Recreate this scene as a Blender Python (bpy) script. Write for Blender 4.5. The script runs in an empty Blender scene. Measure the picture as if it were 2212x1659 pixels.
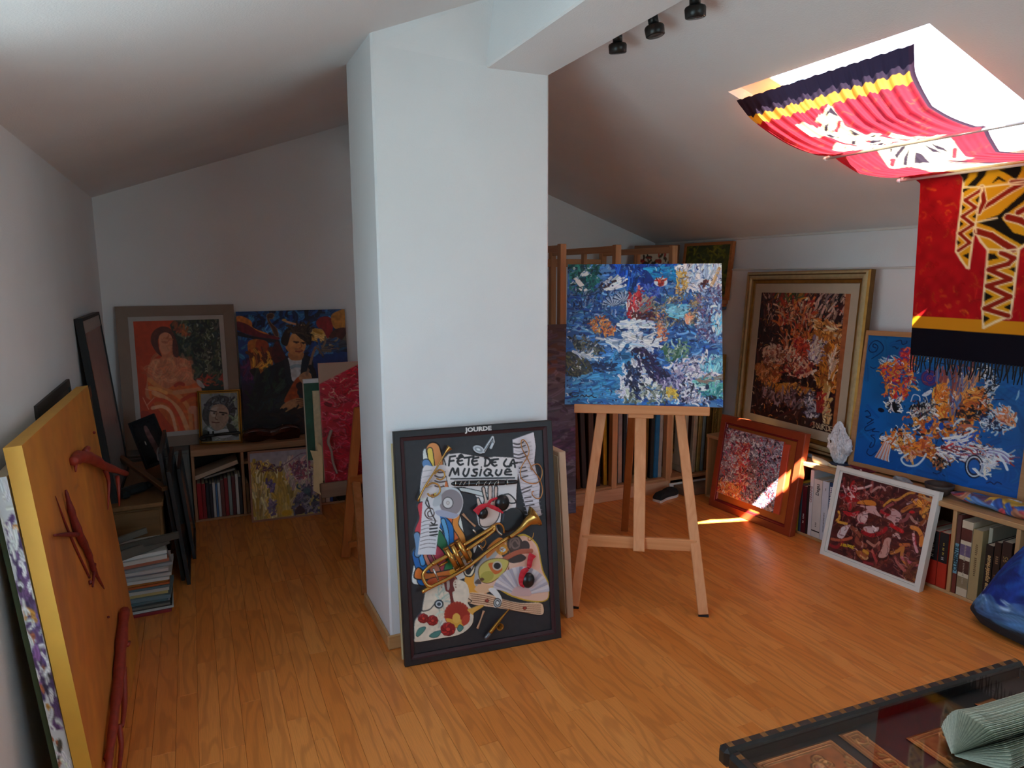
import bpy, bmesh, math, random
import numpy as np
from mathutils import Matrix, Vector

# ---------------------------------------------------------------- camera, sky, sun, exposure
SC = bpy.context.scene
COL = SC.collection
PI = math.pi
R = math.radians

YAW, PITCH, ROLL, FPX = R(24.444), R(8.933), R(-0.272), 1515.0
EYE = Vector((0.0, 0.0, 1.55))
def _cam():
    f = Vector((math.sin(YAW)*math.cos(PITCH), math.cos(YAW)*math.cos(PITCH), -math.sin(PITCH)))
    r = Vector((math.cos(YAW), -math.sin(YAW), 0)); u = r.cross(f)
    r2 = math.cos(ROLL)*r + math.sin(ROLL)*u
    u2 = -math.sin(ROLL)*r + math.cos(ROLL)*u
    cd = bpy.data.cameras.new('camera'); cd.sensor_width = 36.0; cd.lens = FPX/2212*36.0
    cd.clip_start = 0.02; cd.clip_end = 200
    o = bpy.data.objects.new('camera', cd); COL.objects.link(o)
    m = Matrix((r2, u2, -f)).transposed().to_4x4(); m.translation = EYE
    o.matrix_world = m
    SC.camera = o
_cam()

SC.view_settings.view_transform = 'Standard'
SC.view_settings.look = 'None'
SC.view_settings.gamma = 1.0
SC.view_settings.use_curve_mapping = False
SC.view_settings.exposure = 2.82
SC.cycles.use_denoising = True
SC.cycles.max_bounces = 10
SC.cycles.diffuse_bounces = 6
SC.cycles.transparent_max_bounces = 12
SC.cycles.sample_clamp_indirect = 6.0
SC.cycles.caustics_reflective = False
SC.cycles.caustics_refractive = False

def _world():
    w = bpy.data.worlds.new('sky'); SC.world = w; w.use_nodes = True
    nt = w.node_tree; nt.nodes.clear()
    out = nt.nodes.new('ShaderNodeOutputWorld'); bg = nt.nodes.new('ShaderNodeBackground')
    tc = nt.nodes.new('ShaderNodeTexCoord'); sep = nt.nodes.new('ShaderNodeSeparateXYZ')
    rp = nt.nodes.new('ShaderNodeValToRGB')
    # ground (sunlit garden) below the horizon, hazy summer sky above
    e = rp.color_ramp.elements
    e[0].position = 0.47; e[0].color = (0.66, 0.90, 1.0, 1)
    e[1].position = 0.53; e[1].color = (0.72, 0.97, 1.24, 1)
    k = e.new(1.0); k.color = (0.50, 0.78, 1.22, 1)
    mp = nt.nodes.new('ShaderNodeMath'); mp.operation = 'MULTIPLY_ADD'
    mp.inputs[1].default_value = .5; mp.inputs[2].default_value = .5
    nt.links.new(tc.outputs['Generated'], sep.inputs[0]); nt.links.new(sep.outputs[2], mp.inputs[0])
    nt.links.new(mp.outputs[0], rp.inputs[0]); nt.links.new(rp.outputs[0], bg.inputs[0])
    bg.inputs[1].default_value = 1.0
    nt.links.new(bg.outputs[0], out.inputs[0])
_world()

SUN_DIR = Vector((0.222, 0.752, -1.0)).normalized()
def _sun():
    l = bpy.data.lights.new('sun', 'SUN'); l.energy = 18.0; l.angle = R(0.55); l.color = (1.0, .97, .92)
    o = bpy.data.objects.new('sun', l); COL.objects.link(o)
    o.rotation_euler = (-SUN_DIR).to_track_quat('Z', 'Y').to_euler(); o.location = (0, -3, 6)
_sun()
# daylight portals lying in the window openings (they emit nothing themselves)
def portal(name, loc, normal, up, sx, sy):
    l = bpy.data.lights.new(name, 'AREA'); l.shape = 'RECTANGLE'; l.size = sx; l.size_y = sy; l.energy = 1
    l.cycles.is_portal = True
    o = bpy.data.objects.new(name, l); COL.objects.link(o)
    z = -Vector(normal).normalized(); x = Vector(up).cross(z).normalized(); y = z.cross(x)
    m = Matrix((x, y, z)).transposed().to_4x4(); m.translation = Vector(loc); o.matrix_world = m
SL = 0.352                                   # roof pitch, rise over run
RX, RZ = 1.25, 2.63                          # ridge
XL, XR, YB, YF = -0.50, 3.62, 5.00, -2.60    # inner faces of the shell
def zr(x): return RZ - SL*(x-RX)             # right slope
def zl(x): return RZ - SL*(RX-x)             # left slope
SKX0, SKX1, SKY0, SKY1 = 2.15, 2.99, 1.58, 2.485
portal('portal_skylight', ((SKX0+SKX1)/2, (SKY0+SKY1)/2, zr((SKX0+SKX1)/2)+.03), (-SL, 0, -1), (0, 1, 0), .97, .93)
GW = (1.55, 3.25, 0.60, 1.90)               # unseen fill window added in the gable to lift the dark end: x0 x1 z0 z1
portal('portal_gable', ((GW[0]+GW[1])/2, YF-.14, (GW[2]+GW[3])/2), (0, 1, 0), (0, 0, 1), GW[1]-GW[0], GW[3]-GW[2])
LW = (0.30, 1.90, 0.60, 1.90)                # window in the left wall: y0 y1 z0 z1
portal('portal_side', (XL-.30, (LW[0]+LW[1])/2, (LW[2]+LW[3])/2), (1, 0, 0), (0, 0, 1), LW[1]-LW[0], LW[3]-LW[2])

# ---------------------------------------------------------------- colour and materials
def rgb(h):
    if isinstance(h, str):
        h = h.lstrip('#'); return np.array([int(h[i:i+2], 16)/255 for i in (0, 2, 4)])
    return np.array(h, float)
def lin(c):
    c = np.asarray(c, float)
    return np.where(c <= .04045, c/12.92, ((c+.055)/1.055)**2.4)
def L4(h): return tuple(float(v) for v in lin(rgb(h)))+(1.0,)
MATS = {}
def _new(name):
    m = bpy.data.materials.new(name); m.use_nodes = True
    nt = m.node_tree; return m, nt, nt.nodes['Principled BSDF'], nt.links
def M(col, rough=.55, metal=0, var=.06, scale=14, bump=.0, bscale=120, spec=.5, coat=0):
    """plain painted / plastic / paper / metal surface with a little procedural mottling"""
    key = ('m', str(col), rough, metal, var, scale, bump, bscale, spec, coat)
    if key in MATS: return MATS[key]
    m, nt, b, lk = _new('surface_%d' % len(MATS))
    b.inputs['Roughness'].default_value = rough; b.inputs['Metallic'].default_value = metal
    b.inputs['Specular IOR Level'].default_value = spec; b.inputs['Coat Weight'].default_value = coat
    tc = nt.nodes.new('ShaderNodeTexCoord')
    n = nt.nodes.new('ShaderNodeTexNoise'); n.inputs['Scale'].default_value = scale; n.inputs['Detail'].default_value = 4
    lk.new(tc.outputs['Object'], n.inputs['Vector'])
    mx = nt.nodes.new('ShaderNodeMix'); mx.data_type = 'RGBA'
    c = rgb(col)
    mx.inputs[6].default_value = L4(np.clip(c*(1-var), 0, 1)); mx.inputs[7].default_value = L4(np.clip(c*(1+var), 0, 1))
    lk.new(n.outputs[0], mx.inputs[0]); lk.new(mx.outputs[2], b.inputs['Base Color'])
    if bump:
        n2 = nt.nodes.new('ShaderNodeTexNoise'); n2.inputs['Scale'].default_value = bscale; n2.inputs['Detail'].default_value = 3
        lk.new(tc.outputs['Object'], n2.inputs['Vector'])
        bp = nt.nodes.new('ShaderNodeBump'); bp.inputs['Strength'].default_value = bump; bp.inputs['Distance'].default_value = .004
        lk.new(n2.outputs[0], bp.inputs['Height']); lk.new(bp.outputs[0], b.inputs['Normal'])
    MATS[key] = m; return m
def WOOD(c1, c2, axis='z', rough=.5, scale=1.0, ring=26):
    """straight-grained timber, fibres along the given object axis"""
    key = ('w', c1, c2, axis, rough, scale, ring)
    if key in MATS: return MATS[key]
    m, nt, b, lk = _new('timber_%d' % len(MATS))
    b.inputs['Roughness'].default_value = rough
    tc = nt.nodes.new('ShaderNodeTexCoord'); mp = nt.nodes.new('ShaderNodeMapping')
    oi = nt.nodes.new('ShaderNodeObjectInfo')
    cb = nt.nodes.new('ShaderNodeVectorMath'); cb.operation = 'SCALE'; cb.inputs[0].default_value = (7.3, 3.1, 5.7)
    lk.new(oi.outputs['Random'], cb.inputs['Scale'])
    ad = nt.nodes.new('ShaderNodeVectorMath'); ad.operation = 'ADD'
    lk.new(tc.outputs['Object'], ad.inputs[0]); lk.new(cb.outputs[0], ad.inputs[1])
    s = [ring*scale]*3; s['xyz'.index(axis)] = 1.6*scale
    mp.inputs['Scale'].default_value = s
    lk.new(ad.outputs[0], mp.inputs['Vector'])
    n = nt.nodes.new('ShaderNodeTexNoise'); n.inputs['Scale'].default_value = 1.0; n.inputs['Detail'].default_value = 5; n.inputs['Distortion'].default_value = 1.2
    lk.new(mp.outputs[0], n.inputs['Vector'])
    mr = nt.nodes.new('ShaderNodeMapRange'); mr.inputs[1].default_value = .3; mr.inputs[2].default_value = .7
    lk.new(n.outputs[0], mr.inputs[0])
    mx = nt.nodes.new('ShaderNodeMix'); mx.data_type = 'RGBA'
    mx.inputs[6].default_value = L4(c1); mx.inputs[7].default_value = L4(c2)
    lk.new(mr.outputs[0], mx.inputs[0]); lk.new(mx.outputs[2], b.inputs['Base Color'])
    bp = nt.nodes.new('ShaderNodeBump'); bp.inputs['Strength'].default_value = .12; bp.inputs['Distance'].default_value = .002
    lk.new(n.outputs[0], bp.inputs['Height']); lk.new(bp.outputs[0], b.inputs['Normal'])
    MATS[key] = m; return m
def PLASTER(col, key):
    if key in MATS: return MATS[key]
    m, nt, b, lk = _new(key)
    b.inputs['Roughness'].default_value = .92; b.inputs['Specular IOR Level'].default_value = .2
    tc = nt.nodes.new('ShaderNodeTexCoord')
    n = nt.nodes.new('ShaderNodeTexNoise'); n.inputs['Scale'].default_value = 170; n.inputs['Detail'].default_value = 4
    n3 = nt.nodes.new('ShaderNodeTexNoise'); n3.inputs['Scale'].default_value = 2.2; n3.inputs['Detail'].default_value = 3
    lk.new(tc.outputs['Object'], n.inputs['Vector']); lk.new(tc.outputs['Object'], n3.inputs['Vector'])
    mx = nt.nodes.new('ShaderNodeMix'); mx.data_type = 'RGBA'; c = rgb(col)
    mx.inputs[6].default_value = L4(c*.965); mx.inputs[7].default_value = L4(np.clip(c*1.025, 0, 1))
    lk.new(n3.outputs[0], mx.inputs[0]); lk.new(mx.outputs[2], b.inputs['Base Color'])
    bp = nt.nodes.new('ShaderNodeBump'); bp.inputs['Strength'].default_value = .35; bp.inputs['Distance'].default_value = .003
    ad = nt.nodes.new('ShaderNodeMath'); ad.operation = 'MULTIPLY_ADD'; ad.inputs[1].default_value = 3.0
    lk.new(n3.outputs[0], ad.inputs[0]); lk.new(n.outputs[0], ad.inputs[2])
    lk.new(ad.outputs[0], bp.inputs['Height']); lk.new(bp.outputs[0], b.inputs['Normal'])
    MATS[key] = m; return m
def PAINT(rough=.4, coat=.0, key='paint', bump=.25, bscale=260):
    """artist's paint: colour comes from the painted surface's own pigment attribute"""
    k = ('p', rough, coat, key, bump, bscale)
    if k in MATS: return MATS[k]
    m, nt, b, lk = _new('%s_%d' % (key, len(MATS)))
    a = nt.nodes.new('ShaderNodeAttribute'); a.attribute_name = 'pigment'
    lk.new(a.outputs['Color'], b.inputs['Base Color'])
    b.inputs['Roughness'].default_value = rough; b.inputs['Coat Weight'].default_value = coat; b.inputs['Coat Roughness'].default_value = .15
    tc = nt.nodes.new('ShaderNodeTexCoord'); n = nt.nodes.new('ShaderNodeTexNoise')
    n.inputs['Scale'].default_value = bscale; n.inputs['Detail'].default_value = 3
    lk.new(tc.outputs['Object'], n.inputs['Vector'])
    bp = nt.nodes.new('ShaderNodeBump'); bp.inputs['Strength'].default_value = bump; bp.inputs['Distance'].default_value = .002
    lk.new(n.outputs[0], bp.inputs['Height']); lk.new(bp.outputs[0], b.inputs['Normal'])
    MATS[k] = m; return m
def GLASS():
    if 'glass' in MATS: return MATS['glass']
    m, nt, b, lk = _new('clear_glass'); nt.nodes.remove(b)
    out = [n for n in nt.nodes if n.type == 'OUTPUT_MATERIAL'][0]
    t = nt.nodes.new('ShaderNodeBsdfTransparent'); t.inputs[0].default_value = (.93, .96, .95, 1)
    g = nt.nodes.new('ShaderNodeBsdfGlossy'); g.inputs['Roughness'].default_value = .02
    f = nt.nodes.new('ShaderNodeFresnel')
    ge = nt.nodes.new('ShaderNodeNewGeometry'); ir = nt.nodes.new('ShaderNodeMix')      # thin pane: same reflectance from both faces
    ir.inputs[2].default_value = 1.5; ir.inputs[3].default_value = 1/1.5
    lk.new(ge.outputs['Backfacing'], ir.inputs[0]); lk.new(ir.outputs[0], f.inputs['IOR'])
    mx = nt.nodes.new('ShaderNodeMixShader')
    lk.new(f.outputs[0], mx.inputs[0]); lk.new(t.outputs[0], mx.inputs[1]); lk.new(g.outputs[0], mx.inputs[2])
    lk.new(mx.outputs[0], out.inputs[0])
    MATS['glass'] = m; return m

# ---------------------------------------------------------------- mesh building
class B:
    """collects simple solids; build() links them as ONE mesh object"""
    def __init__(s): s.v = []; s.f = []; s.mi = []; s.sm = []; s.mats = []
    def mat(s, m):
        if m not in s.mats: s.mats.append(m)
        return s.mats.index(m)
    def add(s, vs, fs, m, smooth=False):
        o = len(s.v); k = s.mat(m)
        s.v += [tuple(map(float, v)) for v in vs]
        for f in fs: s.f.append(tuple(o+i for i in f)); s.mi.append(k); s.sm.append(smooth)
        return s
    def box(s, a, b, m, mx=None):
        x0, y0, z0 = a; x1, y1, z1 = b
        vs = [Vector(p) for p in ((x0,y0,z0),(x1,y0,z0),(x1,y1,z0),(x0,y1,z0),(x0,y0,z1),(x1,y0,z1),(x1,y1,z1),(x0,y1,z1))]
        if mx is not None: vs = [mx @ v for v in vs]
        return s.add(vs, [(0,3,2,1),(4,5,6,7),(0,1,5,4),(1,2,6,5),(2,3,7,6),(3,0,4,7)], m)
    def cbox(s, a, b, m, c=.004, mx=None):
        """box with chamfered edges"""
        a = Vector(a); b = Vector(b); c = min(c, *(abs(b[i]-a[i])*.45 for i in range(3)))
        vs = []; idx = {}
        for sx in (0, 1):
            for sy in (0, 1):
                for sz in (0, 1):
                    p = Vector((b[0] if sx else a[0], b[1] if sy else a[1], b[2] if sz else a[2]))
                    d = Vector((-c if sx else c, -c if sy else c, -c if sz else c))
                    for k in range(3):
                        q = p.copy()
                        for j in range(3):
                            if j != k: q[j] += d[j]
                        idx[(sx, sy, sz, k)] = len(vs); vs.append(q)
        fs = []
        ring = [(0,0),(1,0),(1,1),(0,1)]
        for k in range(3):
            i, j = [t for t in range(3) if t != k]
            for sd in (0, 1):
                f = []
                for (p, q) in ring:
                    key = [0,0,0]; key[k] = sd; key[i] = p; key[j] = q
                    f.append(idx[(key[0], key[1], key[2], k)])
                fs.append(f)
        for k in range(3):       # edges along axis k
            i, j = [t for t in range(3) if t != k]
            for (p, q) in ring:
                ks = []
                for e in (0, 1):
                    key = [0,0,0]; key[k] = e; key[i] = p; key[j] = q
                    ks.append(key)
                fs.append([idx[(*ks[0], i)], idx[(*ks[1], i)], idx[(*ks[1], j)], idx[(*ks[0], j)]])
        for sx in (0, 1):
            for sy in (0, 1):
                for sz in (0, 1): fs.append([idx[(sx, sy, sz, k)] for k in range(3)])
        if mx is not None: vs = [mx @ v for v in vs]
        return s.add(vs, fs, m)
    def bar(s, p, q, w, d, m, up=(0, 0, 1), c=.003):
        """rectangular timber from p to q: width w across, depth d along 'up' side"""
        p = Vector(p); q = Vector(q); z = (q-p); ln = z.length; z.normalize()
        x = Vector(up).cross(z)
        if x.length < 1e-5: x = Vector((1, 0, 0)).cross(z)
        x.normalize(); y = z.cross(x)
        mx = Matrix((x, y, z)).transposed().to_4x4(); mx.translation = p
        return s.cbox((-w/2, -d/2, 0), (w/2, d/2, ln), m, c, mx)
    def prism(s, pts, y0, y1, m, mside=None, mx=None):
        """outline in x,z pulled from y0 (front) to y1"""
        n = len(pts); vs = [Vector((p[0], y0, p[1])) for p in pts]+[Vector((p[0], y1, p[1])) for p in pts]
        if mx is not None: vs = [mx @ v for v in vs]
        s.add(vs, [tuple(range(n)), tuple(range(2*n-1, n-1, -1))], m)
        o = len(s.v)-2*n; k = s.mat(mside or m)
        for i in range(n):
            s.f.append((o+i, o+n+i, o+n+(i+1) % n, o+(i+1) % n)); s.mi.append(k); s.sm.append(False)
        return s
    def tube(s, pts, r, m, n=8, cap=True, closed=False):
        pts = [Vector(p) for p in pts]; N = len(pts)
        rs = r if hasattr(r, '__len__') else [r]*N
        vs = []; prev = None
        for i, p in enumerate(pts):
            if closed: t = pts[(i+1) % N]-pts[i-1]
            else: t = pts[min(i+1, N-1)]-pts[max(i-1, 0)]
            t = t.normalized() if t.length > 1e-9 else Vector((0, 0, 1))
            if prev is None: a = t.orthogonal().normalized()
            else:
                a = prev-t*prev.dot(t)
                a = a.normalized() if a.length > 1e-6 else t.orthogonal().normalized()
            prev = a; b = t.cross(a)
            for k in range(n):
                an = 2*PI*k/n; vs.append(p+(a*math.cos(an)+b*math.sin(an))*rs[i])
        fs = []
        for i in range(N if closed else N-1):
            j = (i+1) % N
            for k in range(n): fs.append((i*n+k, i*n+(k+1) % n, j*n+(k+1) % n, j*n+k))
        if cap and not closed: fs += [tuple(range(n-1, -1, -1)), tuple((N-1)*n+k for k in range(n))]
        return s.add(vs, fs, m, True)
    def lathe(s, prof, m, n=20, mx=None, arc=2*PI):
        vs = []; N = len(prof)
        for k in range(n):
            a = arc*k/n
            for (r, z) in prof: vs.append(Vector((r*math.cos(a), r*math.sin(a), z)))
        if mx is not None: vs = [mx @ v for v in vs]
        fs = [(k*N+i, ((k+1) % n)*N+i, ((k+1) % n)*N+i+1, k*N+i+1) for k in range(n) for i in range(N-1)]
        return s.add(vs, fs, m, True)
    def build(s, name, parent=None, mx=None):
        me = bpy.data.meshes.new(name); me.from_pydata(s.v, [], s.f)
        for m in s.mats: me.materials.append(m)
        me.polygons.foreach_set('material_index', s.mi); me.polygons.foreach_set('use_smooth', s.sm)
        bm = bmesh.new(); bm.from_mesh(me); bmesh.ops.recalc_face_normals(bm, faces=bm.faces); bm.to_mesh(me); bm.free()
        o = bpy.data.objects.new(name, me); COL.objects.link(o)
        if parent is not None: o.parent = parent
        if mx is not None: o.matrix_local = mx
        return o
def tag(o, label, cat=None, group=None, kind=None):
    o['label'] = label
    if cat: o['category'] = cat
    if group: o['group'] = group
    if kind: o['kind'] = kind
    return o
def thing(name, label, cat, mx=None, group=None, kind=None):
    o = bpy.data.objects.new(name, None); COL.objects.link(o); o.empty_display_size = .05
    if mx is not None: o.matrix_world = mx
    return tag(o, label, cat, group, kind)
def frame3(bl, br, up=None, lean=None):
    """placement of an upright flat thing: origin bottom-left, x to the right, y to its back, z up"""
    bl = Vector(bl); br = Vector(br); x = (br-bl).normalized()
    if up is not None: z = (Vector(up)-bl)
    else:
        n = Vector((0, 0, 1)).cross(x).normalized()
        z = Vector((0, 0, 1))*math.cos(lean)+n*math.sin(lean)
    z = (z-x*z.dot(x)).normalized(); y = z.cross(x)
    m = Matrix((x, y, z)).transposed().to_4x4(); m.translation = bl
    return m
def T(x, y, z, rz=0, rx=0, ry=0):
    return Matrix.Translation((x, y, z)) @ Matrix.Rotation(rz, 4, 'Z') @ Matrix.Rotation(ry, 4, 'Y') @ Matrix.Rotation(rx, 4, 'X')
def spline(pts, n=6, closed=False):
    """Catmull-Rom through the points"""
    P = np.array(pts, float); N = len(P); out = []
    for i in range(N if closed else N-1):
        p0 = P[i-1] if (closed or i > 0) else P[0]; p1 = P[i]; p2 = P[(i+1) % N]; p3 = P[(i+2) % N] if (closed or i+2 < N) else P[-1]
        for k in range(n):
            t = k/n
            out.append(.5*((2*p1)+(-p0+p2)*t+(2*p0-5*p1+4*p2-p3)*t*t+(-p0+3*p1-3*p2+p3)*t**3))
    if not closed: out.append(P[-1])
    return np.array(out)
def text(parent, s, size, mat, mx, name='lettering', bold=0.0, depth=.0006, sx=1.0, align='CENTER', shear=0):
    cu = bpy.data.curves.new('glyphs', 'FONT'); cu.body = s; cu.size = size; cu.align_x = align; cu.align_y = 'CENTER'
    cu.extrude = depth; cu.offset = bold; cu.resolution_u = 2; cu.shear = shear
    tmp = bpy.data.objects.new('glyphs', cu); COL.objects.link(tmp)
    dg = bpy.context.evaluated_depsgraph_get()
    me = bpy.data.meshes.new_from_object(tmp.evaluated_get(dg))
    bpy.data.objects.remove(tmp); bpy.data.curves.remove(cu)
    me.materials.clear(); me.materials.append(mat); me.name = name
    o = bpy.data.objects.new(name, me); COL.objects.link(o); o.parent = parent
    # glyph plane x,y -> thing's x,z ; glyph normal towards the thing's front (-y)
    o.matrix_local = mx @ Matrix.Rotation(PI/2, 4, 'X') @ Matrix.Diagonal((sx, 1, 1, 1))
    return o

# ---------------------------------------------------------------- painting surfaces
def vnoise(W, H, sc, rng):
    gw, gh = int(W/sc)+3, int(H/sc)+3
    g = rng.random((gh, gw))
    x = np.arange(W)/sc; y = np.arange(H)/sc
    xi = x.astype(int); yi = y.astype(int)
    fx = x-xi; fy = y-yi; fx = fx*fx*(3-2*fx); fy = (fy*fy*(3-2*fy))[:, None]
    a = g[yi][:, xi]; b = g[yi][:, xi+1]; c = g[yi+1][:, xi]; d = g[yi+1][:, xi+1]
    return (a*(1-fx)+b*fx)*(1-fy)+(c*(1-fx)+d*fx)*fy
def homog(src, dst):
    A = []
    for (x, y), (u, v) in zip(src, dst):
        A.append([x, y, 1, 0, 0, 0, -u*x, -u*y, -u]); A.append([0, 0, 0, x, y, 1, -v*x, -v*y, -v])
    return np.linalg.svd(np.array(A, float))[2][-1].reshape(3, 3)
class Art:
    """a painted surface: pigment (sRGB) and paint relief on a grid; strokes are laid down one by one"""
    def __init__(s, W, H, bg, quad=None, seed=1):
        s.W, s.H = W, H; s.c = np.empty((H, W, 3)); s.c[:] = rgb(bg); s.h = np.zeros((H, W))
        s.r = np.random.default_rng(seed)
        quad = quad or ((0, 0), (1, 0), (1, 1), (0, 1))
        s.Hm = homog(quad, ((0, 0), (W-1, 0), (W-1, H-1), (0, H-1)))
    def m(s, pts):
        P = np.atleast_2d(np.array(pts, float)); q = np.c_[P, np.ones(len(P))] @ s.Hm.T
        return q[:, :2]/q[:, 2:3]
    def uv(s, pts):
        q = s.m(pts); return np.c_[q[:, 0]/(s.W-1), q[:, 1]/(s.H-1)]
    def _win(s, x0, y0, x1, y1):
        x0 = max(0, int(math.floor(x0))); y0 = max(0, int(math.floor(y0)))
        x1 = min(s.W, int(math.ceil(x1))+1); y1 = min(s.H, int(math.ceil(y1))+1)
        if x1 <= x0 or y1 <= y0: return None
        X, Y = np.meshgrid(np.arange(x0, x1), np.arange(y0, y1))
        return (slice(y0, y1), slice(x0, x1)), X.astype(float), Y.astype(float)
    def _put(s, sl, al, col, h=None, hmode='set'):
        col = np.asarray(col)
        s.c[sl] = s.c[sl]*(1-al[..., None])+col*al[..., None]
        if h is not None:
            if hmode == 'set': s.h[sl] = s.h[sl]*(1-al)+h*al
            else: s.h[sl] = np.maximum(s.h[sl], h*al)
    def inside(s, P, X, Y):
        ins = np.zeros(X.shape, bool); n = len(P)
        for i in range(n):
            x1, y1 = P[i]; x2, y2 = P[(i+1) % n]
            c = ((y1 > Y) != (y2 > Y))
            if not c.any(): continue
            ins ^= c & (X < (x2-x1)*(Y-y1)/((y2-y1) if y2 != y1 else 1e-9)+x1)
        return ins
    def poly(s, pts, col, a=1, h=None, smooth=True, var=0, raw=False, edge=None, ew=1.2):
        P = np.array(pts, float) if raw else s.m(pts)
        if smooth: P = spline(P, 5, True)
        w = s._win(P[:, 0].min()-1, P[:, 1].min()-1, P[:, 0].max()+1, P[:, 1].max()+1)
        if w is None: return
        sl, X, Y = w; al = np.zeros(X.shape)
        for dx, dy in ((-.25, -.25), (.25, -.25), (-.25, .25), (.25, .25)): al += s.inside(P, X+dx, Y+dy)*.25
        c = np.broadcast_to(rgb(col), X.shape+(3,))
        if var: c = np.clip(c*(1+var*(vnoise(X.shape[1], X.shape[0], 5, s.r)[..., None]-.5)*2), 0, 1)
        s._put(sl, al*a, c, h)
        if edge is not None: s.line(np.vstack([P, P[:1]]), ew, edge, raw=True, smooth=False)
    def ell(s, c, rx, ry, col, rot=0, a=1, h=None, raw=False, edge=None, ew=1.2, soft=0):
        t = np.linspace(0, 2*PI, 28, endpoint=False)
        ca, sa = math.cos(rot), math.sin(rot)
        P = np.c_[c[0]+rx*np.cos(t)*ca-ry*np.sin(t)*sa, c[1]+rx*np.cos(t)*sa+ry*np.sin(t)*ca]
        s.poly(P, col, a, h, smooth=False, raw=raw, edge=edge, ew=ew)
    def line(s, pts, w, col, a=1, h=None, smooth=True, raw=False, taper=False, hm='max'):
        P = np.array(pts, float) if raw else s.m(pts)
        if smooth and len(P) > 2: P = spline(P, 5)
        pad = w+1.5
        n = len(P)-1
        for i in range(n):
            p, q = P[i], P[i+1]
            ww = w*(1 if not taper else (1-.85*abs(2*(i+.5)/n-1)))
            wn = s._win(min(p[0], q[0])-pad, min(p[1], q[1])-pad, max(p[0], q[0])+pad, max(p[1], q[1])+pad)
            if wn is None: continue
            sl, X, Y = wn
            d = q-p; L2 = d@d+1e-9
            t = np.clip(((X-p[0])*d[0]+(Y-p[1])*d[1])/L2, 0, 1)
            D = np.hypot(X-p[0]-t*d[0], Y-p[1]-t*d[1])
            al = np.clip(ww/2+.5-D, 0, 1)*a
            s._put(sl, al, rgb(col), h, hm)
    def strokes(s, n, pal, ln, wd, ang=0, jit=25, curl=20, where=None, raw=False, a=1, h=.0012, cv=.10, grid=None):
        """n brush strokes: colours from pal, length ln, width wd (grid cells), along ang (deg or function)"""
        r = s.r
        if where is None: P = None; bx = (0, 0, s.W-1, s.H-1)
        else:
            P = np.array(where, float) if raw else s.m(where)
            bx = (P[:, 0].min(), P[:, 1].min(), P[:, 0].max(), P[:, 1].max())
        cols = [rgb(c) for c in pal]
        k = 0; tries = 0
        while k < n and tries < n*6:
            tries += 1
            x = r.uniform(bx[0], bx[2]); y = r.uniform(bx[1], bx[3])
            if P is not None and not s.inside(P, np.array([[x]]), np.array([[y]]))[0, 0]: continue
            k += 1
            A = (ang(x/(s.W-1), y/(s.H-1)) if callable(ang) else ang)+r.normal(0, jit)
            Ln = ln*r.uniform(.5, 1.4); W_ = wd*r.uniform(.55, 1.35); cu = r.normal(0, curl)
            col = np.clip(cols[r.integers(len(cols))]*(1+r.normal(0, cv))+r.normal(0, cv*.12, 3), 0, 1)
            pts = [(x, y)]; th = R(A); st = Ln/4
            for j in range(4):
                x += st*math.cos(th); y -= st*math.sin(th); th += R(cu)*.6; pts.append((x, y))
            pts = np.array(pts); pad = W_/2+1.2
            wn = s._win(pts[:, 0].min()-pad, pts[:, 1].min()-pad, pts[:, 0].max()+pad, pts[:, 1].max()+pad)
            if wn is None: continue
            sl, X, Y = wn; D = np.full(X.shape, 1e9); S = np.zeros(X.shape)
            for j in range(4):
                p = pts[j]; d = pts[j+1]-p; L2 = d@d+1e-9
                t = np.clip(((X-p[0])*d[0]+(Y-p[1])*d[1])/L2, 0, 1)
                ex = X-p[0]-t*d[0]; ey = Y-p[1]-t*d[1]; dd = np.hypot(ex, ey)
                sd = (ex*d[1]-ey*d[0])/math.sqrt(L2)
                b = dd < D; D = np.where(b, dd, D); S = np.where(b, sd, S)
            al = np.clip(W_/2+.4-D, 0, 1)*a
            br = 1+.13*np.sin(S*(5.0/max(W_, 1.5))*2+r.uniform(0, 6))
            s._put(sl, al, np.clip(col*br[..., None], 0, 1), h*r.uniform(.4, 1.0)*(1-.55*(2*D/(W_+.8))**2).clip(0, 1), 'max')
    def mottle(s, amt, sc, mask=None):
        n = (vnoise(s.W, s.H, sc, s.r)-.5)*2*amt
        s.c = np.clip(s.c*(1+n[..., None]*(1 if mask is None else mask[..., None])), 0, 1)
    def warp(s, amp, sc):
        dx = (vnoise(s.W, s.H, sc, s.r)-.5)*2*amp; dy = (vnoise(s.W, s.H, sc, s.r)-.5)*2*amp
        X, Y = np.meshgrid(np.arange(s.W), np.arange(s.H))
        xi = np.clip((X+dx).round().astype(int), 0, s.W-1); yi = np.clip((Y+dy).round().astype(int), 0, s.H-1)
        s.c = s.c[yi, xi]; s.h = s.h[yi, xi]
    def blur(s, n=1):
        for _ in range(n):
            for ar in ('c', 'h'):
                A = getattr(s, ar); P = np.pad(A, ((1, 1), (1, 1))+((0, 0),)*(A.ndim-2), mode='edge')
                setattr(s, ar, (P[1:-1, 1:-1]*4+P[:-2, 1:-1]+P[2:, 1:-1]+P[1:-1, :-2]+P[1:-1, 2:])/8)
    def grad(s, stops):
        ks = [k for k, _ in stops]; cs = np.array([rgb(c) for _, c in stops]); t = np.linspace(0, 1, s.H)
        s.c[:] = np.stack([np.interp(t, ks, cs[:, i]) for i in range(3)], 1)[:, None, :]

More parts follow.
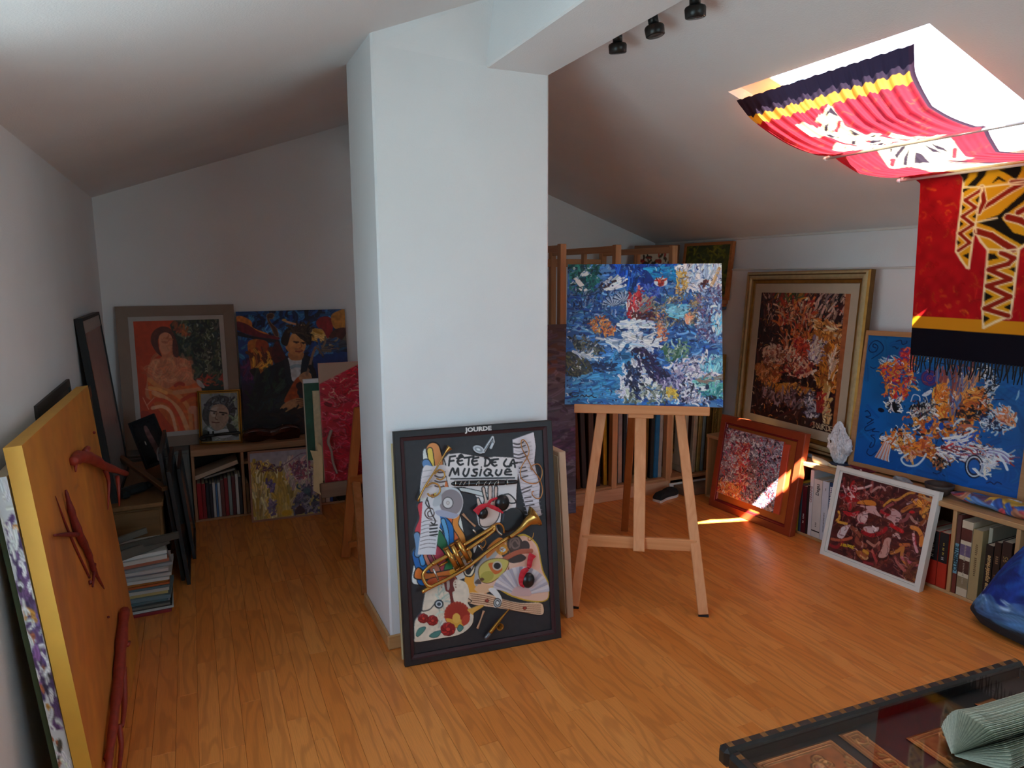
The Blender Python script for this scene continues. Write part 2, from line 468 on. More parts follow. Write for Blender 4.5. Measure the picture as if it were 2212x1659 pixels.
def grid_mesh(name, P, colours, mats, extra=None, smooth=True):
    """P: (H,W,3) vertex positions, colours (H,W,3) linear; one quad grid with a pigment attribute"""
    H, W = P.shape[:2]; nv = H*W
    v = P.reshape(-1, 3); i = np.arange(nv).reshape(H, W)
    q = np.stack([i[:-1, :-1], i[1:, :-1], i[1:, 1:], i[:-1, 1:]], -1).reshape(-1, 4)
    ev, ef = extra if extra else (np.zeros((0, 3)), np.zeros((0, 4), int))
    v = np.vstack([v, np.array(ev, float).reshape(-1, 3)]); nq = len(q)
    q = np.vstack([q, np.array(ef, int).reshape(-1, 4)+nv])
    me = bpy.data.meshes.new(name)
    me.vertices.add(len(v)); me.vertices.foreach_set('co', v.astype(np.float32).ravel())
    me.loops.add(q.size); me.loops.foreach_set('vertex_index', q.astype(np.int32).ravel())
    me.polygons.add(len(q)); me.polygons.foreach_set('loop_start', np.arange(0, q.size, 4, dtype=np.int32))
    mi = np.zeros(len(q), np.int32); mi[nq:] = 1 if len(mats) > 1 else 0
    me.polygons.foreach_set('material_index', mi)
    sm = np.zeros(len(q), bool); sm[:nq] = smooth; me.polygons.foreach_set('use_smooth', sm)
    at = me.color_attributes.new('pigment', 'FLOAT_COLOR', 'POINT')
    cc = np.ones((len(v), 4), np.float32); cc[:nv, :3] = colours.reshape(-1, 3); cc[nv:, :3] = .5
    at.data.foreach_set('color', cc.ravel())
    for m in mats: me.materials.append(m)
    me.update(calc_edges=True); me.validate()
    return me
def canvas(art, w, h, parent, mat, side, thick=.018, name='canvas', x0=0, z0=0, y0=0):
    """the painted front of art, w x h metres, relief towards -y, with a stretcher body behind it"""
    H, W = art.H, art.W
    U, V = np.meshgrid(np.linspace(0, 1, W), np.linspace(0, 1, H))
    P = np.stack([x0+U*w, y0-.0004-art.h, z0+(1-V)*h], -1)
    P[[0, -1], :, 1] = y0; P[:, [0, -1], 1] = y0
    a, b, c, d = x0, x0+w, z0, z0+h; t = y0+thick
    ev = [(a,y0,c),(b,y0,c),(b,y0,d),(a,y0,d),(a,t,c),(b,t,c),(b,t,d),(a,t,d)]
    ef = [(0,1,5,4),(1,2,6,5),(2,3,7,6),(3,0,4,7),(4,5,6,7)]
    me = grid_mesh(name, P, lin(art.c), [mat, side], (ev, ef))
    o = bpy.data.objects.new(name, me); COL.objects.link(o); o.parent = parent
    return o
def moulding(w, h, prof, mats, parent, name='frame', x0=0, z0=0):
    """mitred picture frame: prof = [(inset, y), ...] from the outer back edge round to the inner back edge; mats per segment"""
    b = B(); n = len(prof)
    rings = []
    for (i, y) in prof: rings.append([(x0+i, y, z0+i), (x0+w-i, y, z0+i), (x0+w-i, y, z0+h-i), (x0+i, y, z0+h-i)])
    for k in range(n):
        A, C = rings[k], rings[(k+1) % n]
        m = mats[k % len(mats)] if k < n-1 else mats[-1]
        for j in range(4): b.add([A[j], A[(j+1) % 4], C[(j+1) % 4], C[j]], [(0, 1, 2, 3)], m)
    me = bpy.data.meshes.new(name)
    o = b.build(name, parent)
    bm = bmesh.new(); bm.from_mesh(o.data); bmesh.ops.remove_doubles(bm, verts=bm.verts, dist=1e-6)
    bmesh.ops.recalc_face_normals(bm, faces=bm.faces); bm.to_mesh(o.data); bm.free()
    return o
def panel(w, h, m, parent, name, x0=0, z0=0, y0=0, t=.004):
    return B().box((x0, y0, z0), (x0+w, y0+t, z0+h), m).build(name, parent)
def matboard(w, h, i0, i1, y, m, parent, name='mat_board', t=.003):
    """flat passe-partout ring between insets i0 and i1"""
    return moulding(w, h, [(i0, y+t), (i0, y), (i1, y), (i1, y+t)], [m], parent, name)

# ---------------------------------------------------------------- the room shell
WHITE = PLASTER('#e6e6e7', 'plaster_wall')
CEIL = PLASTER('#e6e6e7', 'plaster_ceiling')
TRIMW = M('#dcd9d4', .6, var=.03)
def slope_piece(b, x0, x1, y0, y1, zf, t, m):
    vs = []
    for dz in (0, t):
        for (x, y) in ((x0, y0), (x1, y0), (x1, y1), (x0, y1)): vs.append((x, y, zf(x)+dz))
    b.add(vs, [(0,3,2,1),(4,5,6,7),(0,1,5,4),(1,2,6,5),(2,3,7,6),(3,0,4,7)], m)
def shell():
    # walls
    b = B(); t = .34; zt = zl(XL)+.12
    y0, y1, z0, z1 = LW
    b.box((XL-t, YF-t, -.1), (XL, y0, zt), WHITE).box((XL-t, y1, -.1), (XL, YB+t, zt), WHITE)
    b.box((XL-t, y0, -.1), (XL, y1, z0), WHITE).box((XL-t, y0, z1), (XL, y1, zt), WHITE)
    tag(b.build('wall_left'), 'white plastered low side wall behind the leaning orange canvas', kind='structure'); t = .15
    b = B().box((XL-.34, YB, -.1), (XR+t, YB+t, 2.75), WHITE)
    tag(b.build('wall_back'), 'white plastered gable wall at the far end of the attic', kind='structure')
    b = B().box((XR, YF-t, -.1), (XR+t, YB+t, zr(XR)+.12), WHITE).box((XR-.03, YF, 0), (XR, YB, 1.572), WHITE)
    tag(b.build('wall_right'), 'white knee wall behind the low bookcase with a shallow ledge', kind='structure')
    x0, x1, z0, z1 = GW
    b = B().box((XL-.34, YF-t, -.1), (x0, YF, 2.75), WHITE).box((x1, YF-t, -.1), (XR+t, YF, 2.75), WHITE)
    b.box((x0, YF-t, -.1), (x1, YF, z0), WHITE).box((x0, YF-t, z1), (x1, YF, 2.75), WHITE)
    tag(b.build('wall_front'), 'white gable wall with an added fill window behind the viewer', kind='structure')
    tag(B().cbox((XR-.036, YF, 1.566), (XR+.002, YB, 1.578), TRIMW, .003).build('trim_1'), 'thin white ledge running along the knee wall', kind='structure')
    b = B().cbox((XR-.012, YF, zr(XR)-.012), (XR+.002, YB, zr(XR)+.004), TRIMW, .003)
    tag(b.build('trim_2'), 'thin white bead where knee wall meets sloping ceiling', kind='structure')
    # sloping ceilings; an added overhang past the gable keeps sun off its window
    tk = .05
    b = B(); slope_piece(b, XL-.45, RX, YF-1.5, YB+.15, zl, tk, CEIL)
    tag(b.build('ceiling'), 'white ceiling sloping down to the low side wall, crossed by soft shadows', kind='structure')
    b = B()
    slope_piece(b, RX, SKX0, YF-1.5, YB+.15, zr, tk, CEIL); slope_piece(b, SKX1, XR+.2, YF-1.5, YB+.15, zr, tk, CEIL)
    slope_piece(b, SKX0, SKX1, YF-1.5, SKY0, zr, tk, CEIL); slope_piece(b, SKX0, SKX1, SKY1, YB+.15, zr, tk, CEIL)
    tag(b.build('ceiling'), 'white ceiling sloping down to the bookcase wall around the roof window', kind='structure')
    # chimney column and ridge beam
    cx0, cx1, cy0, cy1 = .664, 1.402, 2.70, 3.14
    col = thing('chimney_column', 'square white plastered column standing in the middle of the attic', None, kind='structure')
    b = B().cbox((cx0, cy0, 0), (cx1, cy1, 2.62), WHITE, .008)
    b.build('shaft', col)
    b = B()
    pf = [(cx0+.014, 2.382), (1.128, 2.352), (1.128, 2.60), (cx0+.014, 2.44)]
    vs = [(x, cy0+(.002 if k < 2 else -.09 if k == 2 else .002), z) for k, (x, z) in enumerate(pf)]+[(x, cy0+.05, z) for x, z in pf]
    b.add(vs, [(0,1,2,3),(7,6,5,4),(0,4,5,1),(1,5,6,2),(2,6,7,3),(3,7,4,0)], WHITE); b.build('haunch', col)
    bm_ = thing('ceiling_beam', 'white ridge beam running from the column towards the viewer', None, kind='structure')
    B().cbox((1.122, YF, 2.352), (1.400, YB, 2.66), CEIL, .006).build('beam_body', bm_)
    w = WOOD('#c99a68', '#b98752', 'x', .45)
    b = B().cbox((cx0-.013, cy0-.013, 0), (cx1+.013, cy0, .062), w, .004).cbox((cx0-.013, cy0, 0), (cx0, cy1, .062), w, .004).cbox((cx1, cy0, 0), (cx1+.013, cy1, .062), w, .004)
    tag(b.build('baseboard_column'), 'pale wooden skirting around the foot of the white column', kind='structure')
    # windows
    fr = M('#e6e3dc', .4, var=.02)
    mx = Matrix(((math.cos(math.atan(SL)), 0, math.sin(math.atan(SL)), SKX0), (0, 1, 0, SKY0), (-math.sin(math.atan(SL)), 0, math.cos(math.atan(SL)), zr(SKX0)), (0, 0, 0, 1)))
    sw = (SKX1-SKX0)*math.sqrt(1+SL*SL); sh = SKY1-SKY0
    win = thing('window_1', 'bright roof window in the sloping ceiling behind a batik hanging', None, mx, kind='structure')
    b = B()
    e = .018; et = .03  # far frame member below is widened to block stray sun
    for a, c in (((-.06, -.06), (sw+.06, .004)), ((-.06, sh-.165), (sw+.06, sh+.06)), ((-.06, .004), (et, sh-.165)), ((sw-e, .004), (sw+.06, sh-.165))):
        b.cbox((a[0], a[1], .047), (c[0], c[1], .075), fr, .004)
    b.build('window_frame', win)
    B().box((e, e, .058), (sw-e, sh-e, .062), GLASS()).build('pane', win)
    y0, y1, z0, z1 = LW; e = .045; xo = XL-.30; ym = (y0+y1)/2
    win = thing('window_2', 'tall window in the thick side wall beside the viewer', None, kind='structure')
    b = B()
    for (a0, a1, c0, c1) in ((y0, y1, z0, z0+e), (y0, y1, z1-e, z1), (y0, y0+e, z0+e, z1-e), (y1-e, y1, z0+e, z1-e), (ym-.03, ym+.03, z0+e, z1-e)): b.box((xo, a0, c0), (xo+.05, a1, c1), fr)
    b.build('window_frame', win)
    for a0, a1 in ((y0+e, ym-.03), (ym+.03, y1-e)): B().box((xo+.022, a0, z0+e), (xo+.026, a1, z1-e), GLASS()).build('pane', win)
    x0, x1, z0, z1 = GW; yo = YF-.13; xm = (x0+x1)/2
    win = thing('fill_window', 'wide unseen window added for fill light in the gable behind the viewer', None, kind='structure')
    b = B()
    for (a0, a1, c0, c1) in ((x0, x1, z0, z0+e), (x0, x1, z1-e, z1), (x0, x0+e, z0+e, z1-e), (x1-e, x1, z0+e, z1-e), (xm-.03, xm+.03, z0+e, z1-e)): b.box((a0, yo, c0), (a1, yo+.05, c1), fr)
    b.build('window_frame', win)
    for a0, a1 in ((x0+e, xm-.03), (xm+.03, x1-e)): B().box((a0, yo+.022, z0+e), (a1, yo+.026, z1-e), GLASS()).build('pane', win)
shell()

# ---------------------------------------------------------------- strip floor, board by board
def plank_material():
    m, nt, b, lk = _new('oak_strip')
    b.inputs['Roughness'].default_value = .34; b.inputs['Specular IOR Level'].default_value = .45
    N = nt.nodes.new
    tc = N('ShaderNodeTexCoord'); oi = N('ShaderNodeObjectInfo'); ge = N('ShaderNodeNewGeometry')
    rn = N('ShaderNodeMath'); rn.operation = 'ADD'; lk.new(oi.outputs['Random'], rn.inputs[0]); lk.new(ge.outputs['Random Per Island'], rn.inputs[1])
    fr = N('ShaderNodeMath'); fr.operation = 'FRACT'; lk.new(rn.outputs[0], fr.inputs[0])
    of = N('ShaderNodeVectorMath'); of.operation = 'SCALE'; of.inputs[0].default_value = (3.7, 23.1, 0); lk.new(fr.outputs[0], of.inputs['Scale'])
    ad = N('ShaderNodeVectorMath'); ad.operation = 'ADD'; lk.new(tc.outputs['Object'], ad.inputs[0]); lk.new(of.outputs[0], ad.inputs[1])
    def noise(scale, det, dist=0):
        mp = N('ShaderNodeMapping'); mp.inputs['Scale'].default_value = scale; lk.new(ad.outputs[0], mp.inputs['Vector'])
        n = N('ShaderNodeTexNoise'); n.inputs['Scale'].default_value = 1; n.inputs['Detail'].default_value = det; n.inputs['Distortion'].default_value = dist
        lk.new(mp.outputs[0], n.inputs['Vector']); return n
    big = noise((9, 1.3, 1), 2)                       # cathedral figure
    wv = N('ShaderNodeMath'); wv.operation = 'MULTIPLY'; wv.inputs[1].default_value = 52; lk.new(big.outputs[0], wv.inputs[0])
    sn = N('ShaderNodeMath'); sn.operation = 'SINE'; lk.new(wv.outputs[0], sn.inputs[0])
    pw = N('ShaderNodeMapRange'); pw.inputs[1].default_value = .1; pw.inputs[2].default_value = 1.0; lk.new(sn.outputs[0], pw.inputs[0])
    fine = noise((330, 9, 1), 3)
    mr = N('ShaderNodeMapRange'); mr.inputs[1].default_value = .45; mr.inputs[2].default_value = .75; lk.new(fine.outputs[0], mr.inputs[0])
    def mix(fac, a, c, fa=None):
        x = N('ShaderNodeMix'); x.data_type = 'RGBA'
        if isinstance(fac, float): x.inputs[0].default_value = fac
        else: lk.new(fac, x.inputs[0])
        for k, v in ((6, a), (7, c)):
            if isinstance(v, tuple): x.inputs[k].default_value = v
            else: lk.new(v, x.inputs[k])
        return x.outputs[2]
    base = mix(fr.outputs[0], L4('#de8238'), L4('#ec964a'))
    k1 = N('ShaderNodeMath'); k1.operation = 'MULTIPLY'; k1.inputs[1].default_value = .36; lk.new(pw.outputs[0], k1.inputs[0])
    c1 = mix(k1.outputs[0], base, L4('#a85a26'))
    k2 = N('ShaderNodeMath'); k2.operation = 'MULTIPLY'; k2.inputs[1].default_value = .38; lk.new(mr.outputs[0], k2.inputs[0])
    c2 = mix(k2.outputs[0], c1, L4('#b86c30'))
    lk.new(c2, b.inputs['Base Color'])
    bp = N('ShaderNodeBump'); bp.inputs['Strength'].default_value = .05; bp.inputs['Distance'].default_value = .001
    lk.new(fine.outputs[0], bp.inputs['Height']); lk.new(bp.outputs[0], b.inputs['Normal'])
    return m
def floor():
    pm = plank_material(); under = M('#5a3015', .8)
    fl = B().box((XL, YF, -.1), (XR, YB, -.0125), under).build('floor')
    tag(fl, 'glossy strip floor of warm honey-brown wooden boards', kind='structure')
    rnd = random.Random(4); W = .0705
    lens = (.47, .56, .66, .78); meshes = {}
    def pmesh(ln):
        b = B().cbox((.0003, .0003, -.0125), (W-.0003, ln-.0003, 0), pm, .0007); return b
    for ln in lens:
        o = pmesh(ln).build('plank'); meshes[ln] = o.data; bpy.data.objects.remove(o)
    planks = []
    x = XL
    i = 0
    while x < XR-.01:
        y = YF-rnd.random()*.6
        while y < YB:
            ln = rnd.choice(lens); planks.append((x, y, ln)); y += ln
        x += W; i += 1
    fwd = Vector((math.sin(YAW)*math.cos(PITCH), math.cos(YAW)*math.cos(PITCH), -math.sin(PITCH)))
    rt = Vector((math.cos(YAW), -math.sin(YAW), 0)); up = rt.cross(fwd)
    def score(p):                                     # how large the board shows from where the photograph was taken
        best = 0; c = 0
        for k in range(5):
            d = Vector((p[0]+W/2, p[1]+p[2]*(k+.5)/5, 0))-EYE; z = d.dot(fwd)
            if z <= .1: continue
            u, v = d.dot(rt)/z*FPX, d.dot(up)/z*FPX
            if abs(u) < 1106 and abs(v) < 830: best += W*p[2]/5/(z**3)
        if .70 < p[0] < 1.36 and p[1] > 2.5 and p[1]+p[2] < 4.6: best = 0     # behind the column
        if p[0] > 3.2 or (p[1] > 4.66) or (p[0] > 2.2 and p[1] > 3.96) or (p[0] < -.33): best = 0
        return best
    sc0 = score
    score = lambda p: 0 if p[1]+p[2] > YB or p[1] < YF else sc0(p)
    planks.sort(key=score, reverse=True)
    keep = [p for p in planks[:300] if score(p) > 0]; rest = planks[len(keep):]
    for (x, y, ln) in keep:
        o = bpy.data.objects.new('plank', meshes[ln]); COL.objects.link(o); o.parent = fl; o.location = (x, y, 0)
    b = B()
    for (x, y, ln) in rest:
        y0 = max(y, YF); y1 = min(y+ln, YB); x1 = min(x+W, XR)
        if y1-y0 > .01 and x1-x > .005: b.box((x+.0005, y0+.0005, -.0125), (x1-.0005, y1-.0005, 0), pm)
    o = b.build('plank_field', fl); o['kind'] = 'stuff'
floor()

# ---------------------------------------------------------------- the paintings themselves
def art_river():
    A = Art(290, 264, '#2f66a8', ((238,305),(1580,275),(1635,1555),(205,1545)), 3)
    full = ((238,305),(1580,275),(1635,1555),(205,1545))
    A.grad([(0, '#5f97cf'), (.2, '#3467b4'), (.45, '#2d5592'), (.65, '#3d6ca8'), (1, '#4e84b8')])
    A.strokes(1100, ['#1e4f9e','#2f6fc0','#4f8fd0','#173a7c','#6fa6d8','#27406f'], 20, 4, 0, 16, 14)
    # upper band
    A.strokes(150, ['#0f4a4c','#17625a','#0d3340','#2a7f78'], 13, 4, 60, 60, 30, ((260,330),(490,320),(480,520),(260,560)))
    A.strokes(140, ['#0e3fae','#123a8f','#1f63d0','#0b2c74'], 20, 5, 80, 30, 14, ((600,310),(1170,300),(1000,620),(820,640),(700,480)))
    A.strokes(60, ['#1a86c8','#2aa0cf','#1370b4'], 16, 4, 0, 15, 10, ((880,320),(1180,310),(1160,420),(980,420)))
    A.poly([(890,360),(960,380),(1060,590),(1000,640),(880,580)], '#16307e', .85)
    A.strokes(60, ['#3b5cc4','#243f9c','#5a78d6'], 9, 3, 110, 50, 50, ((900,460),(1020,500),(1060,600),(900,600)))
    A.strokes(150, ['#e8edf6','#c6d8f0','#9fc0e8','#ffffff'], 16, 5, 70, 40, 20, ((1170,310),(1580,290),(1590,520),(1440,520),(1330,560),(1220,500)))
    A.strokes(40, ['#a8c6ee','#c8dcf6'], 14, 5, 80, 20, 10, ((1390,300),(1575,290),(1585,420),(1400,420)))
    A.poly([(285,430),(320,412),(385,485),(340,500)], '#f4f2ee', smooth=False, h=.001)
    A.poly([(345,400),(380,360),(430,375),(395,405)], '#eef3f2', h=.001); A.poly([(330,515),(380,500),(412,525),(370,538)], '#f6f4f0', h=.001)
    A.strokes(26, ['#eef2f8','#dbe6f3'], 16, 4, 25, 12, 8, ((500,470),(670,420),(680,500),(510,540)))
    A.line([(505,515),(540,470),(580,490),(620,455),(660,440)], 4, '#3a2530', h=.0015); A.line([(520,490),(560,500),(600,470)], 3, '#4b3138')
    A.ell((1050,445), 60, 40, '#d9e6ef'); A.strokes(22, ['#b5342a','#8f2520','#d0503c'], 5, 3, 90, 60, 40, ((1015,415),(1075,420),(1085,470),(1030,480)))
    A.ell((1425,470), 62, 60, '#e3ebf6'); A.strokes(30, ['#5c2a2c','#7a3a34','#432026'], 6, 3, 70, 60, 50, ((1395,480),(1450,410),(1470,450),(1410,520)))
    A.strokes(36, ['#caa052','#b88a3c','#e0c070'], 11, 3, 75, 25, 25, ((1210,380),(1250,370),(1290,540),(1180,560)))
    A.line([(1560,320),(1520,420),(1470,510),(1390,600),(1310,640)], 6, '#b99a6e', h=.0018); A.line([(1550,330),(1490,470),(1400,590)], 2.5, '#d8c094')
    # middle band of weeds and flowers
    A.strokes(420, ['#26406e','#1f3560','#4f7098','#7f95b5','#2a6f8a','#1b2f58'], 10, 2.2, 60, 50, 30, ((240,520),(1590,520),(1600,900),(240,900)))
    for cx, cy in ((640,600),(730,560)):
        for k in range(26):
            a = R(200-k*8.5); A.line([(cx, cy+60), (cx+95*math.cos(a), cy+60-80*abs(math.sin(a))-10)], 1.4, ('#9fb2cc', '#1c2f55', '#d8dfea')[k % 3], smooth=False)
    A.strokes(85, ['#b3202c','#c73440','#8e1a28','#d96a62','#e9d9d0'], 11, 3.4, 75, 25, 25, ((760,590),(850,540),(900,650),(880,720),(790,790),(755,760)))
    A.strokes(70, ['#4a2236','#5c2b33','#3a1c30','#6b3a32'], 9, 3, 20, 40, 30, ((800,720),(1000,700),(970,800),(800,820)))
    A.strokes(28, ['#b63a40','#a89a8c','#8f857c'], 11, 3.5, 50, 20, 15, ((880,600),(980,620),(950,700),(860,720)))
    A.strokes(90, ['#d8763c','#e08a4a','#c25a2c','#8f6a4a','#f0a868'], 7, 3, 30, 60, 40, ((430,790),(560,760),(660,880),(570,950),(440,880)))
    A.strokes(60, ['#e0865a','#f0a47a','#cf6a44'], 8, 2.6, 80, 40, 35, ((1020,760),(1070,760),(1100,960),(1030,980)))
    A.strokes(210, ['#8a7a62','#a89674','#6a5c50','#c9b896','#4d4a55'], 9, 2.2, 75, 45, 40, ((1150,560),(1440,560),(1420,800),(1000,860),(980,700)))
    A.strokes(260, ['#3d5f94','#6f8fc0','#a9c2e2','#52507e','#7a5f7e','#8fb0dc'], 10, 3, 60, 50, 35, ((1400,500),(1590,490),(1600,980),(1380,960)))
    A.strokes(40, ['#8fd0f0','#4fb0e6','#d8f0fb'], 9, 4, 75, 25, 15, ((1490,780),(1600,720),(1600,900),(1540,900)))
    A.strokes(40, ['#5fb8dd','#8cd2ea'], 14, 4, 0, 15, 8, ((1090,640),(1240,640),(1240,740),(1100,740)))
    A.strokes(40, ['#d8e0ec','#eef2f7','#b6c6dc'], 18, 5, 0, 10, 8, ((650,800),(920,790),(940,860),(660,850)))
    A.strokes(22, ['#ef8f6a','#f4b08c'], 7, 4, 80, 20, 12, ((1285,750),(1320,745),(1325,800),(1290,810)))
    # foam and rocks
    A.strokes(70, ['#e9eaf0','#ffffff','#c9d2e2'], 24, 5, -6, 12, 10, ((700,890),(930,950),(960,1000),(760,1000)))
    A.strokes(60, ['#ccd8e8','#aac0dc','#e6ebf3'], 22, 5, -18, 14, 12, ((480,940),(720,960),(900,1040),(640,1020)))
    A.strokes(130, ['#2f3a48','#4c4c46','#22303e','#6a6a5a','#7f7f78'], 8, 3, 20, 50, 30, ((240,940),(420,960),(560,1060),(430,1110),(300,1040)))
    A.poly([(215,1080),(330,1090),(420,1150),(460,1250),(370,1300),(215,1270)], '#3d3f40', var=.3, h=.001)
    A.strokes(110, ['#54503c','#2d3336','#6a6446','#3a3f44'], 7, 3, -30, 40, 30, ((215,1090),(330,1100),(440,1240),(350,1290),(215,1260)))
    A.strokes(50, ['#e6eef6','#c8d8ea'], 16, 4, -12, 15, 14, ((270,1060),(420,1110),(480,1130),(300,1080)))
    A.strokes(140, ['#2a74ae','#3c8cc2','#1f5c96','#4f9ccc'], 26, 5, 4, 10, 8, ((230,1300),(700,1260),(740,1500),(230,1530)))
    A.strokes(60, ['#3a86bf','#4d9ad0','#2a6fa8'], 20, 6, 10, 15, 10, ((560,1110),(800,1080),(760,1250),(560,1240)))
    A.strokes(36, ['#14264a','#1a3058'], 14, 3, 5, 20, 15, ((430,1170),(640,1180),(600,1220),(450,1230)))
    A.strokes(160, ['#f2f0f2','#e2e0ea','#cfc8d8','#ffffff','#b3b0c6'], 11, 4.2, 30, 60, 40, ((720,1180),(920,1160),(950,1290),(900,1460),(700,1480)))
    A.strokes(150, ['#1f2347','#2d2550','#15183a','#3c3560','#281c3c'], 10, 4, -35, 35, 30, ((790,1040),(900,1020),(1080,1200),(1210,1330),(1080,1400),(940,1260),(820,1120)))
    A.strokes(160, ['#e6e3ea','#cfc9d8','#b9b4cc','#f7f5f8','#8f88a6'], 12, 3.4, 35, 40, 35, ((1080,1200),(1400,1100),(1600,1120),(1580,1280),(1300,1340),(1180,1260)))
    A.strokes(130, ['#7f76a0','#a59cc0','#574f7c','#cdc6dc'], 9, 3, 20, 40, 30, ((1020,1320),(1240,1300),(1260,1400),(1100,1440)))
    A.strokes(120, ['#dfe0da','#b8bfb2','#8c9686','#f2f2ee','#5f6a60'], 9, 4, 60, 60, 50, ((900,1340),(1120,1380),(1180,1520),(720,1530),(780,1400)))
    A.strokes(60, ['#1f2a4a','#2c3f6a','#131a34'], 7, 4, 40, 70, 40, ((760,1150),(900,1270),(860,1480),(740,1350)))
    A.strokes(110, ['#e0dde6','#f4f3f6','#2c2848','#8f8aa6'], 10, 3, 40, 40, 30, ((1240,1340),(1330,1300),(1480,1520),(1200,1530)))
    A.strokes(90, ['#4fa4a4','#6fbcb4','#2f7f84','#9fd6cc','#cfe8e0'], 12, 4, 15, 30, 25, ((1340,1300),(1600,1280),(1620,1480),(1420,1460)))
    A.strokes(50, ['#8fccd8','#5fa8c4'], 12, 4, 60, 30, 15, ((1420,1140),(1600,1130),(1610,1240),(1440,1240)))
    A.ell((1450,1385), 50, 22, '#e8eef0', h=.002); A.ell((1485,1370), 18, 26, '#20304e', h=.002); A.ell((1420,1390), 12, 14, '#26345a')
    A.ell((1525,1470), 50, 24, '#1d2638'); A.strokes(20, ['#8f7c70','#a8968a'], 14, 3, 5, 12, 8, ((1380,1300),(1590,1270),(1590,1310),(1380,1330)))
    A.strokes(26, ['#d8b040','#e6c658'], 7, 4, 60, 40, 30, ((1120,1410),(1200,1400),(1190,1480),(1130,1470)))
    A.strokes(70, ['#4f7a5c','#6d9478','#3a5f4c','#a8c0a8'], 10, 3, 70, 40, 30, ((1040,1040),(1280,960),(1300,1120),(1120,1150)))
    A.strokes(900, ['#f4f4f8','#10163a','#9fb6d8','#0f1c4c','#2c5c9c','#4a80b8','#1c3464','#6a88b0'], 6, 1.5, 25, 60, 60)
    A.line([(330,1440),(270,1440),(255,1460),(300,1475),(330,1462)], 1.8, '#151a2c'); A.line([(345,1470),(365,1458),(385,1474),(400,1460),(420,1474),(445,1462),(470,1478),(490,1480)], 1.6, '#151a2c')
    return A
def art_blue_abstract():
    q = ((358,255),(1592,300),(1445,1465),(240,1195))
    A = Art(300, 276, '#0f62b0', q, 5)
    A.grad([(0, '#0d5a94'), (.4, '#0f66ae'), (1, '#0a55a8')]); A.mottle(.12, 40)
    A.strokes(130, ['#0d559c','#1573bd','#0b4a90'], 30, 12, 20, 60, 15, a=.35, h=0)
    O = ['#d8702a','#e88a2c','#c25a24','#f0a24a']; Rr = ['#b8252c','#cf3a3a','#7f2a4a','#d8604a','#5a3a8c']
    Wt = ['#e8ecf2','#ffffff','#cfd8ea','#f2dcd0']; Bk = ['#12141c','#1e2030']
    A.strokes(26, ['#cfe0ee','#8fc0e0'], 24, 1.6, -20, 14, 10, ((430,420),(560,390),(570,450),(420,470)))
    A.strokes(230, Rr+O, 11, 3.6, 20, 60, 50, ((440,470),(600,420),(680,400),(670,620),(590,730),(480,690)))
    A.strokes(60, Rr, 9, 3.2, 40, 60, 60, ((570,380),(680,340),(680,420),(600,430)))
    for r in (62, 44, 26, 12): A.ell((795,565), r, r*.95, ('#7a2f5c', '#2c3f9c', '#a83a54', '#c8506a')[(62-r)//17 % 4], a=.85, edge='#23307c')
    A.strokes(150, ['#9a5a4a','#c2845c','#6a6a8c','#d89868','#4a6aa0','#8a4a4a'], 26, 4, 84, 10, 8, ((820,580),(1150,560),(1120,640),(980,850),(860,860)))
    A.strokes(150, O, 12, 4.4, 75, 35, 30, ((820,640),(900,640),(920,900),(850,1000),(820,860)))
    A.strokes(150, O+['#3a1c1c','#b85a2c'], 11, 5, 15, 40, 30, ((1060,650),(1210,630),(1190,780),(1150,870),(980,850),(1010,780)))
    A.strokes(60, Bk+['#e88a2c'], 9, 3, 10, 40, 30, ((980,820),(1140,790),(1150,850),(990,860)))
    A.strokes(90, Wt+Bk, 9, 2.6, 60, 60, 40, ((480,740),(590,730),(580,820),(500,830)))
    A.poly([(540,740),(560,780),(555,820),(535,810),(525,770)], '#101218', h=.001); A.ell((445,808), 24, 16, '#0d1530', .3)
    A.strokes(120, ['#e8ecf0','#10121a','#c2b8a8','#3c3c48','#d8cfc0'], 12, 2.2, 50, 60, 50, ((640,770),(830,740),(830,860),(660,880)))
    for k in range(5): A.line([(650+22*k, 800), (665+22*k, 770-6*k), (672+22*k, 800-4*k)], 2, '#0e1018', h=.001)
    for k in range(6): A.line([(800-14*k, 800+18*k), (720-9*k, 850+9*k), (730-6*k, 870+12*k)], 1.6, '#15151c', h=.001)
    A.line([(660,740),(680,690),(720,700),(725,735)], 1.6, '#dbe8f4'); A.poly([(740,690),(800,650),(812,668),(770,700)], '#d3e0ee', h=.001)
    A.strokes(260, O+['#e8ecf2','#8a5a48','#b86a4a','#3a2a34','#5a78b8'], 12, 4, 40, 60, 45, ((590,880),(760,880),(1080,880),(1130,1000),(1040,1080),(760,1010),(640,960)))
    A.poly([(760,930),(800,880),(825,880),(790,945)], '#1a52b4', h=.0006); A.ell((880,920), 18, 28, '#1650b0'); A.ell((640,890), 40, 26, '#1460ae')
    A.strokes(60, ['#ffffff','#cfdcf0','#1a48b0','#2a5ac8'], 22, 3.4, 15, 15, 20, ((880,1010),(1060,980),(1080,1040),(900,1060)))
    A.strokes(200, Wt+O+['#2a1c22'], 11, 3, 40, 60, 50, ((430,1010),(600,950),(680,1030),(640,1120),(540,1110),(450,1060)))
    for k in range(12): A.line([(470+4*k, 1040+3*k), (430+6*k, 1110+5*k), (400+9*k, 1160+3*k)], 1.8, ('#f2c0a8', '#e07a52', '#cfe0f0')[k % 3], h=.0008)
    A.strokes(170, O+['#8c3a2c','#e6a890','#d86a4a'], 15, 4, -10, 30, 40, ((580,1080),(740,1020),(830,1100),(920,1180),(840,1210),(720,1130),(620,1160)))
    A.line([(640,1130),(590,1170),(620,1215),(690,1220),(740,1180),(770,1130)], 3.5, '#cfe0ec', h=.001)
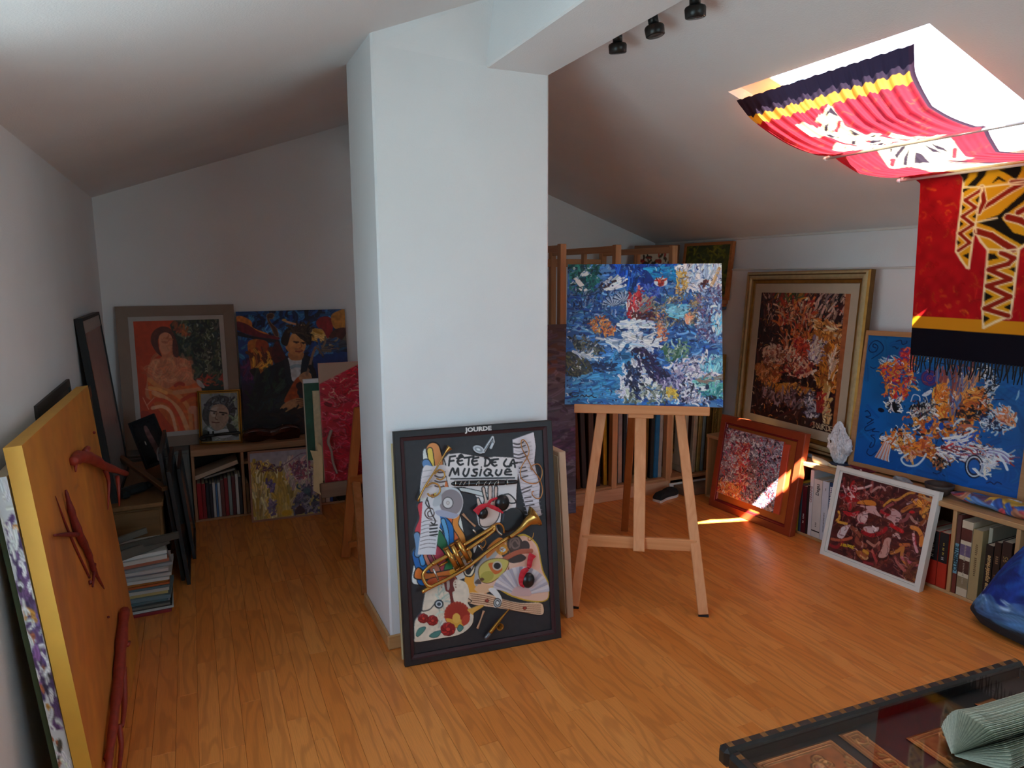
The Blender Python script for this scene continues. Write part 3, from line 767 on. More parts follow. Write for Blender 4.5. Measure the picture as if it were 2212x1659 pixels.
    A.strokes(110, ['#14141c','#2c2a34','#8c5a3c','#c87a44','#dfe3ea'], 8, 3, 30, 60, 50, ((820,1150),(900,1140),(940,1200),(860,1240),(820,1210)))
    A.strokes(200, Wt+['#2a2c50','#7a5a8c','#b03a3a'], 17, 3, -5, 18, 14, ((820,1060),(1120,1060),(1340,1110),(1340,1180),(1080,1190),(840,1140)))
    for k in range(6): A.line([(1230, 1085+6*k), (1320, 1100+8*k), (1370, 1170+12*k-40)], 3, ('#e8eef6', '#c2d2e8', '#8f80b8')[k % 3], h=.001)
    A.line([(1300,1130),(1340,1190),(1362,1240)], 4, '#e6edf5', h=.001)
    for r, c in ((90, '#15182a'), (80, '#cfd6e0'), (68, '#1a2440'), (54, '#1a62b6')): A.ell((1120,1220), r*.75, r, c, h=.001)
    A.strokes(50, Wt+['#a8b4c4'], 13, 3.2, 60, 40, 40, ((1180,1140),(1250,1150),(1250,1260),(1150,1300),(1180,1220)))
    A.strokes(170, ['#e4ecf4','#9fc4e2','#10224c','#c8d4e2','#0c1a3c'], 11, 2.4, 40, 60, 50, ((1150,840),(1330,780),(1420,880),(1300,950),(1160,930)))
    A.line([(1270,790),(1340,770),(1405,810),(1425,870),(1380,930),(1330,940)], 2.6, '#c8e2f0', h=.001)
    A.strokes(70, ['#d87a4a','#e6b090','#c8ccd4'], 10, 3, 50, 60, 40, ((1260,820),(1380,800),(1400,880),(1300,890)))
    A.strokes(110, ['#e6ecf2','#141824','#c2ccd8'], 8, 2.4, 60, 70, 50, ((1120,480),(1240,470),(1280,600),(1230,760),(1160,760),(1200,600)))
    A.poly([(1425,690),(1435,650),(1445,640),(1440,690),(1415,720)], '#8fc4e4')
    A.strokes(260, ['#f0f0f4','#101420','#d8702a','#c8d8ea','#8c2c34'], 7, 1.4, 40, 70, 60, ((430,480),(680,380),(1120,500),(1240,620),(1400,840),(1320,1160),(900,1180),(560,1120),(430,1060),(600,880)), h=.0012)
    ink = '#0a1a4c'
    for P in ([(410,350),(390,340),(400,320),(425,340),(410,375),(375,380),(360,350),(390,305),(430,300),(465,340),(450,380),(380,430)], [(555,300),(590,290),(600,320),(630,310),(632,295)], [(530,340),(550,340),(560,355),(570,345)],
              [(330,820),(350,815),(370,850),(335,860),(380,880),(345,910),(390,880)], [(390,900),(330,940),(340,965),(400,945),(380,965),(430,970)], [(395,995),(370,1000),(400,1030),(385,1080),(360,1085),(375,1050)], [(350,1100),(340,1130),(370,1150),(410,1120)],
              [(820,1270),(850,1280),(880,1262)], [(890,1285),(905,1295)], [(1250,715),(1330,712)], [(370,490),(390,500),(410,495)], [(1210,1345),(1240,1335),(1265,1352),(1290,1335),(1320,1350)]):
        A.line(P, 1.6, ink, h=.0003)
    return A
def art_gold_autumn():
    q = ((405,432),(1075,425),(890,1500),(262,1470))
    A = Art(190, 290, '#2c1518', q, 7)
    A.strokes(520, ['#2a1318','#3c1a1e','#1c1018','#4a2a28','#201a26'], 22, 5, 80, 20, 12)
    A.strokes(130, ['#8a6f62','#b09080','#6a4a44','#c9a898','#5a2020'], 22, 3.2, lambda u, v: 100 if u < .4 else 75, 14, 12, ((405,450),(1030,440),(1000,700),(420,720)))
    A.strokes(50, ['#3c4a30','#5a5c38','#c48a34','#8f2a28'], 20, 4.5, 70, 20, 12, ((500,440),(740,440),(700,560),(520,560)))
    A.strokes(180, ['#c05a2c','#d8783c','#a83a2a','#d8a078','#8c2c28','#e0b89a'], 17, 4, lambda u, v: 90+(u-.45)*-150, 22, 18, ((560,520),(820,500),(760,800),(640,1080),(560,900),(520,700)))
    A.strokes(110, ['#d8b890','#c89860','#e0c8a8','#b87038','#c88a3c'], 14, 5, -35, 25, 25, ((780,640),(900,640),(990,750),(960,800),(800,760)))
    A.strokes(260, ['#c07a2c','#d08c34','#a85f24','#b8702c','#d89a48','#8a4a20'], 22, 4.4, lambda u, v: 100-80*(v-.5), 16, 22, ((740,820),(860,780),(970,860),(960,1050),(900,1200),(780,1180),(830,1000)))
    A.strokes(160, ['#c8a08c','#d8b8a4','#a86a58','#8c4a40','#e0c8b4'], 10, 4.2, 40, 60, 50, ((380,920),(520,890),(560,1000),(500,1060),(400,1050)))
    A.strokes(160, ['#b87038','#c88850','#8c4a28','#d8a070','#a05a38'], 13, 4.4, 70, 40, 40, ((320,1080),(480,1060),(520,1160),(420,1220),(340,1180)))
    A.strokes(160, ['#d8a88c','#c87858','#e0bca4','#b04a38','#8c2c34','#f0d8c4'], 14, 4, 80, 35, 30, ((560,900),(760,900),(770,1080),(640,1140),(540,1060)))
    A.strokes(80, ['#c8402c','#a82a2c','#d8583c'], 12, 3.2, 60, 40, 30, ((640,860),(740,820),(740,940),(660,960)))
    A.strokes(70, ['#d8c8b8','#8c7a9c','#b8a8b8','#e6dcd0'], 14, 4, 65, 30, 25, ((760,840),(850,830),(790,1020),(740,960)))
    A.strokes(80, ['#c88a34','#b87028','#d8a04c'], 17, 4, -20, 20, 25, ((360,1200),(560,1180),(720,1190),(700,1230),(480,1250)))
    A.strokes(120, ['#8c8a9c','#b8b8c8','#3a3a54','#d0ccd0','#5a5468'], 10, 3, 75, 30, 40, ((690,1240),(770,1240),(760,1400),(700,1420)))
    A.strokes(90, ['#6a4a4c','#8c7078','#3a2a34','#a08890'], 15, 3.6, 85, 18, 12, ((380,1240),(680,1240),(640,1380),(340,1360)))
    A.strokes(40, ['#d8b078','#c89850','#e0c898'], 20, 4.5, 85, 10, 8, ((820,1180),(860,1180),(845,1440),(815,1440)))
    A.strokes(30, ['#a82a28','#8c2024'], 15, 5, 85, 12, 8, ((780,1240),(815,1240),(805,1360),(770,1360)))
    A.strokes(26, ['#f0e0d0','#e8c8b0'], 22, 2.4, 85, 14, 10, ((890,900),(920,900),(910,1110),(870,1110)))
    A.strokes(650, ['#160c12','#d8b89c','#b8502c','#281420','#7a3a20','#4a2018','#c8843c'], 8, 1.6, 75, 50, 40)
    A.poly([(1035,425),(1078,420),(894,1505),(860,1505)], '#a8623a', smooth=False, var=.08)
    for P in ([(738,1438),(752,1438)], [(746,1438),(745,1475),(732,1482)], [(764,1442),(758,1465),(768,1480),(776,1462),(764,1442)], [(782,1442),(780,1474),(792,1480),(796,1445)], [(805,1440),(800,1480)], [(805,1440),(820,1445),(805,1460),(822,1485)], [(828,1442),(828,1484),(844,1476),(848,1458),(840,1444),(828,1442)], [(868,1445),(850,1448),(852,1485),(868,1484)], [(852,1465),(864,1464)]):
        A.line(P, 1.6, '#d8c8a0', smooth=False)
    return A
def art_red_impasto():
    A = Art(170, 176, '#a08890', ((280,320),(880,470),(780,1165),(205,960)), 9)
    A.strokes(500, ['#8c2c3c','#b04a4c','#c87a6a','#5a3a4c','#9c8c9c','#d8c8c8'], 12, 3.4, 30, 60, 50, h=.002)
    A.strokes(420, ['#7f7c94','#a8a4b4','#585468','#c8c4cc','#34303c','#8c96a0'], 10, 2.6, 45, 60, 60, ((500,430),(870,480),(790,1160),(450,1040),(540,700)), h=.0022)
    A.strokes(260, ['#c83c3c','#d86a50','#e09070','#a82838','#f0b8a0'], 11, 3, 80, 40, 40, ((400,480),(520,500),(500,960),(400,960)), h=.0022)
    A.strokes(200, ['#e09050','#d8703c','#f0b070','#b8402c'], 11, 3.4, 20, 50, 40, ((215,850),(430,900),(430,1030),(205,960)), h=.0022)
    A.strokes(90, ['#f4f0ec','#e8e4e8'], 8, 2.4, 60, 60, 60, ((300,350),(380,370),(640,500),(660,560),(350,820),(310,860)), h=.0025)
    A.poly([(530,660),(610,680),(580,830),(520,820)], '#8a6a62', a=.7)
    A.strokes(420, ['#1c1420','#f0ecf0','#c02c38','#f4f4f4','#3a2c3c','#d8487c'], 8, 1.6, 50, 70, 80, h=.0026)
    return A
def art_maroon_figures():
    A = Art(210, 186, '#4c1f20', ((305,240),(1060,440),(900,1185),(165,890)), 11)
    A.strokes(360, ['#4a1e1f','#5a2a24','#3c1819','#6a3028','#552019'], 26, 8, 20, 50, 25, h=.0004); A.blur(2)
    def swoosh(n, pal, where, w=6, l=30, ang=30): A.strokes(n, pal, l, w, ang, 45, 45, where, a=.9, h=.0008)
    Pk = ['#c88a88','#d8a8a4','#b06a68','#e6c8c4']; Rd = ['#a01c20','#c02428','#861820']; Or = ['#c8702c','#d88a34','#b85a28','#e0a040']
    swoosh(26, ['#8c3c34','#6a2a28','#a0524a'], ((280,330),(500,380),(480,560),(270,540)), 7)
    swoosh(16, Rd, ((320,400),(400,410),(390,500),(330,500)), 7, 20, 70); swoosh(8, Pk, ((300,340),(480,400),(470,430),(300,380)), 4, 34, -20)
    A.poly([(415,500),(450,475),(540,470),(580,500),(560,520),(470,505)], '#d07a2c', h=.001)
    A.poly([(300,560),(370,575),(440,560),(420,600),(340,605)], '#b4202a', h=.001)
    A.poly([(400,510),(480,520),(570,520),(585,560),(625,615),(560,590),(510,580),(500,640),(470,670),(415,640),(430,590),(500,545)], '#cfa09c', h=.001)
    A.ell((480,612), 26, 34, '#d8b4b0', .5); A.line([(415,640),(430,660),(470,668)], 3, '#b04048')
    A.line([(540,400),(600,360),(640,365),(655,385)], 5, '#b0807a'); A.line([(640,520),(700,470),(760,465),(850,410),(900,405)], 5, '#c88a34')
    A.line([(620,560),(680,520),(740,490)], 6, '#9c4a4c'); A.line([(620,565),(660,590),(690,600)], 6, '#a82028')
    A.poly([(660,620),(700,590),(710,540),(760,560),(790,600),(780,650),(740,660),(735,690),(710,650)], '#c89a98', h=.001)
    A.line([(780,650),(830,630),(850,590)], 7, '#8c4a4a'); A.line([(800,560),(870,520),(930,515)], 8, '#b06a2c'); A.line([(840,500),(900,470),(970,445)], 4, '#b89090')
    A.line([(870,610),(900,650),(960,670)], 6, '#a87a70'); A.ell((880,570), 26, 12, '#c01c20', h=.001); A.line([(265,570),(270,620),(250,650),(330,670)], 6, '#cf9a3c')
    A.poly([(250,760),(290,700),(360,680),(340,720),(300,790),(260,790)], '#d0c0c0', h=.001); A.line([(200,800),(280,810),(370,790)], 6, '#b0563c'); A.line([(190,850),(240,870),(290,830)], 7, '#8c1f28')
    A.line([(370,700),(430,760),(410,820),(480,860)], 9, '#8c4a34'); A.poly([(470,700),(520,690),(560,700),(600,700),(580,740),(520,750),(480,730)], '#d0aeac', h=.001)
    A.line([(460,740),(540,770),(620,745),(660,710)], 8, '#a81c24', h=.001); A.line([(700,680),(750,710),(795,735)], 8, '#c0181c', h=.001); A.line([(545,690),(575,715),(560,735)], 3, '#f0dcd8')
    A.line([(880,700),(930,720),(960,780),(955,850)], 9, '#d88438', h=.001); A.line([(890,760),(900,840),(920,910)], 6, '#d898a0'); A.line([(905,770),(912,850)], 2.5, '#b02c3c')
    A.poly([(590,950),(620,880),(650,800),(700,790),(690,850),(680,920),(640,960)], '#c89488', h=.001); A.line([(720,770),(750,760),(770,790)], 6, '#d0a49c')
    A.line([(700,920),(760,900),(800,870),(790,960),(850,1040)], 7, '#c07838'); A.line([(780,850),(850,850)], 7, '#c86a30'); A.line([(790,960),(850,1000),(925,1030)], 7, '#b85a6c'); A.line([(735,960),(760,1010),(820,1080)], 8, '#b06058')
    A.line([(540,900),(560,960),(590,1020)], 6, '#a83c3c'); A.line([(500,820),(560,860),(600,830)], 6, '#b07868'); A.poly([(400,900),(450,900),(510,890),(500,960),(440,970)], '#b0682c', .8); A.line([(470,900),(500,920)], 7, '#c8902c')
    A.line([(440,940),(480,970),(500,960)], 4, '#d0a070'); A.line([(470,1000),(540,1015)], 6, '#8c2c34'); A.line([(1000,540),(990,640),(950,670)], 8, '#8c4a24', .8)
    swoosh(20, Or, ((960,480),(1050,470),(1020,640),(960,640)), 5, 24, 80); swoosh(16, ['#6a3a24','#7c4a2c'], ((820,1080),(920,1060),(900,1170),(830,1150)), 6)
    A.strokes(420, ['#3a1516','#d8aaa0','#b86a5c','#2c1012','#7a2c2a','#5c2420','#9c4a40'], 12, 2.0, 30, 60, 50, h=.0008, a=.6)
    A.line([(285,838),(282,855),(274,855)], 1.7, '#d8b820', smooth=False)
    for k, P in enumerate(([(300,842),(296,858),(308,862),(312,846),(302,842)], [(318,846),(316,864),(328,866),(332,850)], [(338,866),(342,850),(354,856),(342,862),(352,872)], [(358,872),(362,856),(374,864),(368,876),(358,872)], [(392,862),(380,860),(376,880),(390,882)])):
        A.line(P, 1.7, '#d8b820', smooth=False)
    return A
def art_orange():
    A = Art(150, 140, '#c77a2c', ((65,241),(362,22),(580,1137),(427,1934)), 13)
    A.grad([(0, '#c8842f'), (.35, '#cc7c30'), (.7, '#c0702c'), (1, '#c8802c')])
    A.mottle(.06, 26); A.strokes(150, ['#d08a34','#b8682a','#c4762e','#a85a2a'], 34, 16, 62, 25, 6, a=.14, h=0); A.blur(6)
    A.strokes(18, ['#a86030','#9c5a34','#b06a3c'], 26, 8, 62, 8, 4, ((190,800),(300,740),(350,1200),(260,1350)), a=.25, h=0); A.blur(4)
    A.ell((306,440), 6, 14, '#a86a34', .6); A.mottle(.03, 4)
    return A
def art_woman():
    A = Art(190, 226, '#c4431f', ((503,305),(1352,300),(1388,1395),(548,1412)), 17)
    A.mottle(.07, 30)
    A.poly([(905,305),(1352,300),(1388,1395),(1100,1395),(1150,960),(1060,900),(1050,720),(935,660),(880,430),(860,350)], '#2b3026', smooth=False)
    A.strokes(420, ['#2a3028','#3a4030','#1e2420','#4a5038','#5c5a48','#283838'], 15, 4, 60, 60, 30, ((905,310),(1350,305),(1375,960),(1090,900),(1050,720),(940,650)))
    A.strokes(50, ['#8a8a78','#a8a890','#c8c4b0'], 8, 1.6, 70, 40, 30, ((950,330),(1345,330),(1360,860),(1080,860)))
    A.strokes(30, ['#9c4a2c','#a83a2c'], 10, 3, 0, 30, 20, ((1090,860),(1370,880),(1370,980),(1100,960))); A.strokes(24, ['#a85a34','#8c4a30'], 9, 4, 60, 40, 20, ((860,340),(1040,420),(1020,480),(900,440)))
    skin = '#d07850'
    A.poly([(750,560),(880,560),(880,660),(1000,690),(1055,760),(1060,880),(1110,940),(1130,1080),(640,1080),(620,880),(640,740),(700,690),(770,660)], skin, var=.05)
    A.strokes(90, ['#d88a62','#c86a44','#e0a078','#cf7a58'], 20, 8, 40, 60, 30, ((640,740),(1040,740),(1050,900),(640,900)), a=.4, h=0); A.blur(1)
    A.poly([(690,420),(760,370),(840,375),(890,430),(930,560),(930,670),(880,640),(870,470),(800,430),(740,490),(750,600),(770,660),(715,610),(670,510)], '#5a2a20', var=.15)
    A.poly([(748,470),(800,425),(860,445),(880,520),(850,610),(800,640),(760,600)], '#d58a66'); A.strokes(16, ['#b05a3c','#c87a58'], 10, 3, 10, 30, 20, ((770,480),(860,480),(850,560),(780,560)), a=.6, h=0)
    A.poly([(630,880),(700,940),(800,980),(900,940),(1000,960),(1110,940),(1130,1080),(1120,1395),(900,1395),(720,1180),(640,1050)], '#d8642c', var=.06)
    for P, w, c in (([(640,880),(760,980),(900,1040),(1010,1180),(1030,1380)], 9, '#e08a4c'), ([(680,1010),(800,1080),(920,1200),(990,1380)], 10, '#e8a070'), ([(620,1130),(700,1080),(820,1120),(900,1250),(940,1390)], 8, '#d84a20'), ([(880,1020),(1000,1010),(1120,1000)], 9, '#dc9060'), ([(950,1100),(1050,1050),(1110,1060)], 8, '#c84420'),
                    ([(640,960),(720,980),(800,1020)], 7, '#f0a058'), ([(890,950),(930,930),(970,945)], 7, '#b83a20'), ([(660,1160),(760,1150),(840,1220),(880,1390)], 7, '#f0b088'), ([(1040,1200),(1090,1220),(1100,1390)], 16, '#dc8a68')): A.line(P, w, c, .85)
    A.poly([(1100,905),(1140,915),(1180,980),(1150,985),(1110,950)], '#b8a8a0')
    for P in ([(575,1055),(625,1170)], [(600,970),(690,1000)], [(610,1130),(680,1060)]): A.line(P, 1.5, '#e8a080', smooth=False)
    A.poly([(540,1200),(640,1210),(680,1395),(548,1412)], '#8c2c20', .6); A.mottle(.05, 6)
    return A
def art_violinist():
    A = Art(214, 250, '#163a72', ((140,155),(1215,155),(1245,1505),(190,1490)), 19)
    A.grad([(0, '#1e4a8c'), (.35, '#1c3f86'), (.6, '#2a1c3c'), (1, '#120e16')])
    A.strokes(320, ['#1a4486','#2a66a8','#16305c','#3a7ab4','#101c3c'], 22, 7, 30, 40, 20, ((140,160),(1215,160),(1225,620),(200,760)))
    A.strokes(60, ['#4a2a58','#6a2c58','#3a1c48'], 18, 7, 60, 30, 20, ((160,740),(380,760),(360,900),(180,900)))
    A.poly([(140,210),(200,205),(280,260),(300,330),(440,400),(400,420),(260,360),(140,290)], '#c8742c', var=.1); A.poly([(140,260),(240,290),(360,380),(540,440),(500,470),(300,420),(140,340)], '#6a1f2a', var=.15); A.poly([(140,360),(300,420),(530,470),(500,500),(260,440),(140,400)], '#1c1a28')
    A.poly([(430,200),(470,180),(500,200),(480,240),(450,240),(470,290),(520,350),(535,430),(500,420),(470,340),(440,270)], '#4a3028', edge='#8a6a54'); A.line([(590,260),(640,285),(720,310),(800,330)], 4, '#c89a7c'); A.ell((595,258), 22, 14, '#d0a050')
    A.poly([(780,315),(860,350),(960,370),(1040,410),(1020,470),(960,500),(860,490),(820,420)], '#c89a48', var=.12); A.strokes(30, ['#d8b468','#a8782c'], 16, 5, -20, 20, 10, ((830,370),(1020,420),(980,490),(860,480)))
    A.poly([(915,290),(960,240),(1040,235),(1080,280),(1080,400),(1040,500),(980,380),(930,350)], '#8c2428', var=.12); A.poly([(1070,230),(1130,180),(1215,175),(1215,360),(1170,400),(1120,380),(1085,340)], '#b87a34', var=.12); A.poly([(1180,155),(1215,155),(1215,360),(1180,350)], '#c88a3c', smooth=False)
    A.poly([(1090,390),(1220,370),(1222,500),(1040,500)], '#4c2420', var=.2); A.strokes(60, ['#6a5a54','#8a7464','#3a3c4c','#2c5078'], 16, 5, 20, 25, 15, ((900,520),(1220,500),(1225,610),(930,640)))
    A.poly([(250,470),(330,450),(400,480),(430,560),(460,640),(470,740),(360,830),(280,800),(260,700),(270,600),(240,560)], '#b86a28', var=.15); A.poly([(330,460),(420,480),(440,560),(380,620),(320,560)], '#a0401c', var=.1); A.strokes(60, ['#d89a3c','#8c4a1c','#c87828','#5a2a18'], 14, 5, 80, 25, 15, ((260,620),(460,620),(460,750),(280,770))); A.poly([(255,770),(330,760),(350,840),(280,830)], '#241c1c')
    A.poly([(460,600),(520,480),(580,600),(590,690),(500,730)], '#4a1c20', var=.2)
    A.poly([(600,680),(780,650),(860,700),(880,900),(900,1500),(190,1490),(230,1180),(280,960),(380,790)], '#151a24', var=.2); A.strokes(120, ['#1a222c','#20303a','#10141c','#2c3a34'], 20, 7, 60, 30, 15, ((300,860),(560,800),(560,1200),(250,1220)), a=.7)
    A.poly([(620,670),(680,690),(770,660),(775,760),(720,880),(660,920),(635,800)], '#c8cdd0', var=.06); A.poly([(640,760),(690,740),(750,750),(740,780),(690,775),(650,790)], '#8ea8b8'); A.poly([(580,690),(625,690),(650,900),(660,1000),(600,900)], '#1c2430'); A.poly([(770,660),(830,720),(770,860),(740,850)], '#1a2230')
    A.poly([(630,610),(770,610),(760,690),(690,700),(640,680)], '#b87a4c')
    A.poly([(600,540),(640,460),(680,400),(760,420),(800,480),(800,560),(770,620),(720,650),(660,630),(620,590)], '#cc8c54'); A.poly([(640,480),(680,420),(730,430),(780,490),(790,540),(700,520),(640,560)], '#d89c62', .7)
    A.poly([(570,430),(620,350),(720,330),(810,350),(860,440),(850,540),(805,510),(780,490),(700,410),(660,380),(640,470),(610,540),(560,500)], '#221814', var=.2); A.strokes(40, ['#3a2a22','#181210','#4a3a30'], 16, 4, 40, 40, 30, ((580,400),(800,350),(850,460),(780,470),(660,390)))
    A.line([(685,497),(730,503)], 3, '#3a2018'); A.line([(765,510),(795,515)], 3, '#3a2018'); A.ell((710,512), 12, 5, '#241410'); A.ell((778,524), 9, 5, '#241410'); A.line([(752,510),(758,555),(735,568)], 2.2, '#9c5c34'); A.line([(700,600),(735,606),(765,598)], 3, '#8c4434'); A.poly([(690,570),(760,575),(755,590),(700,588)], '#8a5a40', .6)
    A.poly([(630,1000),(700,890),(760,870),(740,960),(700,1040),(720,1110),(640,1150),(570,1130)], '#a8481c', var=.15); A.poly([(690,970),(760,930),(820,1000),(830,1100),(760,1090)], '#34181a')
    A.poly([(720,880),(780,830),(840,850),(850,930),(820,1000),(760,960)], '#b88a64', var=.08); A.poly([(530,1200),(590,1140),(700,1105),(780,1130),(790,1180),(730,1220),(600,1240),(540,1250)], '#b48258', var=.1)
    for k in range(4): A.line([(690+8*k, 1120+24*k), (740+8*k, 1130+24*k), (785, 1150+20*k)], 2.2, '#7a5038')
    A.line([(900,570),(870,640),(830,780),(800,860)], 5, '#8a6a58'); A.line([(840,780),(880,900),(900,1500)], 9, '#1a1216'); A.strokes(80, ['#120e14','#1c161e','#2a1c20'], 20, 7, 10, 30, 10, ((200,1240),(900,1250),(900,1490),(200,1480)))
    A.mottle(.08, 5)
    return A
def art_portrait():
    A = Art(96, 128, '#8e9496', ((1195,1020),(1535,1005),(1548,1480),(1215,1495)), 23)
    A.mottle(.12, 14); A.strokes(60, ['#9aa2a4','#7c8488','#a8b0aa','#8a9880'], 14, 6, 60, 40, 20, h=.0004)
    A.poly([(1215,1200),(1260,1090),(1340,1040),(1440,1050),(1500,1120),(1510,1230),(1450,1320),(1440,1200),(1380,1130),(1310,1150),(1280,1230),(1270,1340),(1220,1280)], '#4c4c4e', var=.2); A.strokes(60, ['#5a5c60','#3c3c40','#747880'], 12, 4, 50, 50, 30, ((1240,1100),(1480,1080),(1490,1220),(1260,1200)), h=.0004)
    A.poly([(1275,1230),(1310,1140),(1400,1130),(1450,1190),(1445,1290),(1390,1370),(1330,1380),(1280,1320)], '#b09482', var=.08); A.poly([(1300,1170),(1350,1150),(1330,1210),(1290,1230)], '#c4b4ac', .7)
    A.line([(1290,1190),(1340,1200)], 3, '#3c2c28'); A.line([(1370,1205),(1435,1215)], 3.4, '#34241f'); A.ell((1320,1213), 12, 7, '#3a302e'); A.ell((1400,1228), 14, 8, '#3a302e'); A.line([(1345,1215),(1330,1265),(1350,1278)], 2.4, '#7c5a4c'); A.line([(1300,1300),(1335,1308),(1365,1305)], 2.6, '#6a3c34'); A.ell((1320,1240), 16, 12, '#d8c8c0', 0, .6)
    A.poly([(1260,1350),(1330,1390),(1400,1370),(1470,1380),(1480,1430),(1400,1460),(1330,1440),(1280,1420)], '#c9cdd2'); A.poly([(1220,1380),(1270,1400),(1300,1490),(1218,1494)], '#55594f'); A.poly([(1430,1320),(1500,1340),(1540,1440),(1470,1420)], '#4a4c48'); A.strokes(20, ['#8fa088','#a0ac94'], 10, 4, 60, 40, 20, ((1470,1240),(1535,1240),(1540,1380),(1490,1340)), h=.0004)
    return A
def art_yellow():
    A = Art(150, 150, '#cdb87c', ((568,235),(1175,195),(1225,785),(597,855)), 29)
    A.grad([(0, '#aaa2b0'), (.2, '#b6aab2'), (.28, '#c4b080'), (1, '#c2aa62')])
    A.strokes(240, ['#cdb878','#c8a848','#d8c898','#bfa258'], 20, 8, 85, 14, 8, ((580,380),(960,420),(960,830),(600,850)), h=.0004); A.poly([(780,490),(890,490),(950,700),(960,800),(830,810)], '#cba43c', .5)
    A.strokes(110, ['#d8ccc0','#c8b8b0','#b89aa0','#d8b0a8'], 14, 6, 70, 30, 20, ((860,340),(1120,280),(1220,600),(960,620)), h=.0006); A.strokes(70, ['#a05468','#b06a78','#8a4a60','#7c5878'], 9, 3.4, 60, 50, 40, ((940,340),(1120,300),(1130,460),(1000,500)), h=.0008)
    A.strokes(40, ['#8c5a48','#6a4a68','#5a4060','#a07848'], 7, 3, 30, 50, 40, ((600,320),(870,360),(860,400),(640,400)), h=.0008); A.strokes(30, ['#7c68a0','#6a5a8c','#a890b0'], 8, 4, 70, 30, 20, ((720,490),(790,500),(790,590),(740,580)), h=.0008); A.strokes(30, ['#8c7c9c','#6a5c80'], 8, 4, 80, 30, 20, ((750,680),(800,680),(790,810),(755,810)), h=.0008)
    A.strokes(120, ['#5c5a70','#7a6c88','#4a4458','#9c92a0','#3c4a5c'], 11, 5, 50, 50, 30, ((1040,540),(1200,560),(1220,780),(980,790),(960,700)), h=.0008); A.poly([(1000,740),(1040,715),(1080,760),(1060,790),(990,795)], '#4a2c38'); A.ell((1095,575), 36, 30, '#54707c', 0, .7); A.poly([(880,760),(950,760),(950,800),(870,805)], '#d0a020', .8)
    A.line([(870,350),(980,280),(1040,245),(1120,240)], 2, '#8a6a84'); A.line([(1020,280),(1040,400),(1035,440)], 2, '#7a5a6c'); A.line([(1130,400),(1140,640)], 2.6, '#6a5468'); A.mottle(.06, 6)
    return A
def art_red_field():
    A = Art(170, 220, '#a8152a', None, 31)
    A.grad([(0, '#b81f38'), (.4, '#a81a2c'), (1, '#a00e22')])
    A.strokes(500, ['#b02038','#c03048','#980e20','#a81428'], 14, 6, 20, 40, 20, h=.0008); A.strokes(260, ['#d0808a','#8c3038','#c89080','#6a1c20','#b85a60','#a88068'], 9, 1.6, -30, 40, 40, ((0,0),(1,0),(1,.42),(0,.42)), h=.0012)
    A.strokes(200, ['#c05060','#cf7880','#7c1420'], 10, 1.5, -40, 25, 30, ((0,.4),(1,.4),(1,1),(0,1)), h=.001); A.poly([(0,0),(.42,0),(.0,.17)], '#a58a78', smooth=False)
    return A
def art_purple():
    A = Art(60, 240, '#5c5468', None, 37)
    A.grad([(0, '#5a5058'), (.12, '#6a5450'), (.22, '#8a5a4c'), (.27, '#7c7480'), (.45, '#6c6478'), (.6, '#5a5068'), (.75, '#4a4656'), (.9, '#58586c'), (1, '#4c5066')])
    A.strokes(260, ['#6c6480','#807890','#4c4456','#5c5a70','#8c8498'], 16, 4, 0, 12, 8, a=.7); A.strokes(60, ['#6a4a70','#4a3a5c'], 14, 5, 10, 20, 10, ((0,.55),(1,.55),(1,.7),(0,.7)), a=.7)
    return A
def art_green():
    A = Art(70, 66, '#5c6422', None, 41)
    A.grad([(0, '#3a4420'), (.5, '#5c6420'), (1, '#8a7a1c')]); A.strokes(160, ['#4a5424','#6a6c20','#384020','#7c7a24'], 9, 3.5, 30, 60, 20); A.poly([(.35,.62),(.42,.3),(.46,.55),(.62,.58),(.55,.75),(.4,.75)], '#20281c', smooth=False)
    return A
def art_floral():
    A = Art(60, 56, '#d8ccb4', None, 43)
    A.strokes(60, ['#8c2420','#a83c2c','#2a2a20','#4c3a28'], 9, 4, 60, 60, 50, ((.1,.1),(.9,.1),(.9,.9),(.1,.9))); return A
def art_night():
    A = Art(50, 72, '#221e20', None, 47)
    A.poly([(.45,.2),(.6,.15),(.68,.4),(.75,.7),(.6,.95),(.5,.6)], '#7a5a58', var=.15); A.poly([(.55,.85),(.7,.7),(.9,.75),(.85,.95),(.55,.98)], '#a8a4a4'); A.ell((.3,.5), .03, .05, '#c8c4b8'); A.mottle(.2, 6); return A
def art_landscape():
    A = Art(40, 70, '#8c8868', None, 53)
    A.grad([(0, '#b8c0b8'), (.35, '#a8a890'), (.6, '#6a6a3c'), (1, '#a0803c')]); A.strokes(120, ['#7c6a3c','#5a5c34','#a89858','#4c3c24'], 8, 4, 40, 50, 20, ((0,.3),(1,.3),(1,1),(0,1))); return A

# ---------------------------------------------------------------- pictures, easels, rack
OIL = PAINT(.36, .0, 'oil_paint'); SOFT = PAINT(.6, .0, 'matte_paint', .15); PRINT = PAINT(.5, .0, 'print', .05)
RAW = M('#c8b89c', .85, var=.06, bump=.3, bscale=500)         # raw canvas
DARKEDGE = M('#20242c', .7)
GOLD = M('#a5793a', .34, .75, .18, 30); GOLD2 = M('#c9b88c', .38, .55, .12, 30); BRONZE = M('#6b4a22', .4, .6, .2, 30)
PINE = WOOD('#cf9a6c', '#b97e50', 'z', .5); PINEX = WOOD('#cf9a6c', '#b97e50', 'x', .5); PINEY = WOOD('#cf9a6c', '#b97e50', 'y', .5)
BEECH = WOOD('#de9a68', '#cd8450', 'z', .45); BEECHX = WOOD('#de9a68', '#cd8450', 'x', .45)
BLACK = M('#17171a', .45, var=.1)

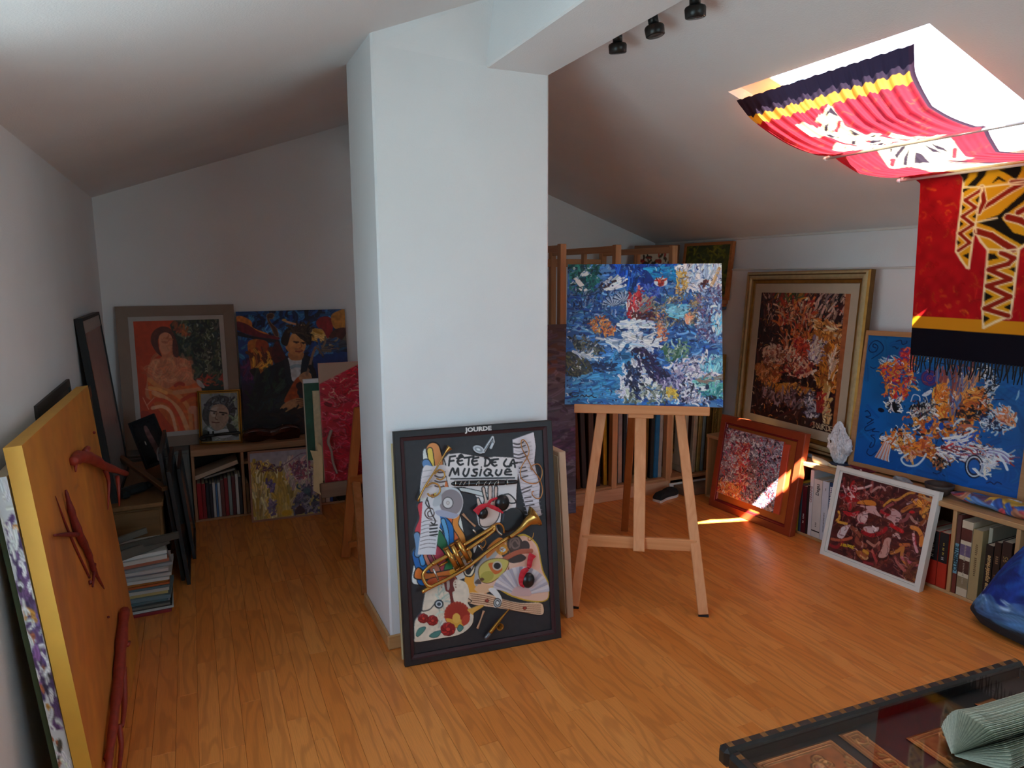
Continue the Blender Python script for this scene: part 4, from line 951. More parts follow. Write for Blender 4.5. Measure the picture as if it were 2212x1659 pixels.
def flat_prof(w, t, lip=.0): return [(0, t), (0, 0), (w, lip), (w, t)]
def easel_main():
    mx = T(1.787, 2.535, 0, R(-33)); k = .306
    e = thing('easel', 'pale wooden studio easel holding the blue river canvas in the middle of the floor', 'easel', mx)
    for s in (-1, 1):
        leg = B().bar((s*.295, 0, .008), (s*.105, k*1.52, 1.52), .046, .026, BEECH, (0, 1, 0)).build('leg', e)
        B().cbox((s*.295-.023, -.013, 0), (s*.295+.023, .013, .009), BLACK, .001).build('rubber_foot', leg)
    B().bar((-.264, k*.30, .30), (.264, k*.30, .30), .056, .022, BEECHX, (0, 1, 0)).build('crossbar', e)
    B().bar((0, k*.27-.024, .27), (0, k*1.5-.02, 1.5), .054, .024, BEECH, (0, 1, 0)).build('centre_post', e)
    B().bar((-.052, 1.03, .005), (-.012, k*1.45+.03, 1.44), .042, .024, WOOD('#a8602f', '#96501f', 'z', .45), (0, 1, 0)).build('back_leg', e)
    b = B().cbox((-.315, .205, .902), (.315, .292, .926), BEECHX, .003).cbox((-.315, .197, .892), (.315, .209, .934), BEECHX, .003)
    b.build('ledge', e)
    B().cbox((-.06, .215, .87), (.06, .275, .902), BEECHX, .003).build('ledge_bracket', e)
    B().bar((-.12, k*1.46, 1.46), (.12, k*1.46, 1.46), .05, .02, BEECHX, (0, 1, 0)).build('top_rail', e)
    m = mx @ T(-.362, .222, .9275, R(1.2), R(-17.6))
    c = thing('canvas_painting', 'square unframed river painting in blues and whites standing on the pale easel', 'painting', m)
    canvas(art_river(), .741, .700, c, OIL, M('#3a5a80', .6, var=.3, scale=20), .02)
    B().cbox((.03, .02, .03), (.711, .024, .67), RAW, .001).build('canvas_back', c)
easel_main()

def easel_second():
    e = thing('easel', 'orange-brown wooden easel half hidden behind the white column', 'easel')
    Wd = WOOD('#b8672c', '#a05420', 'z', .45); Wx = WOOD('#b8672c', '#a05420', 'x', .45)
    B().bar((.683, 3.745, .002), (.812, 3.86, .815), .05, .028, Wd, (0, 1, 0)).build('leg', e)
    B().bar((1.30, 3.745, .002), (1.17, 3.86, .815), .05, .028, Wd, (0, 1, 0)).build('leg', e)
    B().bar((.79, 3.858, .797), (1.19, 3.858, .797), .045, .026, Wx, (0, 1, 0)).build('top_rail', e)
    B().bar((.73, 3.80, .42), (1.25, 3.80, .42), .05, .026, Wx, (0, 1, 0)).build('crossbar', e)
    B().bar((.685, 3.24, .002), (.765, 3.775, .41), .045, .026, WOOD('#c07a48', '#a8642f', 'z', .45), (0, 1, 0)).build('strut', e)
    B().bar((1.29, 3.24, .002), (1.20, 3.775, .41), .045, .026, WOOD('#c07a48', '#a8642f', 'z', .45), (0, 1, 0)).build('strut', e)
    B().bar((.66, 3.52, .16), (1.30, 3.52, .16), .03, .02, Wx, (0, 1, 0)).build('stretcher', e)
    B().cbox((.59, 3.885, .335), (1.30, 4.06, .385), WOOD('#8a6c58', '#7a5c48', 'x', .6), .003).cbox((.59, 3.872, .315), (1.30, 3.888, .40), WOOD('#8a6c58', '#7a5c48', 'x', .6), .003).build('ledge', e)
    m = frame3((.617, 3.905, .386), (1.27, 3.885, .386), lean=R(5))
    c = thing('canvas_painting', 'bright red textured canvas with a bare beige corner on the second easel', 'painting', m)
    canvas(art_red_field(), .62, .68, c, OIL, RAW, .02)
    m = frame3((.545, 4.0, .386), (.80, 3.99, .386), lean=R(4))
    c = thing('painted_board', 'dark green board with a white top edge tucked behind the red canvas', 'painting', m)
    B().cbox((0, 0, .12), (.25, .01, .56), M('#1f4a38', .6, var=.4, scale=25), .001).build('board', c)
    B().cbox((-.004, -.003, .56), (.254, .014, .585), M('#cfcfd4', .6), .002).build('edge_strip', c)
    B().cbox((-.006, -.003, .0), (.0, .013, .56), M('#b8a898', .6), .001).build('side_strip', c)
    m = frame3((.585, 3.965, .386), (.80, 3.955, .386), lean=R(4))
    c = thing('loose_canvas', 'narrow cream canvas edge showing between green board and red canvas', 'canvas', m)
    B().cbox((0, 0, 0), (.2, .016, .52), M('#c9b492', .8, var=.15, scale=40), .002).build('canvas', c)
    m = frame3((.555, 3.93, .33), (.66, 3.925, .33), lean=R(3))
    c = thing('paper_sheet', 'torn cream paper sheet hanging at the edge of the red canvas', 'paper', m)
    B().prism([(.0,.02),(.05,-.02),(.058,.10),(.062,.26),(.03,.3),(.036,.24),(-.005,.25),(.01,.19)], 0, .0015, M('#d6b98c', .8, var=.12)).build('sheet', c)
    pts = spline([(.66,3.868,.70),(.64,3.868,.64),(.655,3.868,.58),(.66,3.868,.52),(.68,3.868,.45)], 5)
    b = B().tube([tuple(p) for p in pts], [.009]*8+[.007]*(len(pts)-8), M('#8f7a70', .7, var=.2, scale=40), 7)
    tag(b.build('twig'), 'thin grey twig resting against the red canvas edge', 'twig')
easel_second()

def rack():
    e = thing('storage_rack', 'pale pine picture rack with open divider frames against the gable wall', 'rack')
    xs = (1.60, 2.137, 2.546, 3.000)
    for i, x in enumerate(xs):
        x1 = x+.044
        B().cbox((x, 3.955, .0), (x1, 4.0, 1.735), PINE, .003).build('post', e)
        B().cbox((x, 4.86, .0), (x1, 4.905, 1.735), PINE, .003).build('post', e)
        B().cbox((x+.008, 4.38, .1), (x+.036, 4.42, 1.69), PINE, .003).build('post', e)
        B().cbox((x+.006, 4.0, 1.685), (x+.038, 4.86, 1.728), PINEY, .003).build('rail', e)
        B().cbox((x+.006, 4.0, .86), (x+.038, 4.86, .89), PINEY, .003).build('rail', e)
    B().cbox((1.60, 3.962, .075), (3.56, 4.9, .098), PINEX, .003).build('bottom_board', e)
    B().cbox((1.60, 3.945, .0), (3.02, 3.956, .085), WOOD('#d3a27e', '#c08a62', 'x', .5), .003).build('kick_board', e)
    B().cbox((3.03, 3.945, .0), (3.56, 3.958, .06), M('#d8d6d2', .5), .003).build('kick_board', e)
    B().cbox((3.10, 4.05, 1.325), (3.585, 4.905, 1.352), PINEX, .003).build('top_shelf', e)
    B().cbox((3.10, 4.05, .098), (3.13, 4.09, 1.325), PINE, .003).build('post', e)
    B().cbox((1.60, 4.87, 1.60), (3.00, 4.90, 1.66), PINEX, .003).build('rail', e)
    # upright pictures stored in the rack, left to right
    G = 'pictures filed upright in the pine rack'
    items = [
     (2.262,.030,.80,'#3a2018','dark brown frame filed first beside the column',-3.5,None),
     (2.300,.030,.84,'#5a3420','brown and gold frame filed second from the column',-3.5,'g'),
     (2.345,.035,.80,'#2c1a14','near-black brown frame between two gold-edged ones',-3,None),
     (2.400,.040,.82,'#4a2c1c','wide brown frame partly behind the easel leg',-2,None),
     (2.450,.036,.74,'#3c1718','dark maroon frame next to the bright gold one',-1,None),
     (2.513,.028,.80,'#c8952c','shiny yellow-gold frame edge, brightest on the dark side',-1.5,'g'),
     (2.594,.026,.76,'#7a4a2c','reddish brown frame just right of the middle pine post',0,None),
     (2.626,.034,.78,'#8c8884','silver-grey frame left of the black one',-.5,'s'),
     (2.668,.020,.74,'#141416','black frame squeezed beside the white one',0,None),
     (2.695,.026,.70,'#cfd2d6','white frame hanging shortest, beside the centre post',.5,None),
     (2.845,.030,.82,'#7c5a28','brown-gold frame just behind the easel post',.5,'g'),
     (2.895,.030,.80,'#1c1c1a','black frame with light inner edge beside the blue one',.8,None),
     (2.930,.036,.82,'#0f5f8c','teal-blue painted frame, the only blue one in the rack',1,None),
     (2.966,.030,.72,'#9c948a','grey frame with mat around a dark print',1.2,'p'),
     (3.060,.024,.72,'#c8a878','speckled pale wooden frame left of a grey-blue one',1.2,None),
     (3.185,.030,.70,'#b0a690','light frame showing a small landscape picture',1.5,'l'),
     (3.268,.028,.84,'#b8ad98','beige frame right of the small landscape',2,None),
     (3.312,.026,.84,'#c8b070','cream and gold frame beside the beige one',2.2,'g'),
     (3.350,.020,.82,'#6c7c7c','thin teal-grey frame among the gold ones',2.2,None),
     (3.384,.034,.84,'#6e5222','dark antique gold frame third from the wall end',2.4,'g'),
     (3.430,.042,.86,'#9c7a3c','carved rope-pattern gold frame second from wall',2.4,'r'),
     (3.485,.030,.86,'#b8924c','light gold frame nearest the knee wall',2.4,'g')]
    for (x, t, h, c, lab, tilt, kind) in items:
        dp = .52; y0 = 4.005 if kind != 'r' else 4.0
        mx = frame3((x, y0+dp, .1), (x, y0, .1), lean=R(tilt))
        p = thing('stored_picture', lab, 'picture', mx, G)
        m = M(c, .35 if kind in ('g', 's', 'r') else .6, .6 if kind in ('g', 's', 'r') else 0, .15, 25)
        fw = .045 if kind != 'l' else .05
        moulding(dp, h, [(0, t), (0, .004), (.006, 0), (fw-.01, .004), (fw, .01), (fw, t)], [m], p)
        if kind == 'l':
            matboard(dp, h, fw, fw+.07, .008, M('#cfc8b4', .8), p)
            canvas(art_landscape(), dp-.24, h-.24, p, SOFT, RAW, .004, x0=.12, z0=.12, y0=.009)
        elif kind == 'p':
            matboard(dp, h, fw, fw+.09, .008, M('#b8aca4', .8), p); panel(dp-.26, h-.26, M('#3c2c28', .6, var=.4, scale=20), p, 'print', .13, .13, .010)
        else: panel(dp-2*fw+.01, h-2*fw+.01, M('#4c3a30', .7, var=.3, scale=16), p, 'canvas', fw-.005, fw-.005, .012)
        if kind == 'r':
            b = B()
            for j in range(40): b.tube([(dp+.004, t*.35+.006*math.sin(j*1.2), .01+j*h/41), (dp+.004, t*.65+.006*math.sin(j*1.2), .01+(j+.9)*h/41)], .005, m, 5)
            b.build('rope_carving', p)
    # pictures lodged on the top shelf
    mx = frame3((3.500, 4.52, 1.354), (3.540, 4.02, 1.354), lean=R(6))
    p = thing('framed_picture', 'olive green painting in an orange wooden frame perched on the rack shelf', 'painting', mx)
    moulding(.50, .425, flat_prof(.022, .03), [WOOD('#b8713c', '#a05c2c', 'x', .5)], p)
    canvas(art_green(), .46, .385, p, SOFT, RAW, .01, x0=.02, z0=.02, y0=.008)
    mx = frame3((3.28, 4.86, 1.354), (3.47, 4.53, 1.354), lean=R(7))
    p = thing('framed_picture', 'small red floral print in a wide wooden frame behind the green painting', 'painting', mx)
    moulding(.38, .42, flat_prof(.055, .022), [WOOD('#9c6c50', '#8a5a40', 'x', .55)], p)
    canvas(art_floral(), .28, .32, p, SOFT, RAW, .006, x0=.05, z0=.05, y0=.006)
    mx = T(3.42, 4.06, 1.285)
    for k, (c, lab, zz) in enumerate((('#b8713c', 'flat orange wooden frame lying under the rack shelf edge', .0), ('#5c6c84', 'thin blue-grey board lying below the orange frame', -.022))):
        o = B().cbox((3.40, 4.06, 1.305+zz), (3.58, 4.5, 1.322+zz), M(c, .6), .002).build('flat_board'); tag(o, lab, 'board')
    # tall dusk painting leaning on the rack's end
    mx = frame3((1.915, 3.86, 0), (2.215, 3.845, 0), lean=R(2))
    p = thing('canvas_painting', 'tall narrow unframed canvas of purple dusk leaning behind the column', 'painting', mx)
    canvas(art_purple(), .29, 1.235, p, SOFT, M('#4c4858', .7), .02)
    # cardboard and slipper under the rack
    o = B().cbox((3.06, 3.80, .001), (3.36, 3.94, .05), M('#7a5f4c', .85, var=.1), .002).build('cardboard_sheet'); tag(o, 'flat brown cardboard sheet lying at the foot of the rack', 'cardboard')
    s = thing('slipper', 'black slipper with a white sole on the floor under the rack', 'shoe', T(2.92, 3.84, 0, R(20)))
    sole = [(-.12, -.02), (-.11, -.038), (-.03, -.03), (.06, -.044), (.11, -.03), (.125, 0), (.11, .032), (.05, .044), (-.03, .034), (-.11, .036)]
    P = spline(sole, 4, True)
    b = B(); n = len(P)
    b.add([(x, y, 0) for x, y in P]+[(x, y, .018) for x, y in P], [tuple(range(n)), tuple(range(n, 2*n))]+[(i, (i+1) % n, n+(i+1) % n, n+i) for i in range(n)], M('#d8d6d0', .6)); b.build('sole', s)
    b = B(); lv = [(1, .018), (.97, .035), (.8, .055), (.5, .066), (.0, .07)]
    vs = []
    for (k, z) in lv: vs += [(x*k+(.02 if x > 0 else .0)*(1-k), y*k, z-(.0 if x > -.02 else .012*(1-k))) for x, y in P]
    b.add(vs, [(j*n+i, j*n+(i+1) % n, (j+1)*n+(i+1) % n, (j+1)*n+i) for j in range(len(lv)-1) for i in range(n)], M('#1a1a1c', .8), True); b.build('upper', s)
rack()

def wall_paintings():
    # gilt frame on the bookcase
    w, h = 1.044, 1.105
    mx = frame3((3.450, 3.805, .452), (3.371, 2.764, .466), lean=R(3.9))
    p = thing('framed_painting', 'tall gilt-framed painting of swirling ochre autumn shapes leaning on the knee wall', 'painting', mx)
    moulding(w, h, [(0, .05), (0, .016), (.008, .004), (.02, 0), (.026, .010), (.040, .006), (.052, .012), (.058, .02), (.075, .024), (.080, .032), (.080, .05)],
             [BRONZE, GOLD, GOLD2, BRONZE, GOLD2, GOLD2, BRONZE, GOLD, BRONZE, BRONZE], p)
    matboard(w, h, .078, .138, .03, M('#b9ab95', .85, var=.05, bump=.3, bscale=400), p, 'linen_slip')
    canvas(art_gold_autumn(), w-.27, h-.27, p, OIL, RAW, .01, x0=.135, z0=.135, y0=.034)
    mx = frame3((3.505, 2.77, .452), (3.515, 2.60, .452), lean=R(4))
    p = thing('canvas', 'black-edged canvas standing between the gilt frame and the blue painting', 'canvas', mx)
    B().cbox((0, 0, 0), (.17, .02, .66), M('#15161a', .7), .002).build('canvas_body', p)
    B().cbox((.01, .02, .01), (.16, .026, .65), RAW, .001).build('canvas_back', p)
    # blue abstract
    w, h = .90, .775
    mx = frame3((3.372, 2.762, .456), (3.446, 1.866, .474), lean=R(6.0))
    p = thing('framed_painting', 'bright blue abstract painting in a pale wooden frame behind the batik fringe', 'painting', mx)
    moulding(w, h, flat_prof(.027, .035), [WOOD('#b98a60', '#a87648', 'x', .5)], p)
    canvas(art_blue_abstract(), w-.05, h-.05, p, OIL, RAW, .01, x0=.025, z0=.025, y0=.01)
    mx = frame3((3.47, 1.86, .456), (3.50, 1.30, .456), lean=R(5))
    p = thing('framed_painting', 'wooden picture frame standing at the right of the blue painting', 'painting', mx)
    moulding(.55, .6, flat_prof(.05, .03), [WOOD('#a0703c', '#8a5a2c', 'x', .5)], p); panel(.45, .5, M('#6c5a3c', .7, var=.3), p, 'canvas', .05, .05, .01)
    # red framed impasto on the floor
    w, h = .676, .623
    mx = frame3((3.091, 3.603, 0), (3.130, 2.928, 0), lean=R(8.1))
    p = thing('framed_painting', 'red-brown framed impasto painting on the floor crossed by a sunbeam', 'painting', mx)
    F1 = M('#8f3a1e', .38, var=.1); F2 = M('#7a1a1c', .4); F3 = M('#a85a26', .4, var=.1)
    moulding(w, h, [(0, .045), (0, .004), (.004, 0), (.045, 0), (.047, .006), (.055, .006), (.062, .018), (.062, .045)], [F1, F1, F1, F2, F2, F2, F1], p)
    panel(w-.12, h-.12, F3, p, 'backing_panel', .06, .06, .016, .006)
    a = art_red_impasto(); canvas(a, .475, .44, p, PAINT(.28, .2, 'impasto'), M('#b83a24', .4), .014, x0=.055, z0=.105, y0=.003)
    B().cbox((.53, .002, .105), (.575, .016, .535), M('#c04a30', .4, var=.08), .002).build('red_strip', p)
    # white framed swirl
    w, h = .562, .504
    mx = frame3((3.098, 2.678, 0), (3.142, 2.117, 0), lean=R(11.4))
    p = thing('framed_painting', 'maroon swirling figures painting in a white frame leaning on the bookcase', 'painting', mx)
    WF = M('#dedbd2', .45, var=.04); WF2 = M('#b9b6ac', .5)
    moulding(w, h, [(0, .036), (0, 0), (.022, 0), (.024, .005), (.030, .005), (.034, .016), (.034, .036)], [WF, WF, WF2, WF, WF, WF2], p)
    canvas(art_maroon_figures(), w-.066, h-.066, p, OIL, RAW, .008, x0=.033, z0=.033, y0=.014)
wall_paintings()

def left_paintings():
    # nude on low cabinet and violinist on bookcase
    c = thing('low_cabinet', 'plain grey low cabinet in the dark corner below the orange portrait', 'cabinet')
    g = M('#6c6a66', .7, var=.05)
    B().cbox((-.465, 4.72, .0), (-.075, 4.985, .47), g, .004).build('body', c); B().cbox((-.455, 4.70, .02), (-.085, 4.718, .455), M('#74726e', .6), .003).build('door', c)
    w, h = .682, .895
    mx = frame3((-.430, 4.865, .472), (.257, 4.86, .472), lean=R(6.2))
    p = thing('framed_painting', 'orange and red painting of a seated woman in a wide taupe frame', 'painting', mx)
    moulding(w, h, [(0, .03), (0, 0), (.066, .004), (.066, .03)], [M('#8a7668', .7, var=.05)], p)
    matboard(w, h, .064, .094, .008, M('#b4aca6', .8), p)
    canvas(art_woman(), w-.182, h-.182, p, SOFT, RAW, .006, x0=.091, z0=.091, y0=.011)
    mx = frame3((.264, 4.865, .472), (.975, 4.86, .472), lean=R(5.8))
    p = thing('canvas_painting', 'unframed dark blue portrait of a seated violinist in a suit', 'painting', mx)
    canvas(art_violinist(), .706, .845, p, SOFT, M('#2a2c3a', .7), .022)
    mx = frame3((-.012, 4.825, .472), (.243, 4.77, .472), lean=R(6.5))
    p = thing('framed_painting', 'small grey portrait head in a narrow gold frame on the bookcase', 'painting', mx)
    moulding(.261, .349, [(0, .022), (0, .004), (.007, 0), (.012, .006), (.02, .006), (.02, .022)], [GOLD, M('#c08a2c', .35, .7), BRONZE, GOLD, GOLD], p)
    canvas(art_portrait(), .225, .313, p, SOFT, RAW, .006, x0=.018, z0=.018, y0=.008)
    mx = frame3((.256, 4.554, 0), (.688, 4.524, 0), lean=R(10.5))
    p = thing('framed_painting', 'yellow and lilac landscape in a thin wooden frame on the floor by the bookcase', 'painting', mx)
    moulding(.433, .448, flat_prof(.012, .028), [WOOD('#a8745c', '#946048', 'x', .5)], p)
    canvas(art_yellow(), .413, .428, p, SOFT, RAW, .01, x0=.01, z0=.01, y0=.006)
    # orange canvas with twigs against the near left wall
    mx = frame3((-.314, 2.045, .012), (-.300, 3.182, 0), lean=R(4.8))
    p = thing('canvas_painting', 'large orange canvas with dark red twigs fixed on it, nearest the viewer', 'painting', mx)
    A = art_orange()
    canvas(A, 1.137, 1.125, p, SOFT, M('#d29a34', .6, var=.05), .04)
    B().cbox((.02, .04, .02), (1.117, .042, 1.105), RAW, .001).build('canvas_back', p)
    Tw = M('#6e1d18', .55, var=.3, scale=60, bump=.4, bscale=90); Tw2 = M('#8a2f22', .5, var=.3, scale=50)
    def P(pts, y):
        uv = A.uv(pts); return [(u*1.137, -yy, (1-v)*1.125) for (u, v), yy in zip(uv, y if hasattr(y, '__len__') else [y]*len(pts))]
    def twig(pts, rad, y, m=Tw, name='twig', branches=()):
        q = spline([list(v) for v in P(pts, y)], 4); n = len(q); rs = np.interp(np.linspace(0, 1, n), np.linspace(0, 1, len(rad)), rad)
        rs = rs*(1+.12*np.sin(np.arange(n)*2.1))
        b = B().tube([tuple(v) for v in q], list(rs), m, 8)
        for (bp, br, by) in branches:
            q = spline([list(v) for v in P(bp, by)], 4); n = len(q)
            b.tube([tuple(v) for v in q], list(np.interp(np.linspace(0, 1, n), np.linspace(0, 1, len(br)), br)), m, 7)
        b.build(name, p)
    twig([(276,335),(300,318),(345,330),(400,372),(470,412)], [.013,.022,.020,.016,.011], [.01,.012,.02,.03,.05], Tw2, 'twig', [(((288,330),(285,350),(288,380)), (.010,.006,.002), (.012,.012,.01)), (((318,300),(322,285)), (.012,.01), (.02,.025)), (((410,385),(425,440),(440,552)), (.010,.007,.002), (.02,.02,.005)), (((440,420),(445,480),(460,545)), (.009,.006,.003), (.04,.04,.03))])
    twig([(238,450),(262,540),(295,640),(335,720),(362,800),(408,885)], [.003,.010,.013,.010,.008,.002], .012, Tw, 'twig', [(((185,635),(230,637),(288,642)), (.003,.006,.008), .01), (((205,470),(245,580),(290,690),(355,830)), (.001,.003,.004,.003), .004), (((365,775),(362,815),(355,870)), (.006,.005,.003), .012)])
    twig([(490,988),(472,1120),(456,1280),(430,1450),(395,1690)], [.018,.020,.018,.014,.009], .02, Tw2, 'twig', [(((478,1230),(482,1380),(470,1480)), (.012,.010,.006), .02), (((460,1470),(470,1560),(455,1680)), (.01,.008,.006), .016), (((425,1540),(410,1610)), (.01,.014), .016), (((490,1135),(502,1125)), (.01,.006), .026)])
    for k, (x, y, r) in enumerate(((383,222,.006),(438,1005,.005),(495,1285,.009),(357,850,.008))):
        q = P([(x, y)], .004)[0]; b = B(); b.lathe([(0, -r), (r*.7, -r*.7), (r, 0), (r*.7, r*.7), (0, r)], Tw, 8, Matrix.Translation(q)); b.build('bud', p)
    # canvases stacked behind it
    mx = frame3((-.358, 2.065, 0), (-.350, 3.05, 0), lean=R(4.9))
    c = thing('canvas', 'canvas with white and purple spattered edge behind the large orange one', 'canvas', mx)
    a = Art(14, 190, '#d3d8da', None, 61); a.strokes(70, ['#5c4470','#7a5c8c','#4a3460'], 8, 5, 80, 40, 30, ((0,.12),(1,.12),(1,.66),(0,.66)), h=0); a.strokes(26, ['#c88a3c','#a05a3c','#5c4470','#3c3c3c'], 4, 3, 60, 60, 30, h=0); a.strokes(60, ['#e6eaea','#d8dcdc'], 6, 3, 60, 60, 30, h=0)
    B().cbox((.001, 0, 0), (.98, .032, 1.06), RAW, .001).build('canvas_body', c)
    e = canvas(a, .032, 1.06, c, SOFT, RAW, .001, 'spattered_edge'); e.matrix_local = Matrix(((0, 1, 0, -.0005), (-1, 0, 0, .032), (0, 0, 1, 0), (0, 0, 0, 1)))
    mx = frame3((-.392, 2.08, 0), (-.386, 3.0, 0), lean=R(4.8))
    c = thing('canvas', 'dark green edged canvas nearest the side wall behind the orange one', 'canvas', mx)
    B().cbox((0, 0, 0), (.92, .016, 1.04), M('#3c4a2c', .7, var=.15), .002).build('canvas_body', c)
    mx = frame3((-.409, 2.75, 0), (-.405, 3.42, 0), lean=R(4.2))
    c = thing('framed_picture', 'dark grey framed picture top just visible above the orange canvas', 'picture', mx)
    moulding(.68, 1.125, flat_prof(.03, .011), [M('#3c3b38', .6)], c); panel(.62, 1.065, M('#4a4844', .6), c, 'canvas', .03, .03, .005)
left_paintings()

# ---------------------------------------------------------------- music collage leaning on the column
def music_collage():
    W, H = .678, .941
    mx = frame3((.678, 2.531, .003), (1.353, 2.474, 0), lean=R(7.8))
    p = thing('framed_collage', 'black framed music festival collage with a real trumpet leaning on the column', 'collage', mx)
    FB = M('#1d191b', .5, var=.12); FR = M('#341318', .5, var=.15)
    moulding(W, H, [(0, .03), (0, .003), (.003, 0), (.024, 0), (.028, .006), (.040, .010), (.042, .022), (.042, .03)], [FB, FB, FB, FR, FR, FB, FB], p)
    B().cbox((.010, .028, .01), (W-.01, .036, H-.012), M('#cdb98c', .8), .001).build('backing_board', p)
    B().cbox((-.006, .03, .02), (.006, .042, H-.05), M('#cdb98c', .8), .001).build('backing_edge', p)
    # the flat cut-outs, lettering and painted board (drawn in the collage's own picture coordinates)
    i = .04; w, h = W-2*i, H-2*i
    A = Art(270, 382, '#242226', ((112,190),(1000,127),(1058,1386),(165,1542)), 71)
    A.mottle(.12, 6)
    HT = .004; ink = '#141214'; pap = '#e3d9d6'
    # multicoloured striped ribbon at the left
    A.poly([(245,242),(335,246),(352,290),(375,330),(392,480),(440,560),(470,650),(498,790),(505,880),(560,960),(545,1040),(480,1060),(300,1100),(200,1095),(158,1075),(168,985),(190,870),(205,700),(215,600),(218,470),(238,350)], '#dcdcd6', h=HT)
    bands = [([(300,245),(320,330),(310,420),(330,520),(380,640),(420,740),(470,830)], '#d98a4c', 24), ([(280,250),(290,330),(300,430),(330,560),(390,660),(430,760)], '#e0c050', 9), ([(255,330),(275,380),(260,460)], '#5c86b8', 14),
             ([(225,600),(235,680),(205,760),(215,850)], '#c8404c', 15), ([(400,650),(420,740),(470,850)], '#d8642c', 17), ([(450,660),(440,720),(480,790),(490,850)], '#e08a34', 10), ([(345,690),(390,740),(395,830),(410,870)], '#1c6ab0', 19), ([(360,690),(380,760),(385,840)], '#5ca0d0', 7),
             ([(325,780),(355,840),(360,910),(390,980)], '#2c6a44', 16), ([(310,880),(340,920),(350,990)], '#b03a4c', 17), ([(200,900),(215,960),(235,1010),(230,1060)], '#1c62a8', 22), ([(215,905),(228,960)], '#4a90c8', 8), ([(262,905),(280,950),(310,1010)], '#c87a60', 16), ([(270,910),(290,950)], '#8c3a4c', 6), ([(190,780),(200,850),(195,900)], '#6a90b8', 10), ([(400,960),(390,1000)], '#2c7a44', 14)]
    for P, c, wd in bands: A.line(P, wd+3, ink, h=HT); A.line(P, wd, c, h=HT)
    A.poly([(172,1020),(200,985),(260,1020),(400,1000),(480,985),(470,1020),(350,1055),(190,1060)], '#d8742c', h=HT, edge=ink, ew=2); A.poly([(400,1005),(490,985),(480,1015),(420,1035)], '#e0a030', h=HT)
    A.poly([(262,1060),(420,1040),(440,1080),(340,1090),(280,1150),(262,1140)], '#c8562c', h=HT, edge=ink)
    # staves at the left
    A.poly([(240,352),(300,348),(385,345),(383,420),(360,470),(345,500),(300,520),(250,545),(222,540),(218,480)], '#d9cfcf', h=HT+.001)
    for k in range(4): A.line([(310,375+32*k), (340,388+30*k), (385,382+30*k)], 2.2, '#4a3834', h=HT+.001); A.line([(232,380+36*k), (290,372+34*k)], .8, '#8c8484', h=HT+.001)
    A.poly([(372,500),(395,520),(395,470),(380,440)], '#d8743c', h=HT)
    A.poly([(230,560),(330,540),(345,700),(330,760),(310,905),(195,903),(215,760),(225,640)], '#d8d5d8', h=HT+.001, smooth=False)
    for k in range(8): A.line([(222-2*k, 700+24*k), (260,688+24*k), (322-2*k, 692+24*k)], 1.0, '#6c6668', h=HT+.001)
    for k in range(4): A.line([(275,722+20*k), (322,716+20*k)], 2.4, ink, h=HT+.001)
    A.line([(262,545),(250,580),(275,610),(262,560),(285,640),(310,690),(300,712),(282,700)], 2, '#2a2626', h=HT+.001); A.line([(280,625),(262,640),(270,665),(300,655),(298,620),(265,610),(243,640),(260,672),(290,680)], 1.8, '#4a3430', h=HT+.001)
    # record and disc
    A.poly([(345,490),(400,480),(460,495),(492,560),(480,630),(440,675),(380,670),(310,640),(300,600),(340,580)], '#cdd0d4', h=HT); A.ell((412,575), 76, 84, '#8f8488', h=HT+.001, edge='#c8c8cc'); A.poly([(335,660),(310,632),(350,622),(420,640),(460,655),(420,675)], '#a4a6bc', h=HT+.001); A.poly([(300,600),(350,580),(345,490),(330,500),(300,560)], '#b8bcc0', h=HT)
    A.ell((392,578), 33, 35, '#d8d3d2', h=HT+.001, edge='#3a3436'); A.ell((392,578), 12, 13, '#b8aca8', h=HT+.001); A.ell((392,578), 4, 4, '#efe8e0', h=HT+.001)
    # banner
    A.poly([(372,300),(400,272),(470,268),(560,285),(600,290),(640,298),(700,292),(838,300),(842,420),(832,520),(830,610),(745,600),(705,560),(700,480),(640,478),(560,505),(500,480),(400,482),(390,440),(378,380),(385,340)], pap, h=HT+.0005, smooth=False)
    A.poly([(560,510),(585,560),(575,640),(590,720),(640,760),(730,700),(735,640),(830,610),(835,470),(560,480)], pap, h=HT+.0003, smooth=False); A.poly([(480,482),(650,520),(645,545),(520,515),(475,505)], '#cfd2cf', h=HT+.0005, edge=ink)
    # hand
    A.poly([(575,560),(590,548),(602,575),(615,590),(625,560),(610,490),(628,482),(640,540),(650,555),(652,478),(676,476),(676,560),(688,560),(690,490),(700,472),(712,490),(708,580),(725,640),(700,700),(650,730),(600,720),(590,640)], '#e0c0b0', h=HT+.001, edge=ink, ew=1.8)
    A.line([(730,540),(780,525),(822,560),(825,580),(790,582),(760,560),(740,550)], 2.2, ink, h=HT+.001)
    A.ell((612,640), 33, 42, '#1c1719', h=HT+.002); A.poly([(745,690),(760,640),(800,612),(855,625),(880,680),(850,730),(780,760),(745,740)], '#1b1b1d', h=HT+.001)
    # right-hand stave
    A.poly([(810,186),(945,140),(958,230),(948,330),(965,400),(985,480),(978,580),(995,660),(915,685),(890,600),(862,500),(848,420),(818,320)], '#ddd0d4', h=HT, smooth=False)
    for k in range(19):
        y = 205+25*k; x0 = 815+4.2*k; A.line([(x0, y), (x0+55, y+8), (x0+110, y-4)], 1.0, '#a89ca0', h=HT)
